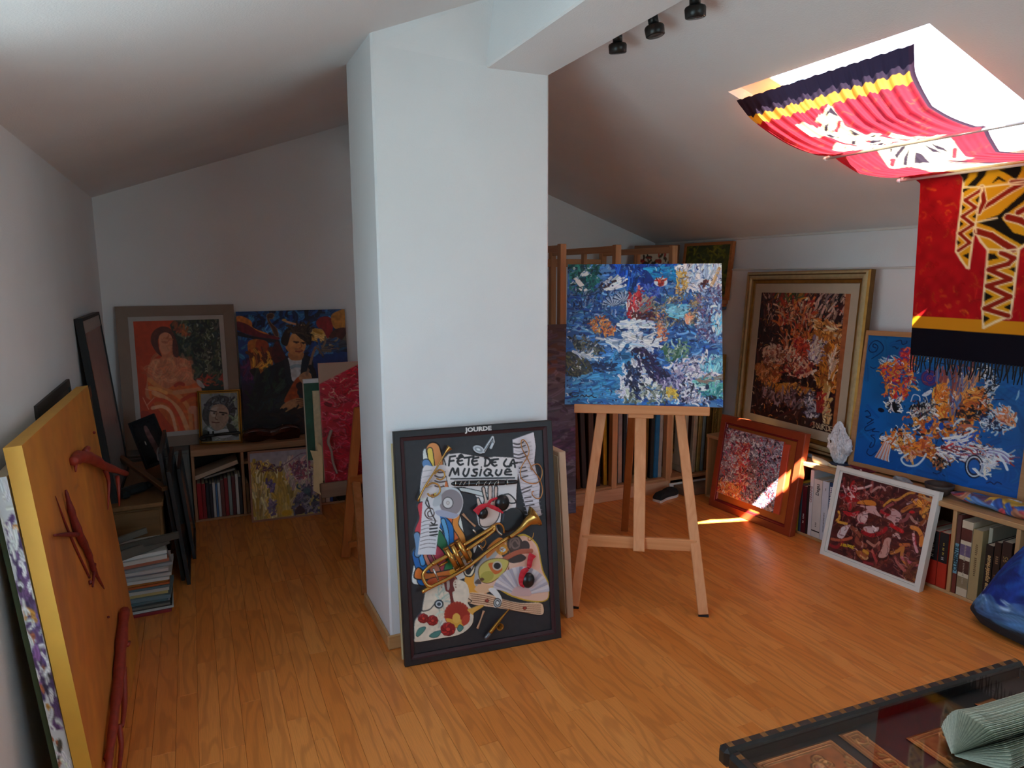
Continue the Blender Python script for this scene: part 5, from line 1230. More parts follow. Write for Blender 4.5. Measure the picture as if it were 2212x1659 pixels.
    for P in ([(814,210),(845,216),(880,200)], [(814,232),(850,236),(890,222)], [(816,275),(850,280),(900,262)], [(818,297),(850,302),(900,288)], [(840,330),(870,326)], [(852,365),(890,358)], [(852,390),(900,378)], [(860,425),(905,412)], [(865,500),(930,476)], [(870,520),(920,500)], [(885,550),(925,545)], [(890,575),(935,570)], [(895,600),(945,592)]): A.line(P, 2.4, '#4a3c3c', h=HT)
    # note at the top
    A.ell((592,246), 40, 26, '#c8ccd2', .4, h=HT, edge=ink); A.ell((592,246), 28, 16, '#8c9298', .4, h=HT); A.ell((590,246), 14, 7, '#e0e4e6', .4, h=HT); A.line([(625,262),(650,220),(683,172),(688,200),(672,236)], 5, '#d0d2d6', h=HT, smooth=False); A.line([(627,258),(682,178),(684,205)], 1.4, ink, h=HT, smooth=False)
    # lettering, brushed by hand
    for P in ([(408,290),(400,345)], [(408,290),(442,286)], [(404,318),(432,314)], [(478,290),(455,318),(470,340),(492,335)], [(452,300),(490,292)], [(462,318),(486,314)], [(465,288),(478,278),(492,290)], [(500,298),(560,290)], [(530,296),(525,342)], [(560,300),(548,320),(560,342),(585,336)], [(556,302),(590,296)], [(554,320),(580,316)],
              [(636,302),(630,348)], [(630,300),(655,304),(664,325),(650,345),(630,350)], [(690,308),(672,328),(690,348),(706,344)], [(668,312),(716,306)], [(672,328),(700,326)], [(768,308),(752,335),(765,352),(800,348)], [(785,355),(812,310),(824,358)], [(795,338),(838,330)],
              [(404,408),(425,362),(440,398),(458,362),(462,404)], [(502,366),(492,395),(505,412),(520,398),(530,366)], [(582,370),(558,372),(565,388),(580,392),(570,410),(545,408)], [(608,370),(598,408)], [(640,372),(626,392),(640,410),(662,400),(668,376),(645,368)], [(655,392),(680,412)], [(706,374),(700,395),(714,408),(730,398),(738,374)], [(790,372),(768,372),(760,400),(800,404)], [(765,388),(798,384)]):
        A.line(P, 3.4, ink, h=HT+.001)
    A.ell((609,356), 4, 4, ink, h=HT); A.line([(412,428),(820,424)], 2.4, ink, h=HT, smooth=False)
    # lower right figure
    A.poly([(845,790),(900,790),(965,850),(990,960),(1005,1020),(1040,1100),(1030,1195),(930,1205),(800,1170),(690,1115),(560,1120),(520,1060),(560,1000),(640,930),(740,840)], '#e0b49c', h=HT, edge='#d8b040', ew=3)
    A.poly([(560,1000),(700,840),(740,860),(660,960),(600,1000),(580,1100),(560,1090)], '#a8a6a4', h=HT); A.poly([(650,860),(720,800),(760,830),(700,880),(640,930)], '#d88030', h=HT); A.poly([(500,1040),(560,1020),(560,1100),(640,1150),(560,1170),(510,1140)], '#e09a34', h=HT); A.poly([(560,1160),(620,1150),(640,1160),(570,1175)], '#c84a24', h=HT)
    A.poly([(590,1150),(560,1120),(620,1090),(680,1120),(640,1150)], '#dfb088', h=HT); A.poly([(785,1000),(850,955),(900,800),(960,890),(980,1000),(900,990)], '#e0a890', h=HT)
    A.ell((820,840), 48, 52, '#4a3630', h=HT+.001, edge='#241a18'); A.line([(842,840),(822,815),(800,840),(818,868),(850,850),(838,805),(795,815),(790,860)], 3, '#7c6258', h=HT+.001); A.ell((885,855), 32, 36, '#40302c', h=HT)
    A.poly([(740,900),(800,880),(890,920),(870,950),(800,960),(750,930)], '#3a2c28', h=HT); A.line([(720,960),(780,920),(850,890),(925,885)], 9, '#b0583c', h=HT+.001)
    A.ell((738,872), 40, 36, '#cf8a20', h=HT+.001); A.ell((742,874), 20, 16, '#c8d4e0', h=HT+.002); A.strokes(20, ['#a85a18','#e0a030'], 8, 2, 60, 80, 10, ((700,840),(780,840),(780,905),(700,905)), h=0, a=.6)
    # mandolin and fan
    A.poly([(585,1020),(600,975),(650,940),(720,930),(778,945),(770,990),(730,1040),(660,1085),(605,1075)], '#c4b25c', h=HT+.002, edge='#6a4a20'); A.ell((640,1045), 46, 34, '#a89c44', -.4, h=HT+.002); A.poly([(648,965),(700,960),(740,1000),(690,1030)], '#c86428', h=HT+.002); A.ell((706,977), 27, 25, '#1a1416', h=HT+.002, edge='#c0b0a0', ew=2.5); A.poly([(700,1100),(760,1030),(782,980),(775,1050),(720,1110)], '#8a4a24', h=HT+.001)
    A.poly([(585,1060),(605,1090),(560,1088)], '#5a4a44', h=HT); A.ell((608,1062), 14, 10, '#5c3a20', h=HT+.002)
    for k in range(22):
        a0, a1 = PI+.25+k*(PI-.4)/22, PI+.25+(k+1)*(PI-.4)/22; c = (862,1168)
        A.poly([c, (c[0]+190*math.cos(a0), c[1]+185*math.sin(a0)), (c[0]+190*math.cos(a1), c[1]+185*math.sin(a1))], ('#c3bac0', '#a8a0aa', '#d2c8c8')[k % 3], h=HT+.001+(.001 if k % 2 else 0), smooth=False)
    A.poly([(800,1165),(815,1120),(862,1105),(910,1125),(925,1165),(862,1172)], '#d0a8a4', h=HT+.001)
    # neck of driftwood with lines, small note
    A.poly([(520,1150),(600,1150),(680,1165),(760,1195),(860,1215),(980,1215),(1006,1245),(995,1292),(900,1280),(700,1245),(560,1225),(510,1200)], '#dfb896', h=HT+.003)
    for k in range(5): A.line([(530+4*k, 1152+14*k), (620,1165+13*k), (740,1195+12*k), (850,1222+12*k), (985,1228+13*k)], 1.2, '#7c4c30', h=HT+.003)
    for q in ((638,1198), (882,1246)): A.ell(q, 11, 9, '#a03828', h=HT+.004, edge='#6a2418')
    A.poly([(650,1130),(690,1120),(735,1180),(725,1230),(690,1245),(680,1215),(705,1190)], '#e0dcd8', h=HT+.003); A.ell((706,1212), 24, 28, '#aeb4b8', h=HT+.004, edge='#34302e'); A.ell((706,1212), 12, 15, '#d8d8d6', h=HT+.004, edge='#34302e')
    A.line([(478,1120),(486,1080),(470,1065),(468,1110),(490,1150),(470,1178),(452,1160),(462,1130),(490,1140),(500,1170),(540,1200),(510,1210)], 1.5, '#3c2a24', h=HT+.001)
    # painted guitar body with roses
    A.poly([(255,1110),(320,1085),(420,1060),(500,1080),(525,1140),(515,1210),(548,1265),(548,1340),(500,1395),(430,1425),(330,1440),(180,1462),(168,1430),(172,1330),(215,1270),(230,1200)], '#dccdb8', h=HT+.002, var=.04)
    A.strokes(40, ['#8fb0a8','#c8b8a0','#a8c0b8'], 14, 3, 70, 30, 20, ((320,1120),(380,1110),(360,1330),(300,1400)), a=.5, h=HT+.002)
    A.poly([(365,1060),(430,1050),(420,1090),(430,1130),(415,1150),(430,1230),(410,1240),(395,1150),(372,1130)], '#6a2420', h=HT+.003); A.poly([(378,1070),(395,1066),(398,1110),(385,1130)], '#b0a098', h=HT+.003)
    for k in range(4):
        for s, x in ((-1, 352), (1, 432)): A.ell((x+2*k*s, 1062+16*k), 5, 4, '#8c6a54', h=HT+.003)
    A.ell((328,1218), 26, 24, '#c8d0d4', h=HT+.003, edge='#2c3034', ew=2.4); A.ell((328,1218), 13, 12, '#3c444a', h=HT+.003); A.line([(305,1210),(270,1250),(225,1262),(215,1250)], 1.8, '#3a3434', h=HT+.003)
    A.ell((445,1288), 80, 82, '#d8a03c', h=HT+.003, edge='#b8402c')
    for k in range(15):
        a = -PI*1.05+k*PI*1.1/14; A.line([(445+24*math.cos(a), 1305+20*math.sin(a)), (445+56*math.cos(a+.08), 1295+54*math.sin(a+.08)), (445+77*math.cos(a), 1288+79*math.sin(a))], 4.6, '#a02c1c', h=HT+.003)
    A.ell((440,1308), 26, 32, '#e0b050', h=HT+.003); A.ell((500,1320), 24, 36, '#b8402c', .5, h=HT+.003)
    for cx, cy, r in ((225,1308,32), (285,1322,34), (385,1378,46)):
        for k in range(9):
            a = k*.7; A.ell((cx+r*.55*math.cos(a), cy+r*.5*math.sin(a)), r*.5, r*.45, ('#a81c1c', '#c02c28', '#8c1416')[k % 3], h=HT+.004, edge='#6c0e10', ew=.8)
        A.ell((cx, cy), r*.35, r*.3, '#c8382c', h=HT+.005, edge='#7a1012')
    for P in ([(178,1410),(200,1372),(240,1365),(225,1395),(190,1425)], [(265,1420),(300,1395),(340,1390),(320,1425),(285,1432)], [(445,1375),(462,1350),(485,1370),(462,1395)]): A.poly(P, '#4a8078', h=HT+.003, edge='#2c5450', ew=1)
    A.poly([(510,1255),(545,1245),(600,1225),(620,1235),(560,1275),(548,1290)], '#d8a048', h=HT)
    A.poly([(545,1000),(565,960),(560,1010),(540,1042),(505,1040),(490,1010),(495,980),(520,1015)], '#e6dcc0', h=HT, edge=ink, ew=2); A.ell((520,1005), 20, 28, '#1a1818', h=HT)
    A.poly([(520,870),(548,900),(530,950),(510,930)], '#d89a3c', h=HT, edge=ink); A.poly([(552,850),(590,820),(560,900)], '#dcd8d0', h=HT, edge=ink)
    canvas(A, w, h, p, PRINT, BLACK, .008, 'collage_board', i, i, .016)
    # real objects fixed on the board
    def L(pts, y=.0):
        uv = A.uv(pts); ys = y if hasattr(y, '__len__') else [y]*len(pts)
        return [Vector((i+u*w, .012-yy, i+(1-v)*h)) for (u, v), yy in zip(uv, ys)]
    BR = M('#c0904a', .26, .9, .15, 40); BRD = M('#a06c34', .3, .9, .2, 40); SILV = M('#b8b4ac', .25, .9, .1)
    def tube(pts, r, y, m=BR, name=None, sm=4, n=10, b=None, closed=False):
        q = spline([list(v) for v in L(pts, y)], sm) if len(pts) > 2 else [list(v) for v in L(pts, y)]
        nn = len(q); rr = [r]*nn if not hasattr(r, '__len__') else list(np.interp(np.linspace(0, 1, nn), np.linspace(0, 1, len(r)), r))
        b = b or B(); b.tube([tuple(v) for v in q], rr, m, n)
        return b
    def zo(pts): return [((x/6.506+880-830)*2.86, ((y/6.505+1080)-880)*2.86) for x, y in pts]   # close-up sketch coordinates to board coordinates
    t = B(); tube(zo([(150,1265),(300,1185),(560,1060),(860,880),(1150,660),(1430,480)]), .0078, .03, BR, b=t, sm=3); t.build('trumpet_leadpipe', p)
    t = B(); tube(zo([(1430,478),(1500,430),(1600,350),(1690,260),(1760,220),(1800,200)]), [.0082,.0095,.013,.020,.030,.041], .04, BR, b=t, n=18)
    bell = t.build('trumpet_bell', p)
    t = B(); q = L(zo([(1760,215),(1830,170)]), .034); d = (q[1]-q[0]).normalized(); rot = d.to_track_quat('Z', 'Y').to_matrix().to_4x4(); rot.translation = q[0]+d*.008
    t.lathe([(.028, -.014), (.038, -.003), (.047, .005), (.048, .007), (.044, .005), (.034, -.006)], BR, 22, rot); t.build('bell_rim', p)
    t = B(); tube(zo([(310,870),(225,940),(175,1010),(180,1090),(230,1170),(300,1190)]), .0078, [.026,.026,.026,.028,.03,.03], BR, b=t); tube(zo([(310,870),(420,810),(530,750)]), .0092, .026, BR, b=t); t.build('tuning_slide', p)
    t = B(); tube(zo([(760,600),(980,470),(1150,370),(1200,330),(1215,355),(1190,400),(1040,510),(800,670)]), .0078, .03, BR, b=t, sm=5); t.build('trumpet_crook', p)
    t = B(); tube(zo([(1215,315),(1260,295),(1310,310),(1345,360),(1350,430)]), .0045, .03, BRD, b=t); tube(zo([(1230,300),(1260,400),(1330,460)]), .005, .024, SILV, b=t); tube(zo([(910,380),(960,440)]), .0042, .02, SILV, b=t); tube(zo([(320,930),(390,1090)]), .0045, .03, SILV, b=t); t.build('trumpet_braces', p)
    for (a, c) in (((505,640),(660,920)), ((590,590),(735,890)), ((675,535),(830,810))):
        t = B(); tube(zo([a, c]), .0112, .036, BR, b=t, n=14); q = L(zo([a]), .036)[0]; q2 = L(zo([c]), .036)[0]; d = (q-q2).normalized()
        for (pt, s, rr) in ((q, 1, .0125), (q2, -1, .0125)): t.tube([tuple(pt), tuple(pt+d*s*.006)], rr, BRD, 14)
        t.build('valve', p)
    t = B(); tube(zo([(560,760),(640,710),(740,640)]), .0042, .034, BR, b=t); tube(zo([(600,840),(690,790),(790,720)]), .0042, .034, BR, b=t); tube(zo([(400,905),(530,830)]), .005, .028, BRD, b=t); t.build('valve_links', p)
    t = B(); tube(zo([(1010,560),(1060,520),(1080,570),(1040,630),(1000,600)]), .0024, .036, BRD, b=t); tube(zo([(980,600),(1040,670)]), .004, .03, SILV, b=t); tube(zo([(1690,480),(1690,520),(1720,530),(1755,490),(1770,420)]), .002, .04, BRD, b=t); t.build('finger_hook', p)
    # little bugle
    t = B(); tube([(400,228),(385,245),(372,262),(345,305),(300,380),(240,470),(192,562)], [.014,.008,.004,.0036,.0036,.004,.0044], .02, M('#b98a4a', .28, .9), b=t, n=10)
    tube([(300,395),(330,366),(360,380),(364,410),(340,428),(312,420)], .0034, .022, M('#b98a4a', .28, .9), b=t); tube([(245,475),(285,448),(325,462),(335,500),(305,530),(270,528),(255,512)], .0036, .022, M('#b98a4a', .28, .9), b=t); t.build('bugle', p)
    # clarinet
    ck = M('#1c1618', .35)
    t = B(); tube([(408,456),(425,455),(470,454),(600,452),(740,450),(745,450),(815,446),(830,446)], [.003,.009,.011,.0115,.0115,.009,.009,.005], .018, ck, b=t, sm=3, n=14)
    cl = t.build('clarinet', p)
    t = B()
    for x in (515, 578, 700, 760, 430): tube([(x, 453-(x-430)*.015), (x+5, 453-(x-430)*.015)], .0124, .018, SILV, b=t, n=14)
    for x in (455, 480, 560, 610, 640, 675): tube([(x, 462), (x+8, 446), (x+16, 440)], .0016, .032, SILV, b=t, n=6)
    t.build('clarinet_keys', cl)
    # treble clef of copper wire
    cw = M('#b87a48', .3, .85)
    t = B(); tube([(925,375),(915,358),(935,342),(965,338),(988,370),(985,420),(955,455),(905,455),(862,430),(850,390),(862,345),(895,295),(906,250),(890,205),(868,185),(856,200),(862,240),(895,300),(930,370),(968,420),(985,460),(992,505),(980,545),(955,552),(928,530),(925,512),(935,505)], .0024, .014, cw, b=t, n=7, sm=5); t.build('wire_treble_clef', p)
    # castanets and ribbons
    bk = M('#151214', .3)
    for c, r in (((735,577), .032), ((900,1066), .030), ((612,642), .022)):
        q = L([c], .012)[0]; t = B(); t.lathe([(0, .018), (r*.5, .016), (r*.85, .009), (r, 0), (r*.9, -.004), (0, -.004)], bk, 20, Matrix.Translation(q) @ Matrix.Rotation(PI/2, 4, 'X') @ Matrix.Diagonal((1, 1.1, 1, 1))); t.build('castanet', p)
    rd = M('#c0182a', .6, var=.12, scale=60)
    def ribbon(pts, ws, y, name='ribbon'):
        q = spline([list(v) for v in L(pts, y)], 5); n = len(q); wv = np.interp(np.linspace(0, 1, n), np.linspace(0, 1, len(ws)), ws); vs = []
        for k in range(n):
            d = q[min(k+1, n-1)]-q[max(k-1, 0)]; d /= np.linalg.norm(d); nrm = np.array([-d[2], 0, d[0]])
            vs += [q[k]+nrm*wv[k], q[k]+np.array([0, -.004-.003*math.sin(k*1.7), 0]), q[k]-nrm*wv[k]]
        b = B(); b.add(vs, [(3*k+a, 3*k+a+1, 3*k+a+4, 3*k+a+3) for k in range(n-1) for a in (0, 1)], rd, True)
        b.build(name, p)
    ribbon([(560,635),(590,605),(625,590),(655,585)], [.016,.013,.008,.005], .022); ribbon([(630,585),(665,600),(700,615),(735,638)], [.006,.008,.008,.003], .022); ribbon([(640,590),(660,560),(700,545)], [.008,.006,.004], .02)
    ribbon([(928,900),(912,930),(905,975),(898,990)], [.018,.013,.011,.004], .016); ribbon([(895,990),(865,1010),(850,1050),(850,1085),(868,1105)], [.008,.014,.012,.008,.003], .022)
    # reeds and small saxophone
    for P in ([(482,645),(520,685),(562,724)], [(614,1258),(595,1310),(572,1370)]):
        t = B(); tube(P, [.0055,.003,.0055], .012, M('#b98a68', .6), b=t, n=8); t.build('reed', p)
    t = B(); tube([(776,1243),(730,1295),(690,1345),(650,1395)], [.002,.005,.0075,.009], .018, M('#a8722c', .3, .8), b=t, n=12); tube([(650,1395),(628,1422),(615,1432)], [.009,.010,.006], .018, M('#6c6a6c', .35, .7), b=t, n=12); sx = t.build('saxophone', p)
    q = L([(708,1350)], .024)[0]; t = B(); t.lathe([(.004, -.01), (.008, 0), (.015, .01), (.016, .012), (.012, .008)], M('#a8722c', .3, .8), 16, Matrix.Translation(q) @ Matrix.Rotation(PI/2, 4, 'X')); t.build('saxophone_bell', sx)
    text(p, 'JOURDE', .025, M('#d6d0cc', .5), T(.350, -.0012, H-.0150), 'name_plate_lettering', .0011, .0008, 1.22)
    # unpainted canvas tucked behind
    m2 = frame3((1.494, 2.615, 0), (1.494, 3.08, 0), lean=R(3.6))
    c = thing('canvas', 'bare primed canvas leaning edge-on against the column beside the easel', 'canvas', m2)
    B().cbox((0, 0, 0), (.465, .034, .785), M('#c9a88c', .75, var=.04), .003).build('canvas_body', c); B().cbox((.01, .034, .02), (.455, .038, .765), RAW, .001).build('canvas_back', c)
music_collage()

# ---------------------------------------------------------------- bookcases, books and shelf objects
PAGES = M('#d8cfb8', .85, var=.08, scale=60)
def make_book(mx, t, h, d, col, label, group, titles=(), cover=None, name='book', bands=(), rough=.45):
    """spine faces -y at y=0, thickness along x, height along z"""
    bk = thing(name, label, 'book', mx, group)
    m = M(col, rough, var=.07); k = .0025 if t > .012 else .0012
    b = B().cbox((0, 0, 0), (t, .003, h), m, .001).box((0, .003, 0), (k, d, h), m).box((t-k, .003, 0), (t, d, h), m)
    b.build('cover', bk)
    B().box((k, .003, .003), (t-k, d-.004, h-.003), PAGES).build('page_block', bk)
    for (z0, z1, c) in bands: B().box((.0005, -.0006, z0), (t-.0005, .0002, z1), M(c, .5, var=.15, scale=60)).build('spine_print', bk)
    for (s, size, z, c, kw) in titles:
        if s[0] == '~':                       # print too small to read: a run of tiny marks
            n = int(s[1:]); b = B(); ln = n*size*.62; rk = random.Random(n)
            for j in range(n):
                if rk.random() < .12: continue
                zz = z-ln/2+j*size*.62; hh = size*rk.choice((.5, .5, .7)); b.box((t/2-hh/2, -.0007, zz), (t/2+hh/2, .0, zz+size*.34), M(c, .5))
            b.build('spine_print', bk); continue
        up = kw.pop('up', True)
        text(bk, s, size, M(c, .5), T(t/2, -.0008, z) @ Matrix.Rotation(-PI/2 if up else PI/2, 4, 'Y'), 'spine_title', **kw)
    return bk
def bookcase_right():
    O = Vector((3.186, 3.76, 0)); al = R(1.9)
    mx = frame3(O, O+Vector((math.sin(al), -math.cos(al), 0)), lean=0)
    Wt = WOOD('#c39a6c', '#b28656', 'x', .45); Wv = WOOD('#c39a6c', '#b28656', 'z', .45)
    Ln = 2.75; D = .30; Zt = .45
    bc = thing('bookcase', 'long low pale wooden bookcase along the knee wall', 'bookcase', mx)
    B().cbox((0, 0, Zt-.024), (Ln, D, Zt), Wt, .003).build('top_board', bc)
    B().cbox((0, .008, .0), (Ln, D, .016), Wt, .003).build('bottom_board', bc)
    B().cbox((0, D-.008, .016), (Ln, D, Zt-.024), M('#8a6a48', .7), .001).build('back_panel', bc)
    for s in (0.0, .62, 1.33, 1.705, 1.985, 2.732): B().cbox((s, .006, .016), (s+.018, D-.008, Zt-.024), Wv, .002).build('divider', bc)
    G = 'books in the low bookcase under the blue painting'
    def bk(y1, y0, h, d, col, lab, titles=(), bands=(), dy=.012, tilt=0, rough=.45):
        s = 3.76-y1; t = y1-y0-.001
        return make_book(mx @ T(s, dy, .017) @ Matrix.Rotation(tilt, 4, 'Y'), t, h, min(d, .265), col, lab, G, titles, bands=bands, rough=rough)
    bk(3.000, 2.988, .23, .2, '#d8d6d0', 'thin white booklet at the red frame side of the low bookcase')
    bk(2.987, 2.973, .20, .2, '#a04a78', 'thin purple-pink book beside the red frame')
    bk(2.972, 2.957, .30, .2, '#d8cc4a', 'thin yellow book tied with a dark band near the red frame')
    bk(2.956, 2.937, .29, .2, '#3c5560', 'thin teal-grey book next to the yellow one')
    bk(2.936, 2.905, .285, .22, '#5c1620', 'dark maroon book with white lettering beside the white art books', [('~7', .014, .09, '#d8d0cc', {})])
    bk(2.903, 2.888, .30, .22, '#2a1c1c', 'dark brown thin book against the tall white art book')
    bk(2.886, 2.862, .395, .29, '#d6d8da', 'tallest white art book with faint red title, beside a thick white one', [('CEZANNE', .022, .25, '#a86a60', {})])
    bk(2.860, 2.802, .350, .27, '#d2d0ca', 'thick white art book with a short black script title', [('Degas', .032, .29, '#34302e', {'sx': .9}), ('~4', .016, .085, '#6a6866', {})], bands=[(.035, .042, '#202020')])
    bk(2.800, 2.756, .352, .27, '#c9d2dc', 'pale blue-white art book right of the thick white one', [('~16', .012, .11, '#5a6068', {}), ('~4', .010, .31, '#5a6068', {})])
    bk(2.754, 2.724, .355, .27, '#1d3f68', 'dark blue art book with white impressionist title', [('LES IMPRESSIONNISTES', .022, .22, '#dfe4ea', {'bold': .0006})], bands=[(.05, .09, '#c85a2c')])
    bk(2.722, 2.706, .345, .27, '#c9c0ae', 'thin cream book tucked behind the white picture frame')
    for k, (y1, y0, c, nm) in enumerate(((2.225,2.166,'#7c1a14','darkest'), (2.164,2.112,'#b02a18','middle'), (2.110,2.064,'#b8301a','rightmost'))):
        t_ = y1-y0-.001
        make_book(mx @ T(3.76-y1, .012, .017), t_, .275+.003*k, .2, c, 'red book with black upper spine, %s of the three alike' % nm, G, [('~8', .013, .20, ('#8a8480', '#a89c94', '#b8a040')[k], {}), ('H', .02, .15, '#d8d4d0', {})], bands=[(.128, .274+.003*k, '#141214')])
    bk(2.034, 2.014, .392, .3, '#6a3028', 'slim tall book with teal letters against the shelf divider', [('CLEMENTE', .026, .175, '#16323a', {'bold': .0008})], bands=[(.10, .25, '#6fa0b0'), (.25, .39, '#5c3a34')])
    bk(2.011, 1.960, .372, .31, '#cfc3a8', 'thick cream book with four small pictures down its spine', [('~26', .012, .16, '#a89c88', {})], bands=[(.04, .095, '#8a7a5c'), (.115, .18, '#4a2a20'), (.20, .255, '#6a5a78'), (.275, .335, '#5a2c24')])
    bk(1.958, 1.914, .345, .3, '#a99468', 'plain beige book titled in brown beside the black one', [('~17', .015, .2, '#6a5434', {})])
    make_book(mx @ T(3.76-1.913, .055, .017), .016, .36, .22, '#b8b4a0', 'pale grey-green book set back between beige and black ones', G)
    bk(1.896, 1.862, .292, .24, '#1a1412', 'black book with golden African title on the bottom shelf', [("l'afrique mystérieuse", .026, .135, '#c9a268', {'bold': .0007, 'shear': .2})])
    bk(1.860, 1.830, .318, .25, '#2a1a12', 'dark brown book with bronze lettering beside the black one', [('~9', .016, .12, '#8a5a34', {}), ('~5', .016, .24, '#8a6a4c', {})])
    bk(1.828, 1.786, .332, .25, '#33211a', 'thick brown-black book with bronze numeral by the divider', [('95', .03, .25, '#9a7a44', {'up': True}), ('~6', .018, .12, '#8a5a34', {})])
    bk(1.752, 1.736, .30, .22, '#7c96b8', 'pale blue book behind the blue cushion')
    bk(1.734, 1.716, .318, .22, '#b01c24', 'red book just above the blue cushion')
    # objects standing on top
    def top(x, y, z=.4505): return Vector((x, y, z))
    def rock(name, label, loc, sx, sy, sz, col, seed, cat='stone', rough=.7, var=.3, jag=.25, scale=40, peaks=()):
        rg = np.random.default_rng(seed); bm = bmesh.new(); bmesh.ops.create_icosphere(bm, subdivisions=3, radius=1)
        dirs = rg.normal(size=(26, 3)); dirs /= np.linalg.norm(dirs, axis=1)[:, None]; off = rg.uniform(1-jag, 1, 26)
        for v in bm.verts:
            n = np.array(v.co); d = dirs@n
            r = min(1.25, np.min(np.where(d > .05, off/np.maximum(d, .05), 9))); r *= 1+.03*math.sin(17*n[0]+3*n[1])*math.sin(13*n[2])
            q = n*r
            v.co = (q[0]*sx, q[1]*sy, max(q[2], -.85)*sz+.85*sz)
        me = bpy.data.meshes.new(name); bm.to_mesh(me); bm.free(); me.materials.append(M(col, rough, var=var, scale=scale, bump=.6, bscale=120))
        o = bpy.data.objects.new(name, me); COL.objects.link(o); o.location = loc; tag(o, label, cat); return o
    c = thing('crystal_cluster', 'white and violet crystal cluster standing on the bookcase before the gilt frame', 'mineral', Matrix.Translation((3.345, 2.80, .4505)))
    rg = np.random.default_rng(8)
    QZ = M('#cfc6cc', .35, var=.28, scale=90, bump=1.0, bscale=70); Qd = M('#8a7a86', .4, var=.4, scale=60, bump=1.0, bscale=70)
    B().cbox((-.05, -.045, 0), (.05, .045, .012), M('#28344c', .6), .004).build('stand', c)
    bm = bmesh.new(); bmesh.ops.create_icosphere(bm, subdivisions=5, radius=1)
    prof = [(-1, .42), (-.6, .72), (-.2, .98), (.15, .9), (.45, .62), (.75, .42), (1, .16)]
    for v in bm.verts:
        x, y, z = v.co; k = np.interp(z, [a for a, _ in prof], [b for _, b in prof])
        ln = math.hypot(x, y)+1e-6; ux, uy = x/ln, y/ln
        f = 1+.16*math.sin(9*math.atan2(y, x)+5*z)*math.sin(7*z)+.10*math.sin(23*x+11*z)*math.sin(19*y)
        f += .10*math.sin(41*x)*math.sin(37*y+29*z)
        yy = uy*k*f
        v.co = (ux*k*.045*f*min(1, ln*3), yy*.068*min(1, ln*3)+(.012*math.sin(2.2*z) if z > 0 else 0), .012+.118*(z+1)+(.008*math.sin(30*y+14*x)))
    me = bpy.data.meshes.new('crystal'); bm.to_mesh(me); bm.free(); me.materials.append(QZ); o = bpy.data.objects.new('crystal', me); COL.objects.link(o); o.parent = c
    pts = [(-.0, -.052, .10), (.0, -.06, .17)]
    b = B().tube([(0, -.038, .08), (0, -.056, .13), (0, -.064, .165)], [.030, .024, .004], QZ, 7); b.build('crystal_point', c)
    B().tube([(-.036, .028, .14), (-.042, .03, .128)], [.012, .003], M('#5a4038', .6), 8).build('inclusion', c)
    sh = thing('seashell', 'smooth cream shell lying in front of the crystal cluster', 'shell', Matrix.Translation((3.275, 2.87, .4505)))
    q = spline([(0,.055,.03),(0,.03,.012),(0,-.02,.008),(0,-.08,.006)], 5); n = len(q)
    B().tube([tuple(v) for v in q], [max(.004, .022*math.sin(PI*(k+1)/(n+1))) for k in range(n)], M('#e0d4b8', .35, var=.08), 10).build('shell_body', sh)
    st = B(); q = spline([(3.262,2.80,.458),(3.268,2.745,.457),(3.272,2.70,.458)], 4); st.tube([tuple(v) for v in q], [.006,.007,.007,.007,.006,.006,.008,.01,.005][:len(q)], M('#dcc69a', .6, var=.2, scale=60), 8)
    tag(st.build('shell_spire'), 'thin pale shell spire lying right of the crystal', 'shell')
    d = thing('lacquer_dish', 'boat-shaped dark red dish with a white mark under the blue painting', 'dish', T(3.315, 2.615, .4505, R(-88)))
    b = B(); nu, nv = 18, 6; vs = []
    for a in range(nu):
        for r in range(nv):
            an = 2*PI*a/nu; k = r/(nv-1); vs.append((.085*k*math.cos(an), .03*k*math.sin(an)*(1-.3*abs(math.cos(an))), .002+.022*k*k+.006*k*abs(math.cos(an))**4))
    b.add(vs, [(a*nv+r, ((a+1) % nu)*nv+r, ((a+1) % nu)*nv+r+1, a*nv+r+1) for a in range(nu) for r in range(nv-1)], M('#6a1620', .3, var=.15), True); b.build('dish_body', d)
    B().tube([(.0, -.02, .02), (.012, -.027, .023)], [.007, .004], M('#e8e0e0', .5), 8).build('white_mark', d)
    rock('pebble', 'small blue-grey pebble beside the red frame on the bookcase top', (3.32, 2.99, .4505), .016, .022, .014, '#6a7c8a', 3)
    rock('stone', 'pale grey veined stone lying under the blue painting', (3.325, 2.392, .4505), .03, .055, .02, '#8f949a', 5, var=.4, scale=30)
    bw = thing('wooden_bowl', 'small dark brown bowl on the bookcase below the blue painting', 'bowl', Matrix.Translation((3.325, 2.185, .4505)))
    B().lathe([(0, 0), (.030, 0), (.05, .014), (.064, .045), (.066, .058), (.060, .058), (.054, .042), (.04, .02), (0, .012)], M('#3c2e28', .6, var=.2, scale=30), 24).build('bowl_body', bw)
    dw = thing('painted_driftwood', 'driftwood painted in red, blue, yellow and white strokes at the bookcase end', 'driftwood')
    a = Art(160, 40, '#8c5a58', None, 83); a.strokes(260, ['#a83a44','#c8505c','#2a5aa0','#5c8cc8','#d8d4d8','#d8b040','#6a4a6c','#3a3c50','#b87a60'], 22, 7, -12, 20, 16, h=.002)
    U, V = np.meshgrid(np.linspace(0, 1, 160), np.linspace(0, 2*PI, 40))
    ry = .012+.05*np.sin(PI*np.clip(U*1.02, 0, 1))**.7; rz = .006+.026*np.sin(PI*np.clip(U*1.02, 0, 1))**.7
    bump = a.h+.004*np.sin(U*21+V*2)
    X = 3.325+.035*np.sin(U*3)-(ry+bump)*np.sin(V)*.9; Y = 2.118-U*.62; Z = .4505+.03+(rz+bump)*np.cos(V)
    Z = np.maximum(Z, .4507)
    P = np.stack([X, Y, Z], -1)
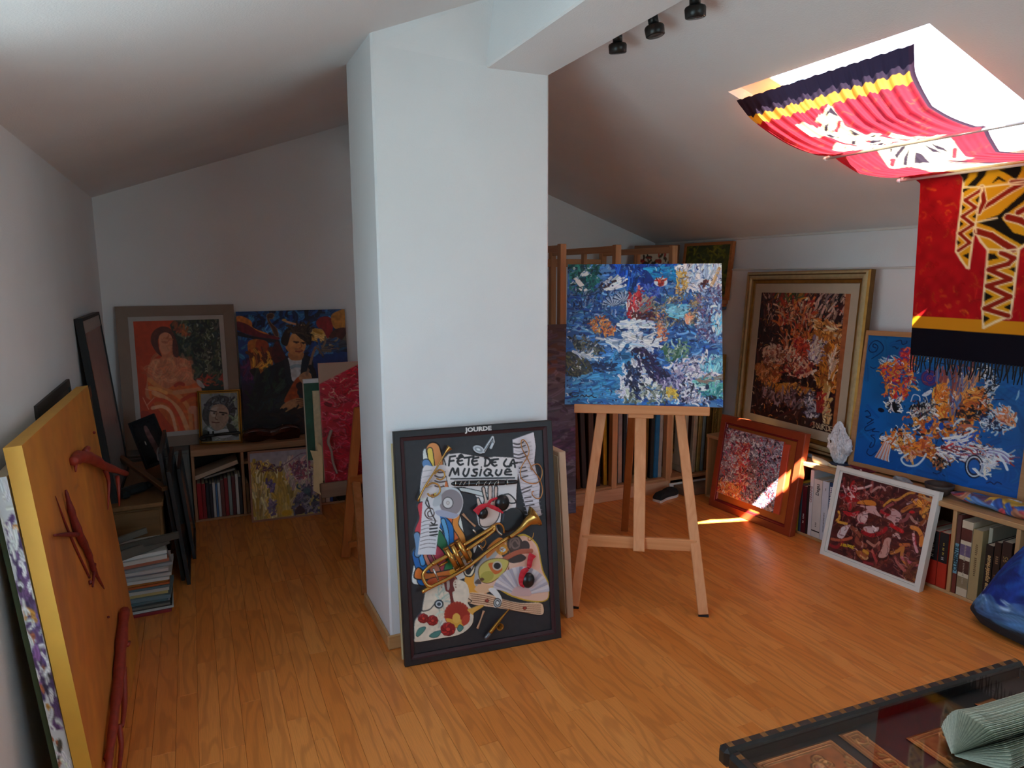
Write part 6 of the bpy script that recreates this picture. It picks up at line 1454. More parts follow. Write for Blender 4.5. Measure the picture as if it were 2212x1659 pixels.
    me = grid_mesh('driftwood_body', P, lin(a.c), [SOFT]); o = bpy.data.objects.new('driftwood_body', me); COL.objects.link(o); o.parent = dw
    # blue cushion in front of the books
    cu = thing('floor_cushion', 'royal blue mottled floor cushion with dark underside at the bookcase end', 'cushion')
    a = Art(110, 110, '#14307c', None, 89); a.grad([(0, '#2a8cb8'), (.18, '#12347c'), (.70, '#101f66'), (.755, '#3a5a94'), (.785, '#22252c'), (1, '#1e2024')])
    a.strokes(260, ['#1a3c9c','#10246c','#1c58a8','#14308c'], 14, 5, 80, 15, 10, ((0,.1),(1,.1),(1,.71),(0,.71)), h=0, a=.6); a.strokes(60, ['#c8d4e4','#6a94c8','#8cb0d8'], 9, 4, 10, 30, 20, ((0,.72),(1,.72),(1,.765),(0,.765)), h=0); a.strokes(30, ['#5c8cc4','#4a78b0'], 10, 5, 60, 30, 20, ((0,.75),(.5,.75),(.5,.84),(0,.84)), h=0, a=.8)
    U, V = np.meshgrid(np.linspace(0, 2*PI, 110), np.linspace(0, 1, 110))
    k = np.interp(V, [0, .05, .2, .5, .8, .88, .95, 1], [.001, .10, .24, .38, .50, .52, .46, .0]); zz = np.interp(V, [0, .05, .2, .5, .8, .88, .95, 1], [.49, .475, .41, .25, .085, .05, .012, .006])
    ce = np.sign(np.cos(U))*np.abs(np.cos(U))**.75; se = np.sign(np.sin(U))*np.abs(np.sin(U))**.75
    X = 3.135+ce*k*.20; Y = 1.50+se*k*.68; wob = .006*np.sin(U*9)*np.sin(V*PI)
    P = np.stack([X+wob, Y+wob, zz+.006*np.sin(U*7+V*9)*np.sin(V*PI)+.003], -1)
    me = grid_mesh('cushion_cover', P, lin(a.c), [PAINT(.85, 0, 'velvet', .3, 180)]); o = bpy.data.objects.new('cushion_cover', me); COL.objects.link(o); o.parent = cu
bookcase_right()

def bookcase_left():
    x0, x1, yf, D, Zt = -.068, 1.58, 4.70, .285, .47
    Wt = WOOD('#b98a66', '#a5744e', 'x', .5); Wv = WOOD('#b98a66', '#a5744e', 'z', .5)
    bc = thing('bookcase', 'low wooden bookcase under the violinist painting in the dark end', 'bookcase')
    B().cbox((x0, yf, Zt-.042), (x1, yf+D, Zt), Wt, .003).build('top_board', bc); B().cbox((x0, yf+.006, 0), (x1, yf+D, .014), Wt, .003).build('bottom_board', bc)
    B().cbox((x0, yf+D-.008, .014), (x1, yf+D, Zt-.042), M('#241a14', .8), .001).build('back_panel', bc)
    for x in (x0, .222, .66, 1.08, x1-.018): B().cbox((x, yf+.004, .014), (x+.018, yf+D-.008, Zt-.042), Wv, .002).build('divider', bc)
    B().cbox((.24, yf+.01, .345), (.66, yf+D-.01, .362), Wt, .002).build('shelf', bc)
    G = 'books in the dark low bookcase'
    L = [(-.046,.026,.235,'#a8161e','bright red book first in the dark bookcase'), (-.019,.022,.23,'#8c1218','second red book next to the first red one'), (.004,.020,.235,'#241c22','black book third in the dark bookcase'), (.025,.018,.225,'#2c2028','dark plum book beside a black one'),
         (.044,.016,.23,'#c2beb8','white-spined book between dark plum and blue'), (.061,.012,.22,'#4a6c98','narrow blue book between two white ones'), (.074,.016,.225,'#cfccc8','cream-white book right of the narrow blue one'), (.091,.022,.24,'#6c3a34','brown-red book in the middle of the row'), (.114,.022,.25,'#8c1c22','crimson book right of middle'),
         (.137,.020,.262,'#8a9490','grey-green book beside the crimson one'), (.158,.022,.255,'#5a1c24','wine-coloured book second from divider'), (.181,.018,.27,'#c8c4c0','tall white book near the divider'), (.200,.018,.25,'#2a2428','dark grey book against the divider')]
    for (x, t, h, c, lab) in L: make_book(T(x, yf+.018, .0145), t-.001, h, .19, c, lab, G)
    make_book(T(-.05, yf+.02, .272) @ Matrix.Rotation(R(90-17), 4, 'Y') @ Matrix.Translation((-.026, 0, 0)), .026, .27, .18, '#c2a890', 'pale book lying aslant on top of the upright books', G)
    make_book(T(.0, yf+.03, .27) @ Matrix.Rotation(R(90-12), 4, 'Y') @ Matrix.Translation((-.012, 0, 0)), .012, .19, .18, '#8c8478', 'thin grey book wedged under the slanting one', G)
    make_book(T(.243, yf+.02, .0145), .018, .20, .18, '#8a6a4c', 'light brown book behind the yellow landscape edge', G)
    for (x, t, h, c, lab) in ((.72,.02,.20,'#c8b8a8','pale book right of the yellow landscape'), (.745,.028,.10,'#d8c0b0','white crumpled-topped paperback right of the yellow landscape'), (.776,.018,.17,'#3a4c88','small blue book near the black box file'), (.796,.022,.17,'#3c2c2c','small dark book against the black box file')): make_book(T(x, yf+.02, .0145), t, h, .17, c, lab, G)
    bx = thing('box_file', 'black box file with a white label strip beside the small books', 'box', T(.83, yf+.012, .0145))
    B().cbox((0, 0, 0), (.135, .2, .20), M('#161416', .6), .004).build('box_body', bx); B().cbox((.03, -.0015, .165), (.12, .0, .18), M('#d0ccc8', .6), .001).build('label_strip', bx)
    for k, (x, c) in enumerate(((.98,'#5a1418'), (1.01,'#4a2020'), (1.035,'#281818'))): make_book(T(x, yf+.02, .0145), .024, .21, .18, c, ('dark red book right of the box file', 'brown book two places right of the box file', 'near-black book by the inner divider')[k], G)
    # violin lying along the front of the shelf
    v = thing('violin', 'dark old violin lying on the bookcase before its painted player', 'violin', T(.03, 4.712, .4715))
    body = [(.215,.0),(.23,.05),(.29,.076),(.345,.062),(.375,.045),(.41,.05),(.46,.088),(.52,.098),(.565,.07),(.575,.0)]
    V1 = M('#3a150e', .25, var=.3, scale=14, coat=.4); V2 = M('#140c0a', .4)
    pts = [(x, y) for x, y in spline(body, 5)]; P = pts+[(x, -y) for x, y in pts[::-1][1:-1]]
    # body stands on its lower edge, leaning against the picture: local plane x,z, belly towards -y
    mxv = Matrix.Translation((.0, .03, .048)) @ Matrix.Rotation(R(-62), 4, 'X') @ Matrix.Rotation(R(2), 4, 'Z')
    b = B(); n = len(P)
    for s_, zz in ((1, .0), (-1, .034)): pass
    rings = [(1, 0), (1.0, .032), (.93, .037), (.5, .046), (.02, .048)]; cx = .40; vs = []
    for (k, z) in [(.02, -.012), (.6, -.008), (.95, .0)]+rings: vs += [mxv @ Vector((cx+(x-cx)*k, y*k*.62, z)) for x, y in P]
    nr = len(rings)+3
    b.add(vs, [(j*n+i_, j*n+(i_+1) % n, (j+1)*n+(i_+1) % n, (j+1)*n+i_) for j in range(nr-1) for i_ in range(n)], V1, True); b.build('body', v)
    b = B().tube([tuple(mxv @ Vector(q)) for q in ((.44,0,.062),(.3,0,.058),(.12,0,.05),(.05,0,.045))], [.014,.012,.010,.009], V2, 8); b.build('neck', v)
    q = spline([list(mxv @ Vector(u)) for u in ((.05,0,.045),(.02,0,.043),(-.01,0,.036),(-.03,0,.022),(-.022,0,.008),(-.006,0,.012),(-.008,0,.024))], 4); B().tube([tuple(u) for u in q], [.010]*6+[.011]*(len(q)-6), V2, 8).build('scroll', v)
    b = B()
    for k, x in enumerate((.0, .014, .028, .042)): b.tube([tuple(mxv @ Vector((x, -.034 if k % 2 else .034, .04))), tuple(mxv @ Vector((x, .0, .04)))], [.006, .003], V2, 7)
    b.build('tuning_pegs', v)
    B().bar(mxv @ Vector((.47,0,.05)), mxv @ Vector((.47,0,.078)), .05, .004, M('#a88a5c', .5), mxv.to_3x3() @ Vector((1,0,0)), .001).build('bridge', v); B().tube([tuple(mxv @ Vector(u)) for u in ((.475,0,.066),(.56,0,.058))], [.007, .014], V2, 8).build('tailpiece', v)
bookcase_left()

def left_clutter():
    # chest with things on it, magazine pile, leaning dark frames
    c = thing('wooden_chest', 'low brown wooden chest against the side wall under the leaning frames', 'chest')
    Wc = WOOD('#7a5630', '#66441f', 'x', .55)
    B().cbox((-.468, 3.73, 0), (-.20, 4.62, .43), WOOD('#7a5630', '#66441f', 'y', .55), .004).build('body', c); B().cbox((-.470, 3.72, .43), (-.192, 4.63, .452), WOOD('#8a6038', '#75502a', 'y', .5), .004).build('lid', c)
    B().cbox((-.455, 3.718, .02), (-.21, 3.73, .42), Wc, .003).build('front_panel', c)
    def slat(p, q, w, d, col, lab, up=(0, 0, 1)):
        o = B().bar(p, q, w, d, M(col, .6, var=.2), up).build('wooden_batten'); return tag(o, lab, 'batten')
    slat((-.180, 3.78, .500), (-.405, 4.25, .575), .03, .022, '#6a4020', 'reddish batten lying diagonally across the chest top')
    # black drill-like tool
    t = thing('power_tool', 'black hand tool lying on the chest beside the diagonal batten', 'tool', T(-.33, 3.93, .453, R(38)))
    K = M('#141414', .6)
    B().cbox((-.10, -.022, 0), (.07, .022, .045), K, .012).build('tool_body', t); B().lathe([(0, .06), (.012, .055), (.018, .02), (.02, 0), (0, 0)], M('#2a2a2c', .4, .5), 14, T(.07, 0, .024) @ Matrix.Rotation(PI/2, 4, 'Y')).build('chuck', t); B().cbox((-.09, -.06, .003), (-.05, -.015, .04), K, .01).build('tool_handle', t)
    t = thing('wooden_ring', 'small dark wooden ring lying near the dark photo frame', 'ring', T(-.245, 4.12, .453))
    B().lathe([(.028, .0), (.036, .006), (.028, .013), (.02, .006), (.028, 0)], M('#5a4632', .5), 20).build('ring_body', t)
    # small dark frame on the chest
    mx = frame3((-.300, 4.40, .456), (-.155, 4.37, .512), up=(-.335, 4.50, .75))
    p = thing('framed_picture', 'small tilted dark picture in a black frame on the chest', 'picture', mx)
    moulding(.150, .285, flat_prof(.014, .02), [BLACK], p); canvas(art_night(), .126, .261, p, PAINT(.2, .3, 'glazed_print', .05), BLACK, .004, x0=.012, z0=.012, y0=.004)
    # tall glazed frame and grey frame leaning on the wall
    mx = frame3((-.39, 3.80, .453), (-.385, 4.60, .453), lean=R(4.8))
    p = thing('framed_picture', 'tall glazed picture in a black frame leaning on the side wall', 'picture', mx)
    moulding(.66, .905, flat_prof(.016, .032), [M('#101214', .5)], p); panel(.63, .875, M('#8a7c78', .25, var=.08), p, 'glazed_print', .015, .015, .006)
    B().cbox((.016, .003, .83), (.645, .006, .89), M('#a89a92', .4), .001).build('mount_edge', p)
    mx = frame3((-.415, 3.36, .0), (-.41, 3.98, .0), lean=R(2.0))
    p = thing('framed_picture', 'grey-brown framed picture standing low between orange canvas and chest', 'picture', mx)
    moulding(.36, 1.05, flat_prof(.04, .022), [M('#4c4440', .55)], p); panel(.28, .97, M('#5c5450', .4, var=.1), p, 'print', .04, .04, .008)
    B().cbox((.0, -.001, 1.0), (.36, .0, 1.04), M('#6a3c28', .6, var=.2), .0004).build('brown_strip', p)
    # dark glazed frames leaning against the chest's open side
    G = 'dark frames leaning on the chest'
    for (y0, y1, xb, h, ln, c1, c2, lab) in ((3.735, 4.30, -.098, .60, 5.0, '#17191c', '#2c3438', 'dark glazed frame leaning on the chest, nearest the floor centre'), (3.80, 4.40, -.125, .68, 5.0, '#22262a', '#3a4448', 'second dark frame leaning behind the nearest one'), (4.08, 4.55, -.070, .52, 5.0, '#1a1c1e', '#20262a', 'short dark frame farther along the chest side')):
        mx = frame3((xb, y0, 0), (xb+.004, y1, 0), lean=R(ln)); p = thing('framed_picture', lab, 'picture', mx, G)
        moulding(y1-y0, h, flat_prof(.03, .016), [M(c1, .5)], p); panel(y1-y0-.05, h-.05, M(c2, .12, var=.1), p, 'glazed_print', .025, .025, .006)
    # pile of magazines
    cols = [('#8a2830','dark red'),('#c8ccc8','white'),('#2a2c2e','black'),('#70706a','grey'),('#a8a8b0','pale lilac'),('#4c6870','slate blue'),('#6a8088','pale blue'),('#b8a068','tan'),('#c0bcb4','cream'),('#5c7078','teal grey'),('#b0582c','orange-brown'),('#a8682c','ochre'),('#c8c4c0','off-white'),('#b8b4b0','light grey'),('#98929a','mauve grey'),('#c0b8b4','stone'),('#8a8a8c','mid grey'),('#a86048','brick red'),('#c4beb8','pale beige'),('#d0ccc8','glossy white')]
    ords = ['bottom','second','third','fourth','fifth','sixth','seventh','eighth','ninth','tenth','eleventh','twelfth','thirteenth','fourteenth','fifteenth','sixteenth','seventeenth','eighteenth','nineteenth','topmost']
    rg = random.Random(12); z = .0
    for k, (c, nm) in enumerate(cols):
        t = rg.uniform(.010, .019) if k < 12 else rg.uniform(.014, .023)
        rz = rg.uniform(-.05, .05)+(.12 if k > 15 else 0); dx = rg.uniform(-.012, .012)-.005*(k > 13)
        w, d = rg.uniform(.185, .205), rg.uniform(.225, .25)
        # lying flat: spine towards the viewer
        mx = T(-.372+dx, 3.455+rg.uniform(-.012, .012), z, rz) @ Matrix.Rotation(R(90), 4, 'Y') @ Matrix.Translation((-t, 0, 0))
        lab = ('%s magazine at the bottom of the floor pile' % nm) if k == 0 else ('%s magazine, topmost of the floor pile' % nm) if k == len(cols)-1 else '%s magazine, %s from the bottom of the floor pile' % (nm, ords[k])
        make_book(mx, t, w, d, c, lab, 'magazines piled on the floor', name='magazine', rough=.35); z += t+.0004
    zt = z
    for k, (p, q, w, c, lab) in enumerate((((-.40,3.44,zt+.012),(-.17,3.52,zt+.042),.045,'#4c463c','dark grey-brown batten on the magazine pile, the lower one'), ((-.41,3.47,zt+.040),(-.125,3.50,zt+.062),.035,'#3c3830','charcoal batten on the magazine pile, jutting out to the right'), ((-.42,3.50,zt+.062),(-.26,3.56,zt+.085),.03,'#544c40','short brownish batten on top of the magazine pile'))): slat(p, q, w, .016, c, lab, (0, 1, 0))
left_clutter()

# ---------------------------------------------------------------- batik hanging under the roof window
def batik():
    NU, NV = 150, 360
    path = [(2.188,2.279),(2.210,2.254),(2.275,2.198),(2.39,2.145),(2.53,2.098),(2.66,2.076),(2.735,2.082),(2.79,2.050),(2.88,2.004),(2.96,1.982),(3.03,1.978),(3.052,1.955),(3.056,1.85),(3.058,1.6),(3.06,1.35),(3.06,1.165)]
    q = spline(path, 8); d = np.r_[0, np.cumsum(np.hypot(*np.diff(q, axis=0).T))]; Ltot = d[-1]
    def sof(k): return d[k*8]/Ltot
    v1, v2 = sof(6), sof(10)                                   # where the two rods carry the cloth
    sv = np.linspace(0, 1, NV); px = np.interp(sv*Ltot, d, q[:, 0]); pz = np.interp(sv*Ltot, d, q[:, 1])
    yfar = np.interp(sv, [0, v1, (v1+v2)/2, v2, v2+.025, 1], [2.474, 2.45, 2.41, 2.275, 2.225, 2.205]); ynear = np.interp(sv, [0, .06, v1*.5, v1*.85, v1, (v1+v2)/2, v2, 1], [1.655, 1.70, 1.757, 1.742, 1.75, 1.775, 1.50, 1.48])
    U, S = np.meshgrid(np.linspace(0, 1, NU), sv)
    Y = yfar[:, None]*(1-U)+ynear[:, None]*U
    gather = np.interp(sv, [0, .03, v1*.5, v1, v2, v2+.05, 1], [.002, .0065, .007, .0015, .002, .002, .004])[:, None]
    rip = np.sin(U*2*PI*13+1.5*np.sin(S*9)+2.2*np.sin(U*9))+.6*np.sin(U*2*PI*29+2+1.7*np.sin(U*17))
    hang = (S > v2)
    X = px[:, None]+np.where(hang, gather*np.sin(U*2*PI*2.5+S*5), 0); Z = pz[:, None]+np.where(hang, 0, gather*rip*.8)
    A = Art(NU, NV, '#a8171c', None, 97)
    A.strokes(900, ['#a81a1a','#b82420','#9c1218','#b8401c','#c05a20'], 7, 2, 60, 90, 60, h=0, a=.5); A.mottle(.1, 7)
    def sub(quad, v0, vv1, u0=0, u1=1):
        A.Hm = homog(quad, ((u0*(NU-1), v0*(NV-1)), (u1*(NU-1), v0*(NV-1)), (u1*(NU-1), vv1*(NV-1)), (u0*(NU-1), vv1*(NV-1))))
    Ye, Bk, Cr = '#d99a1c', '#1d1a14', '#f0d8a8'
    # end bands
    def band(a, b, c): A.c[int(a*NV):int(b*NV)] = rgb(c)
    band(0, .055, '#14131a'); band(.055, .082, Ye); band(.895, .925, '#d08a1c'); band(.925, 1.01, '#15151c')
    A.c[:, NU-4:] = rgb('#2a1418')
    # upper animal: yellow dye painted cream to imitate the glare of backlight
    sub(((115,705),(1480,200),(2300,760),(960,1095)), 0, v1)
    A.poly([(980,595),(1080,680),(1130,740),(1300,785),(1430,790),(1400,815),(1520,850),(1640,870),(1760,885),(1600,925),(1400,980),(1250,1025),(1100,995),(1015,965),(1045,900),(1220,945),(1235,910),(1000,840),(830,835),(690,770),(740,752),(880,778),(950,742),(880,715)], '#f2e4b4', smooth=False, edge=Cr, ew=2.4)
    for P in ([(985,610),(1060,665),(1085,680),(990,655),(945,665)], [(1300,790),(1400,800),(1340,812)], [(960,745),(990,740),(985,780),(950,775)], [(930,800),(1010,810),(1090,830),(1000,832),(940,815)], [(1170,760),(1230,790),(1280,815),(1210,800)], [(1180,870),(1215,865),(1205,895),(1170,890)], [(1330,860),(1440,865),(1400,880),(1300,880)], [(1350,900),(1450,890),(1420,915),(1310,925)], [(1440,935),(1560,905),(1500,950),(1420,955)], [(1100,940),(1120,930),(1110,960)]): A.poly(P, Bk, smooth=False)
    for P in ([(1090,705),(1060,790),(1040,790)], [(1160,790),(1200,810)], [(1270,850),(1320,860)], [(1480,880),(1580,890)], [(1380,930),(1440,920)]): A.line(P, 3, '#b0201c', smooth=False)
    A.poly([(1500,795),(1550,780),(1700,820),(1980,860),(1900,890),(1700,870)], '#f0d890', smooth=False, edge=Cr, ew=2)
    for P in ([(1590,800),(1610,800),(1600,830)], [(1680,815),(1720,825),(1690,850)], [(1770,850),(1830,860),(1800,872)]): A.poly(P, Bk, smooth=False)
    # middle animal, its backlit brightness likewise painted in as cream
    sub(((960,1095),(2300,760),(2700,1080),(1450,1290)), v1, v2)
    A.poly([(1330,1015),(1500,960),(1650,935),(1950,875),(2010,900),(2180,1020),(2060,1050),(1930,1050),(2060,1110),(2212,1150),(2150,1200),(1800,1250),(1690,1240),(1665,1120),(1500,1145),(1420,1075)], '#f4e8c4', smooth=False, edge=Cr, ew=3)
    for P in ([(1545,985),(1590,980),(1540,1070),(1510,1050)], [(1600,1050),(1630,980),(1640,1110),(1600,1110)], [(1690,1010),(1760,1020),(1850,1080),(1700,1090)], [(1750,950),(1900,985),(1960,1000),(1850,995)], [(1800,930),(1950,960),(2000,985),(1880,965)], [(1450,1010),(1480,1005),(1470,1040)], [(2060,1090),(2140,1110),(2180,1150),(2080,1130)], [(1980,1060),(2060,1075),(2040,1090)]): A.poly(P, Bk, smooth=False)
    for P in ([(1495,1090),(1510,1080),(1505,1120)], [(2060,960),(2070,1020)], [(1960,1080),(2040,1110)]): A.line(P, 4, '#b0201c', smooth=False)
    # hanging animal
    sub(((290,146),(1035,46),(1035,1500),(225,1412)), v2, .985, 0, .68)
    A.poly([(572,115),(760,95),(1035,40),(1090,300),(1085,560),(1000,610),(942,655),(925,1000),(912,1145),(820,1190),(738,1238),(726,1090),(738,820),(742,660),(690,600),(655,540),(645,480),(630,640),(615,790),(600,785),(560,730),(525,670),(532,540),(550,380),(560,240)], Ye, smooth=False, edge=Cr, ew=2.2)
    for P in ([(575,125),(640,115),(560,210),(560,160)], [(700,110),(755,100),(640,230),(580,235)], [(785,165),(840,200),(820,200),(790,185),(740,215)], [(800,125),(950,90),(900,190)], [(1000,130),(1035,130),(1035,170),(990,150),(950,180)], [(660,470),(800,420),(1000,225),(1040,260),(820,440),(900,540),(1030,580),(960,625),(760,505)],
              [(640,320),(672,290),(665,340)], [(625,430),(655,405),(650,445)], [(605,550),(638,530),(632,575)], [(555,350),(580,370),(555,390)], [(545,460),(570,480),(545,500)], [(530,590),(555,610),(532,630)], [(570,700),(615,680),(612,725)], [(560,248),(610,240),(560,270)],
              [(748,685),(790,690),(815,720),(748,735)], [(745,835),(795,860),(745,875)], [(735,965),(795,1000),(735,1035)], [(735,1140),(780,1165),(738,1200)], [(885,795),(930,780),(928,820)], [(880,930),(925,915),(922,955)], [(865,1080),(915,1050),(912,1100)]): A.poly(P, Bk, smooth=False)
    for P, w in (([(680,380),(760,330),(860,260),(945,210)], 7), ([(680,240),(700,330),(668,400)], 7), ([(660,530),(760,560),(850,620),(910,655)], 9), ([(925,405),(980,370),(1035,310)], 8), ([(860,435),(950,460),(1035,510)], 9), ([(980,430),(1035,400)], 7), ([(830,680),(915,720),(880,760),(755,800),(900,870),(750,920),(905,1000),(740,1090),(900,1145)], 7),
                 ([(675,255),(575,320),(645,370),(560,430),(632,485),(545,545),(615,610),(540,665)], 5), ([(870,205),(960,200),(1035,190)], 6)): w *= .55; A.line(P, w+2.2, Cr, smooth=False); A.line(P, w, '#8c2414', smooth=False)
    for P in ([(572,235),(700,235),(860,215),(1035,185)], [(680,240),(650,470),(655,540)], [(742,655),(860,665),(942,655)], [(650,470),(790,440)]): A.line(P, 1.6, Cr, smooth=False)
    m, nt, b, lk = _new('batik_cotton'); nt.nodes.remove(b)
    out = [n for n in nt.nodes if n.type == 'OUTPUT_MATERIAL'][0]
    at = nt.nodes.new('ShaderNodeAttribute'); at.attribute_name = 'pigment'
    df = nt.nodes.new('ShaderNodeBsdfDiffuse'); tr = nt.nodes.new('ShaderNodeBsdfTranslucent'); mx = nt.nodes.new('ShaderNodeMixShader'); mx.inputs[0].default_value = .17
    lk.new(at.outputs[0], df.inputs[0]); wm = nt.nodes.new('ShaderNodeMix'); wm.data_type = 'RGBA'; wm.inputs[0].default_value = .05; wm.inputs[7].default_value = (.95, .55, .95, 1); lk.new(at.outputs[0], wm.inputs[6]); lk.new(wm.outputs[2], tr.inputs[0]); lk.new(df.outputs[0], mx.inputs[1]); lk.new(tr.outputs[0], mx.inputs[2]); lk.new(mx.outputs[0], out.inputs[0])
    c = thing('batik_hanging', 'red batik cloth with yellow and black animals draped under the roof window', 'cloth')
    P = np.stack([X, Y, Z], -1)
    me = grid_mesh('cloth', P, lin(A.c), [m]); o = bpy.data.objects.new('cloth', me); COL.objects.link(o); o.parent = c
    fb = M('#111118', .9); rg = random.Random(5); b = B(); n = 52
    for k in range(n):
        u = (k+.5)/n; y = 2.205*(1-u)+1.48*u; x0 = float(np.interp(u, np.linspace(0, 1, NU), X[-1])); ln = rg.uniform(.06, .085)
        b.tube([(x0, y, 1.168), (x0+rg.uniform(-.006, .006), y+rg.uniform(-.006, .006), 1.168-ln*.5), (x0+rg.uniform(-.008, .008), y+rg.uniform(-.01, .01), 1.168-ln)], [.0042, .003, .0022], fb, 5)
        if k % 2: b.tube([(x0, y, 1.142), (x0, y+.725/n, 1.142)], .0022, fb, 4)
    b.build('fringe', c)
    rm = M('#d8c8c0', .4)
    for (x, z, y0, y1, lab) in ((2.735, 2.072, 2.475, 1.45, 'pale rod nearest the ridge carrying the batik cloth'), (3.036, 1.968, 2.315, 1.15, 'pale rod over the bookcase carrying the batik cloth')):
        r = thing('curtain_rod', lab, 'rod'); B().tube([(x, y0, z), (x, y1, z)], .0065, rm, 10).build('rod', r)
        B().tube([(x, y0-.004, z), (x, y0+.01, z)], .010, M('#e8e4e0', .4), 10).build('end_cap', r)
        for yy in (y0-.012, y1+.02): B().bar((x, yy, z+.004), (x, yy, zr(x)+.004), .008, .008, rm, (0, 1, 0), .001).build('bracket', r)
batik()

def spotlights():
    K = M('#211e1d', .35, .3, .1); G = 'black ceiling spotlights beside the beam'
    labs = ('black ceiling spotlight nearest the column', 'black ceiling spotlight in the middle of the three', 'black ceiling spotlight cut by the top edge of view')
    for (x, y), lab, tl in zip(((1.598, 2.495), (1.606, 2.262), (1.615, 2.045)), labs, (8, -6, 4)):
        zc = zr(x); s = thing('ceiling_spotlight', lab, 'spotlight', T(x, y, zc-.082, 0, R(tl), R(-8)), G)
        B().lathe([(0, -.020), (.030, -.020), (.0345, -.017), (.036, .010), (.033, .016), (.024, .020), (0, .02)], K, 26).build('lamp_head', s)
        B().lathe([(.0, .018), (.019, .018), (.0185, .070), (.0, .070)], K, 20).build('neck', s)
        B().lathe([(.0, -.0205), (.027, -.0205), (.027, -.0195), (0, -.0195)], M('#4a4644', .2, .2), 22).build('lens', s)
        B().lathe([(.0, .064), (.034, .064), (.034, .074), (0, .076)], K, 22).build('ceiling_rose', s)
spotlights()

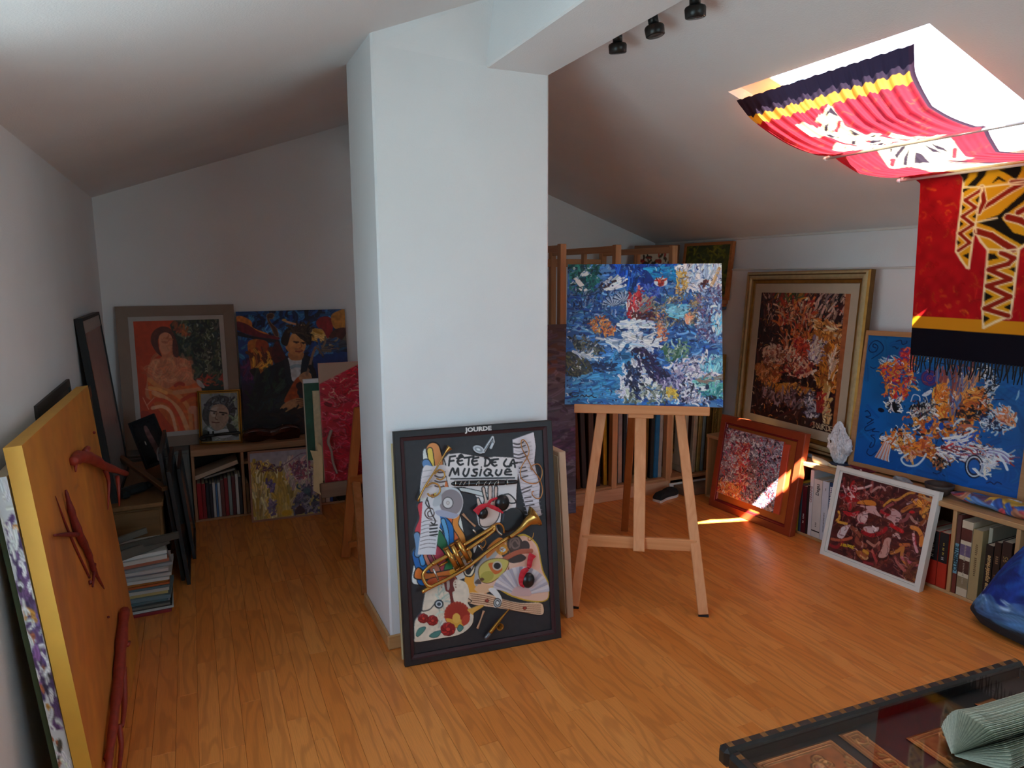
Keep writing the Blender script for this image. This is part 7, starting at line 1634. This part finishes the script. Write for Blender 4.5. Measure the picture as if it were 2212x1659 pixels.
def coffee_table():
    A0 = Vector((1.062, 1.174, 0)); mx = frame3(A0, A0+Vector((.9983, -.0587, 0)), lean=0)
    L_, D_, Zt = 1.035, .66, .452
    K = M('#1c1613', .38, var=.25, scale=30, bump=.3, bscale=60); CU = M('#8a5a34', .38, .7, .25, 60)
    t = thing('coffee_table', 'dark carved coffee table with studded rim and glass top in the near corner', 'table', mx)
    rw, rh = .036, .05
    for (a, b_) in (((0, -rw), (L_, 0)), ((0, -D_), (L_, -D_+rw)), ((0, -D_+rw), (rw, -rw)), ((L_-rw, -D_+rw), (L_, -rw))):
        r = B().cbox((a[0], a[1], Zt-rh), (b_[0], b_[1], Zt), K, .010).build('rim_rail', t)
        lx = (b_[0]-a[0]) > (b_[1]-a[1]); ln = (b_[0]-a[0]) if lx else (b_[1]-a[1]); n = int(ln/.049)
        for k in range(n):
            s = (k+.5)*ln/n; c = (a[0]+s, (a[1]+b_[1])/2) if lx else ((a[0]+b_[0])/2, a[1]+s); e = .0085
            B().add([(c[0]-e, c[1]-e, Zt-.001), (c[0]+e, c[1]-e, Zt-.001), (c[0]+e, c[1]+e, Zt-.001), (c[0]-e, c[1]+e, Zt-.001), (c[0], c[1], Zt+.008)], [(0,1,4),(1,2,4),(2,3,4),(3,0,4),(3,2,1,0)], CU).build('stud', r)
    for x in (.03, L_-.09):
        for y in (-.09, -D_+.03):
            B().cbox((x, y, 0), (x+.06, y+.06, Zt-rh+.005), K, .008).lathe([(.04, .0), (.044, .01), (.04, .02)], CU, 16, T(x+.03, y+.03, .36)).build('leg', t)
    B().cbox((rw, -D_+rw, Zt-.052), (L_-rw, -rw, Zt-.036), M('#191614', .5, var=.15), .001).build('inner_panel', t)
    # embossed copper plates under the glass
    def plate(x0, x1, y0, y1, seed, scrolls):
        w, d = x1-x0, y1-y0; W_, H_ = max(24, int(w*420)), max(24, int(d*420)); a = Art(W_, H_, '#a4683c', None, seed); a.mottle(.15, 8)
        rgn = np.random.default_rng(seed)
        for m_ in (3, 7): 
            for P in ([(m_, m_), (W_-m_, m_)], [(m_, H_-m_), (W_-m_, H_-m_)], [(m_, m_), (m_, H_-m_)], [(W_-m_, m_), (W_-m_, H_-m_)]): a.line(P, 1.8, '#d09058', h=.003, raw=True, smooth=False)
        for k in range(scrolls):
            cx, cy = rgn.uniform(12, W_-12), rgn.uniform(12, H_-12); r0 = rgn.uniform(5, 10); ph = rgn.uniform(0, 6)
            a.line([(cx+r0*(1-.13*j)*math.cos(ph+j*.8), cy+r0*(1-.13*j)*math.sin(ph+j*.8)) for j in range(7)], 2.0, '#d8985c', h=.004, raw=True)
            a.ell((cx+r0*1.1*math.cos(ph), cy+r0*1.1*math.sin(ph)), 2.6, 1.6, '#e0a468', ph, h=.004, raw=True)
        a.blur(1)
        mm = MATS.get('copper')
        if mm is None:
            mm, nt, bb, lk = _new('embossed_copper'); at = nt.nodes.new('ShaderNodeAttribute'); at.attribute_name = 'pigment'; lk.new(at.outputs[0], bb.inputs['Base Color']); bb.inputs['Metallic'].default_value = .75; bb.inputs['Roughness'].default_value = .38; MATS['copper'] = mm
        o = canvas(a, w, d, t, mm, K, .003, 'copper_plate'); o.matrix_local = Matrix.Translation((x0, y0, Zt-.0325)) @ Matrix.Rotation(-PI/2, 4, 'X')
    plate(.06, .295, -.48, -.055, 3, 40); plate(.325, .385, -.52, -.05, 5, 18); plate(.47, .72, -.52, -.12, 7, 30); plate(.76, .83, -.52, -.085, 9, 14)
    B().box((rw-.006, -D_+rw-.006, Zt-.012), (L_-rw+.006, -rw+.006, Zt-.006), GLASS()).build('glass_top', t)
    # folded-page book standing on the glass
    fbk = thing('folded_book', 'old book with folded fanned pages standing on the glass table', 'book', T(1.530, .915, Zt-.0055, R(-6)))
    pm = M('#dfe3cc', .8, var=.16, scale=150); pk = M('#b9bdaa', .85, var=.2, scale=200)
    b = B(); n = 64; rg = random.Random(2)
    for k in range(n):
        a = R(2+176*k/(n-1)); ca, sa = math.cos(a), math.sin(a); r = .084+rg.uniform(-.0012, .0012); x1 = .060+.012*math.sin(3*a)
        P = [(0, .004), (x1, r), (.115, r-.004), (.36, r+.001), (.36, .003)]
        for s, mm in ((.0, pm), (.0009, pk if k % 2 else pm)):
            o2 = (-sa*s, ca*s); b.add([(x, -ca*q+o2[0], sa*q+.001+abs(o2[1])) for x, q in P], [(0, 1, 2, 3, 4)], mm)
    b.build('pages', fbk)
    b = B(); rows = 0
    for k in range(0, n-1, 1):
        a = R(2+176*(k+.5)/(n-1)); ca, sa = math.cos(a), math.sin(a)
        b.add([(.075+.006*math.sin(5*a), -ca*.0832, sa*.0832), (.116, -ca*.0795, sa*.0795), (.116, -ca*.0788, sa*.0792+.0006), (.075, -ca*.0825, sa*.0828)], [(0, 1, 2, 3)], M('#565a50', .9))
    b.build('printed_lines', fbk)
    B().cbox((.03, -.006, -.0005), (.365, .006, .012), M('#20201e', .6), .002).build('spine', fbk)
coffee_table()
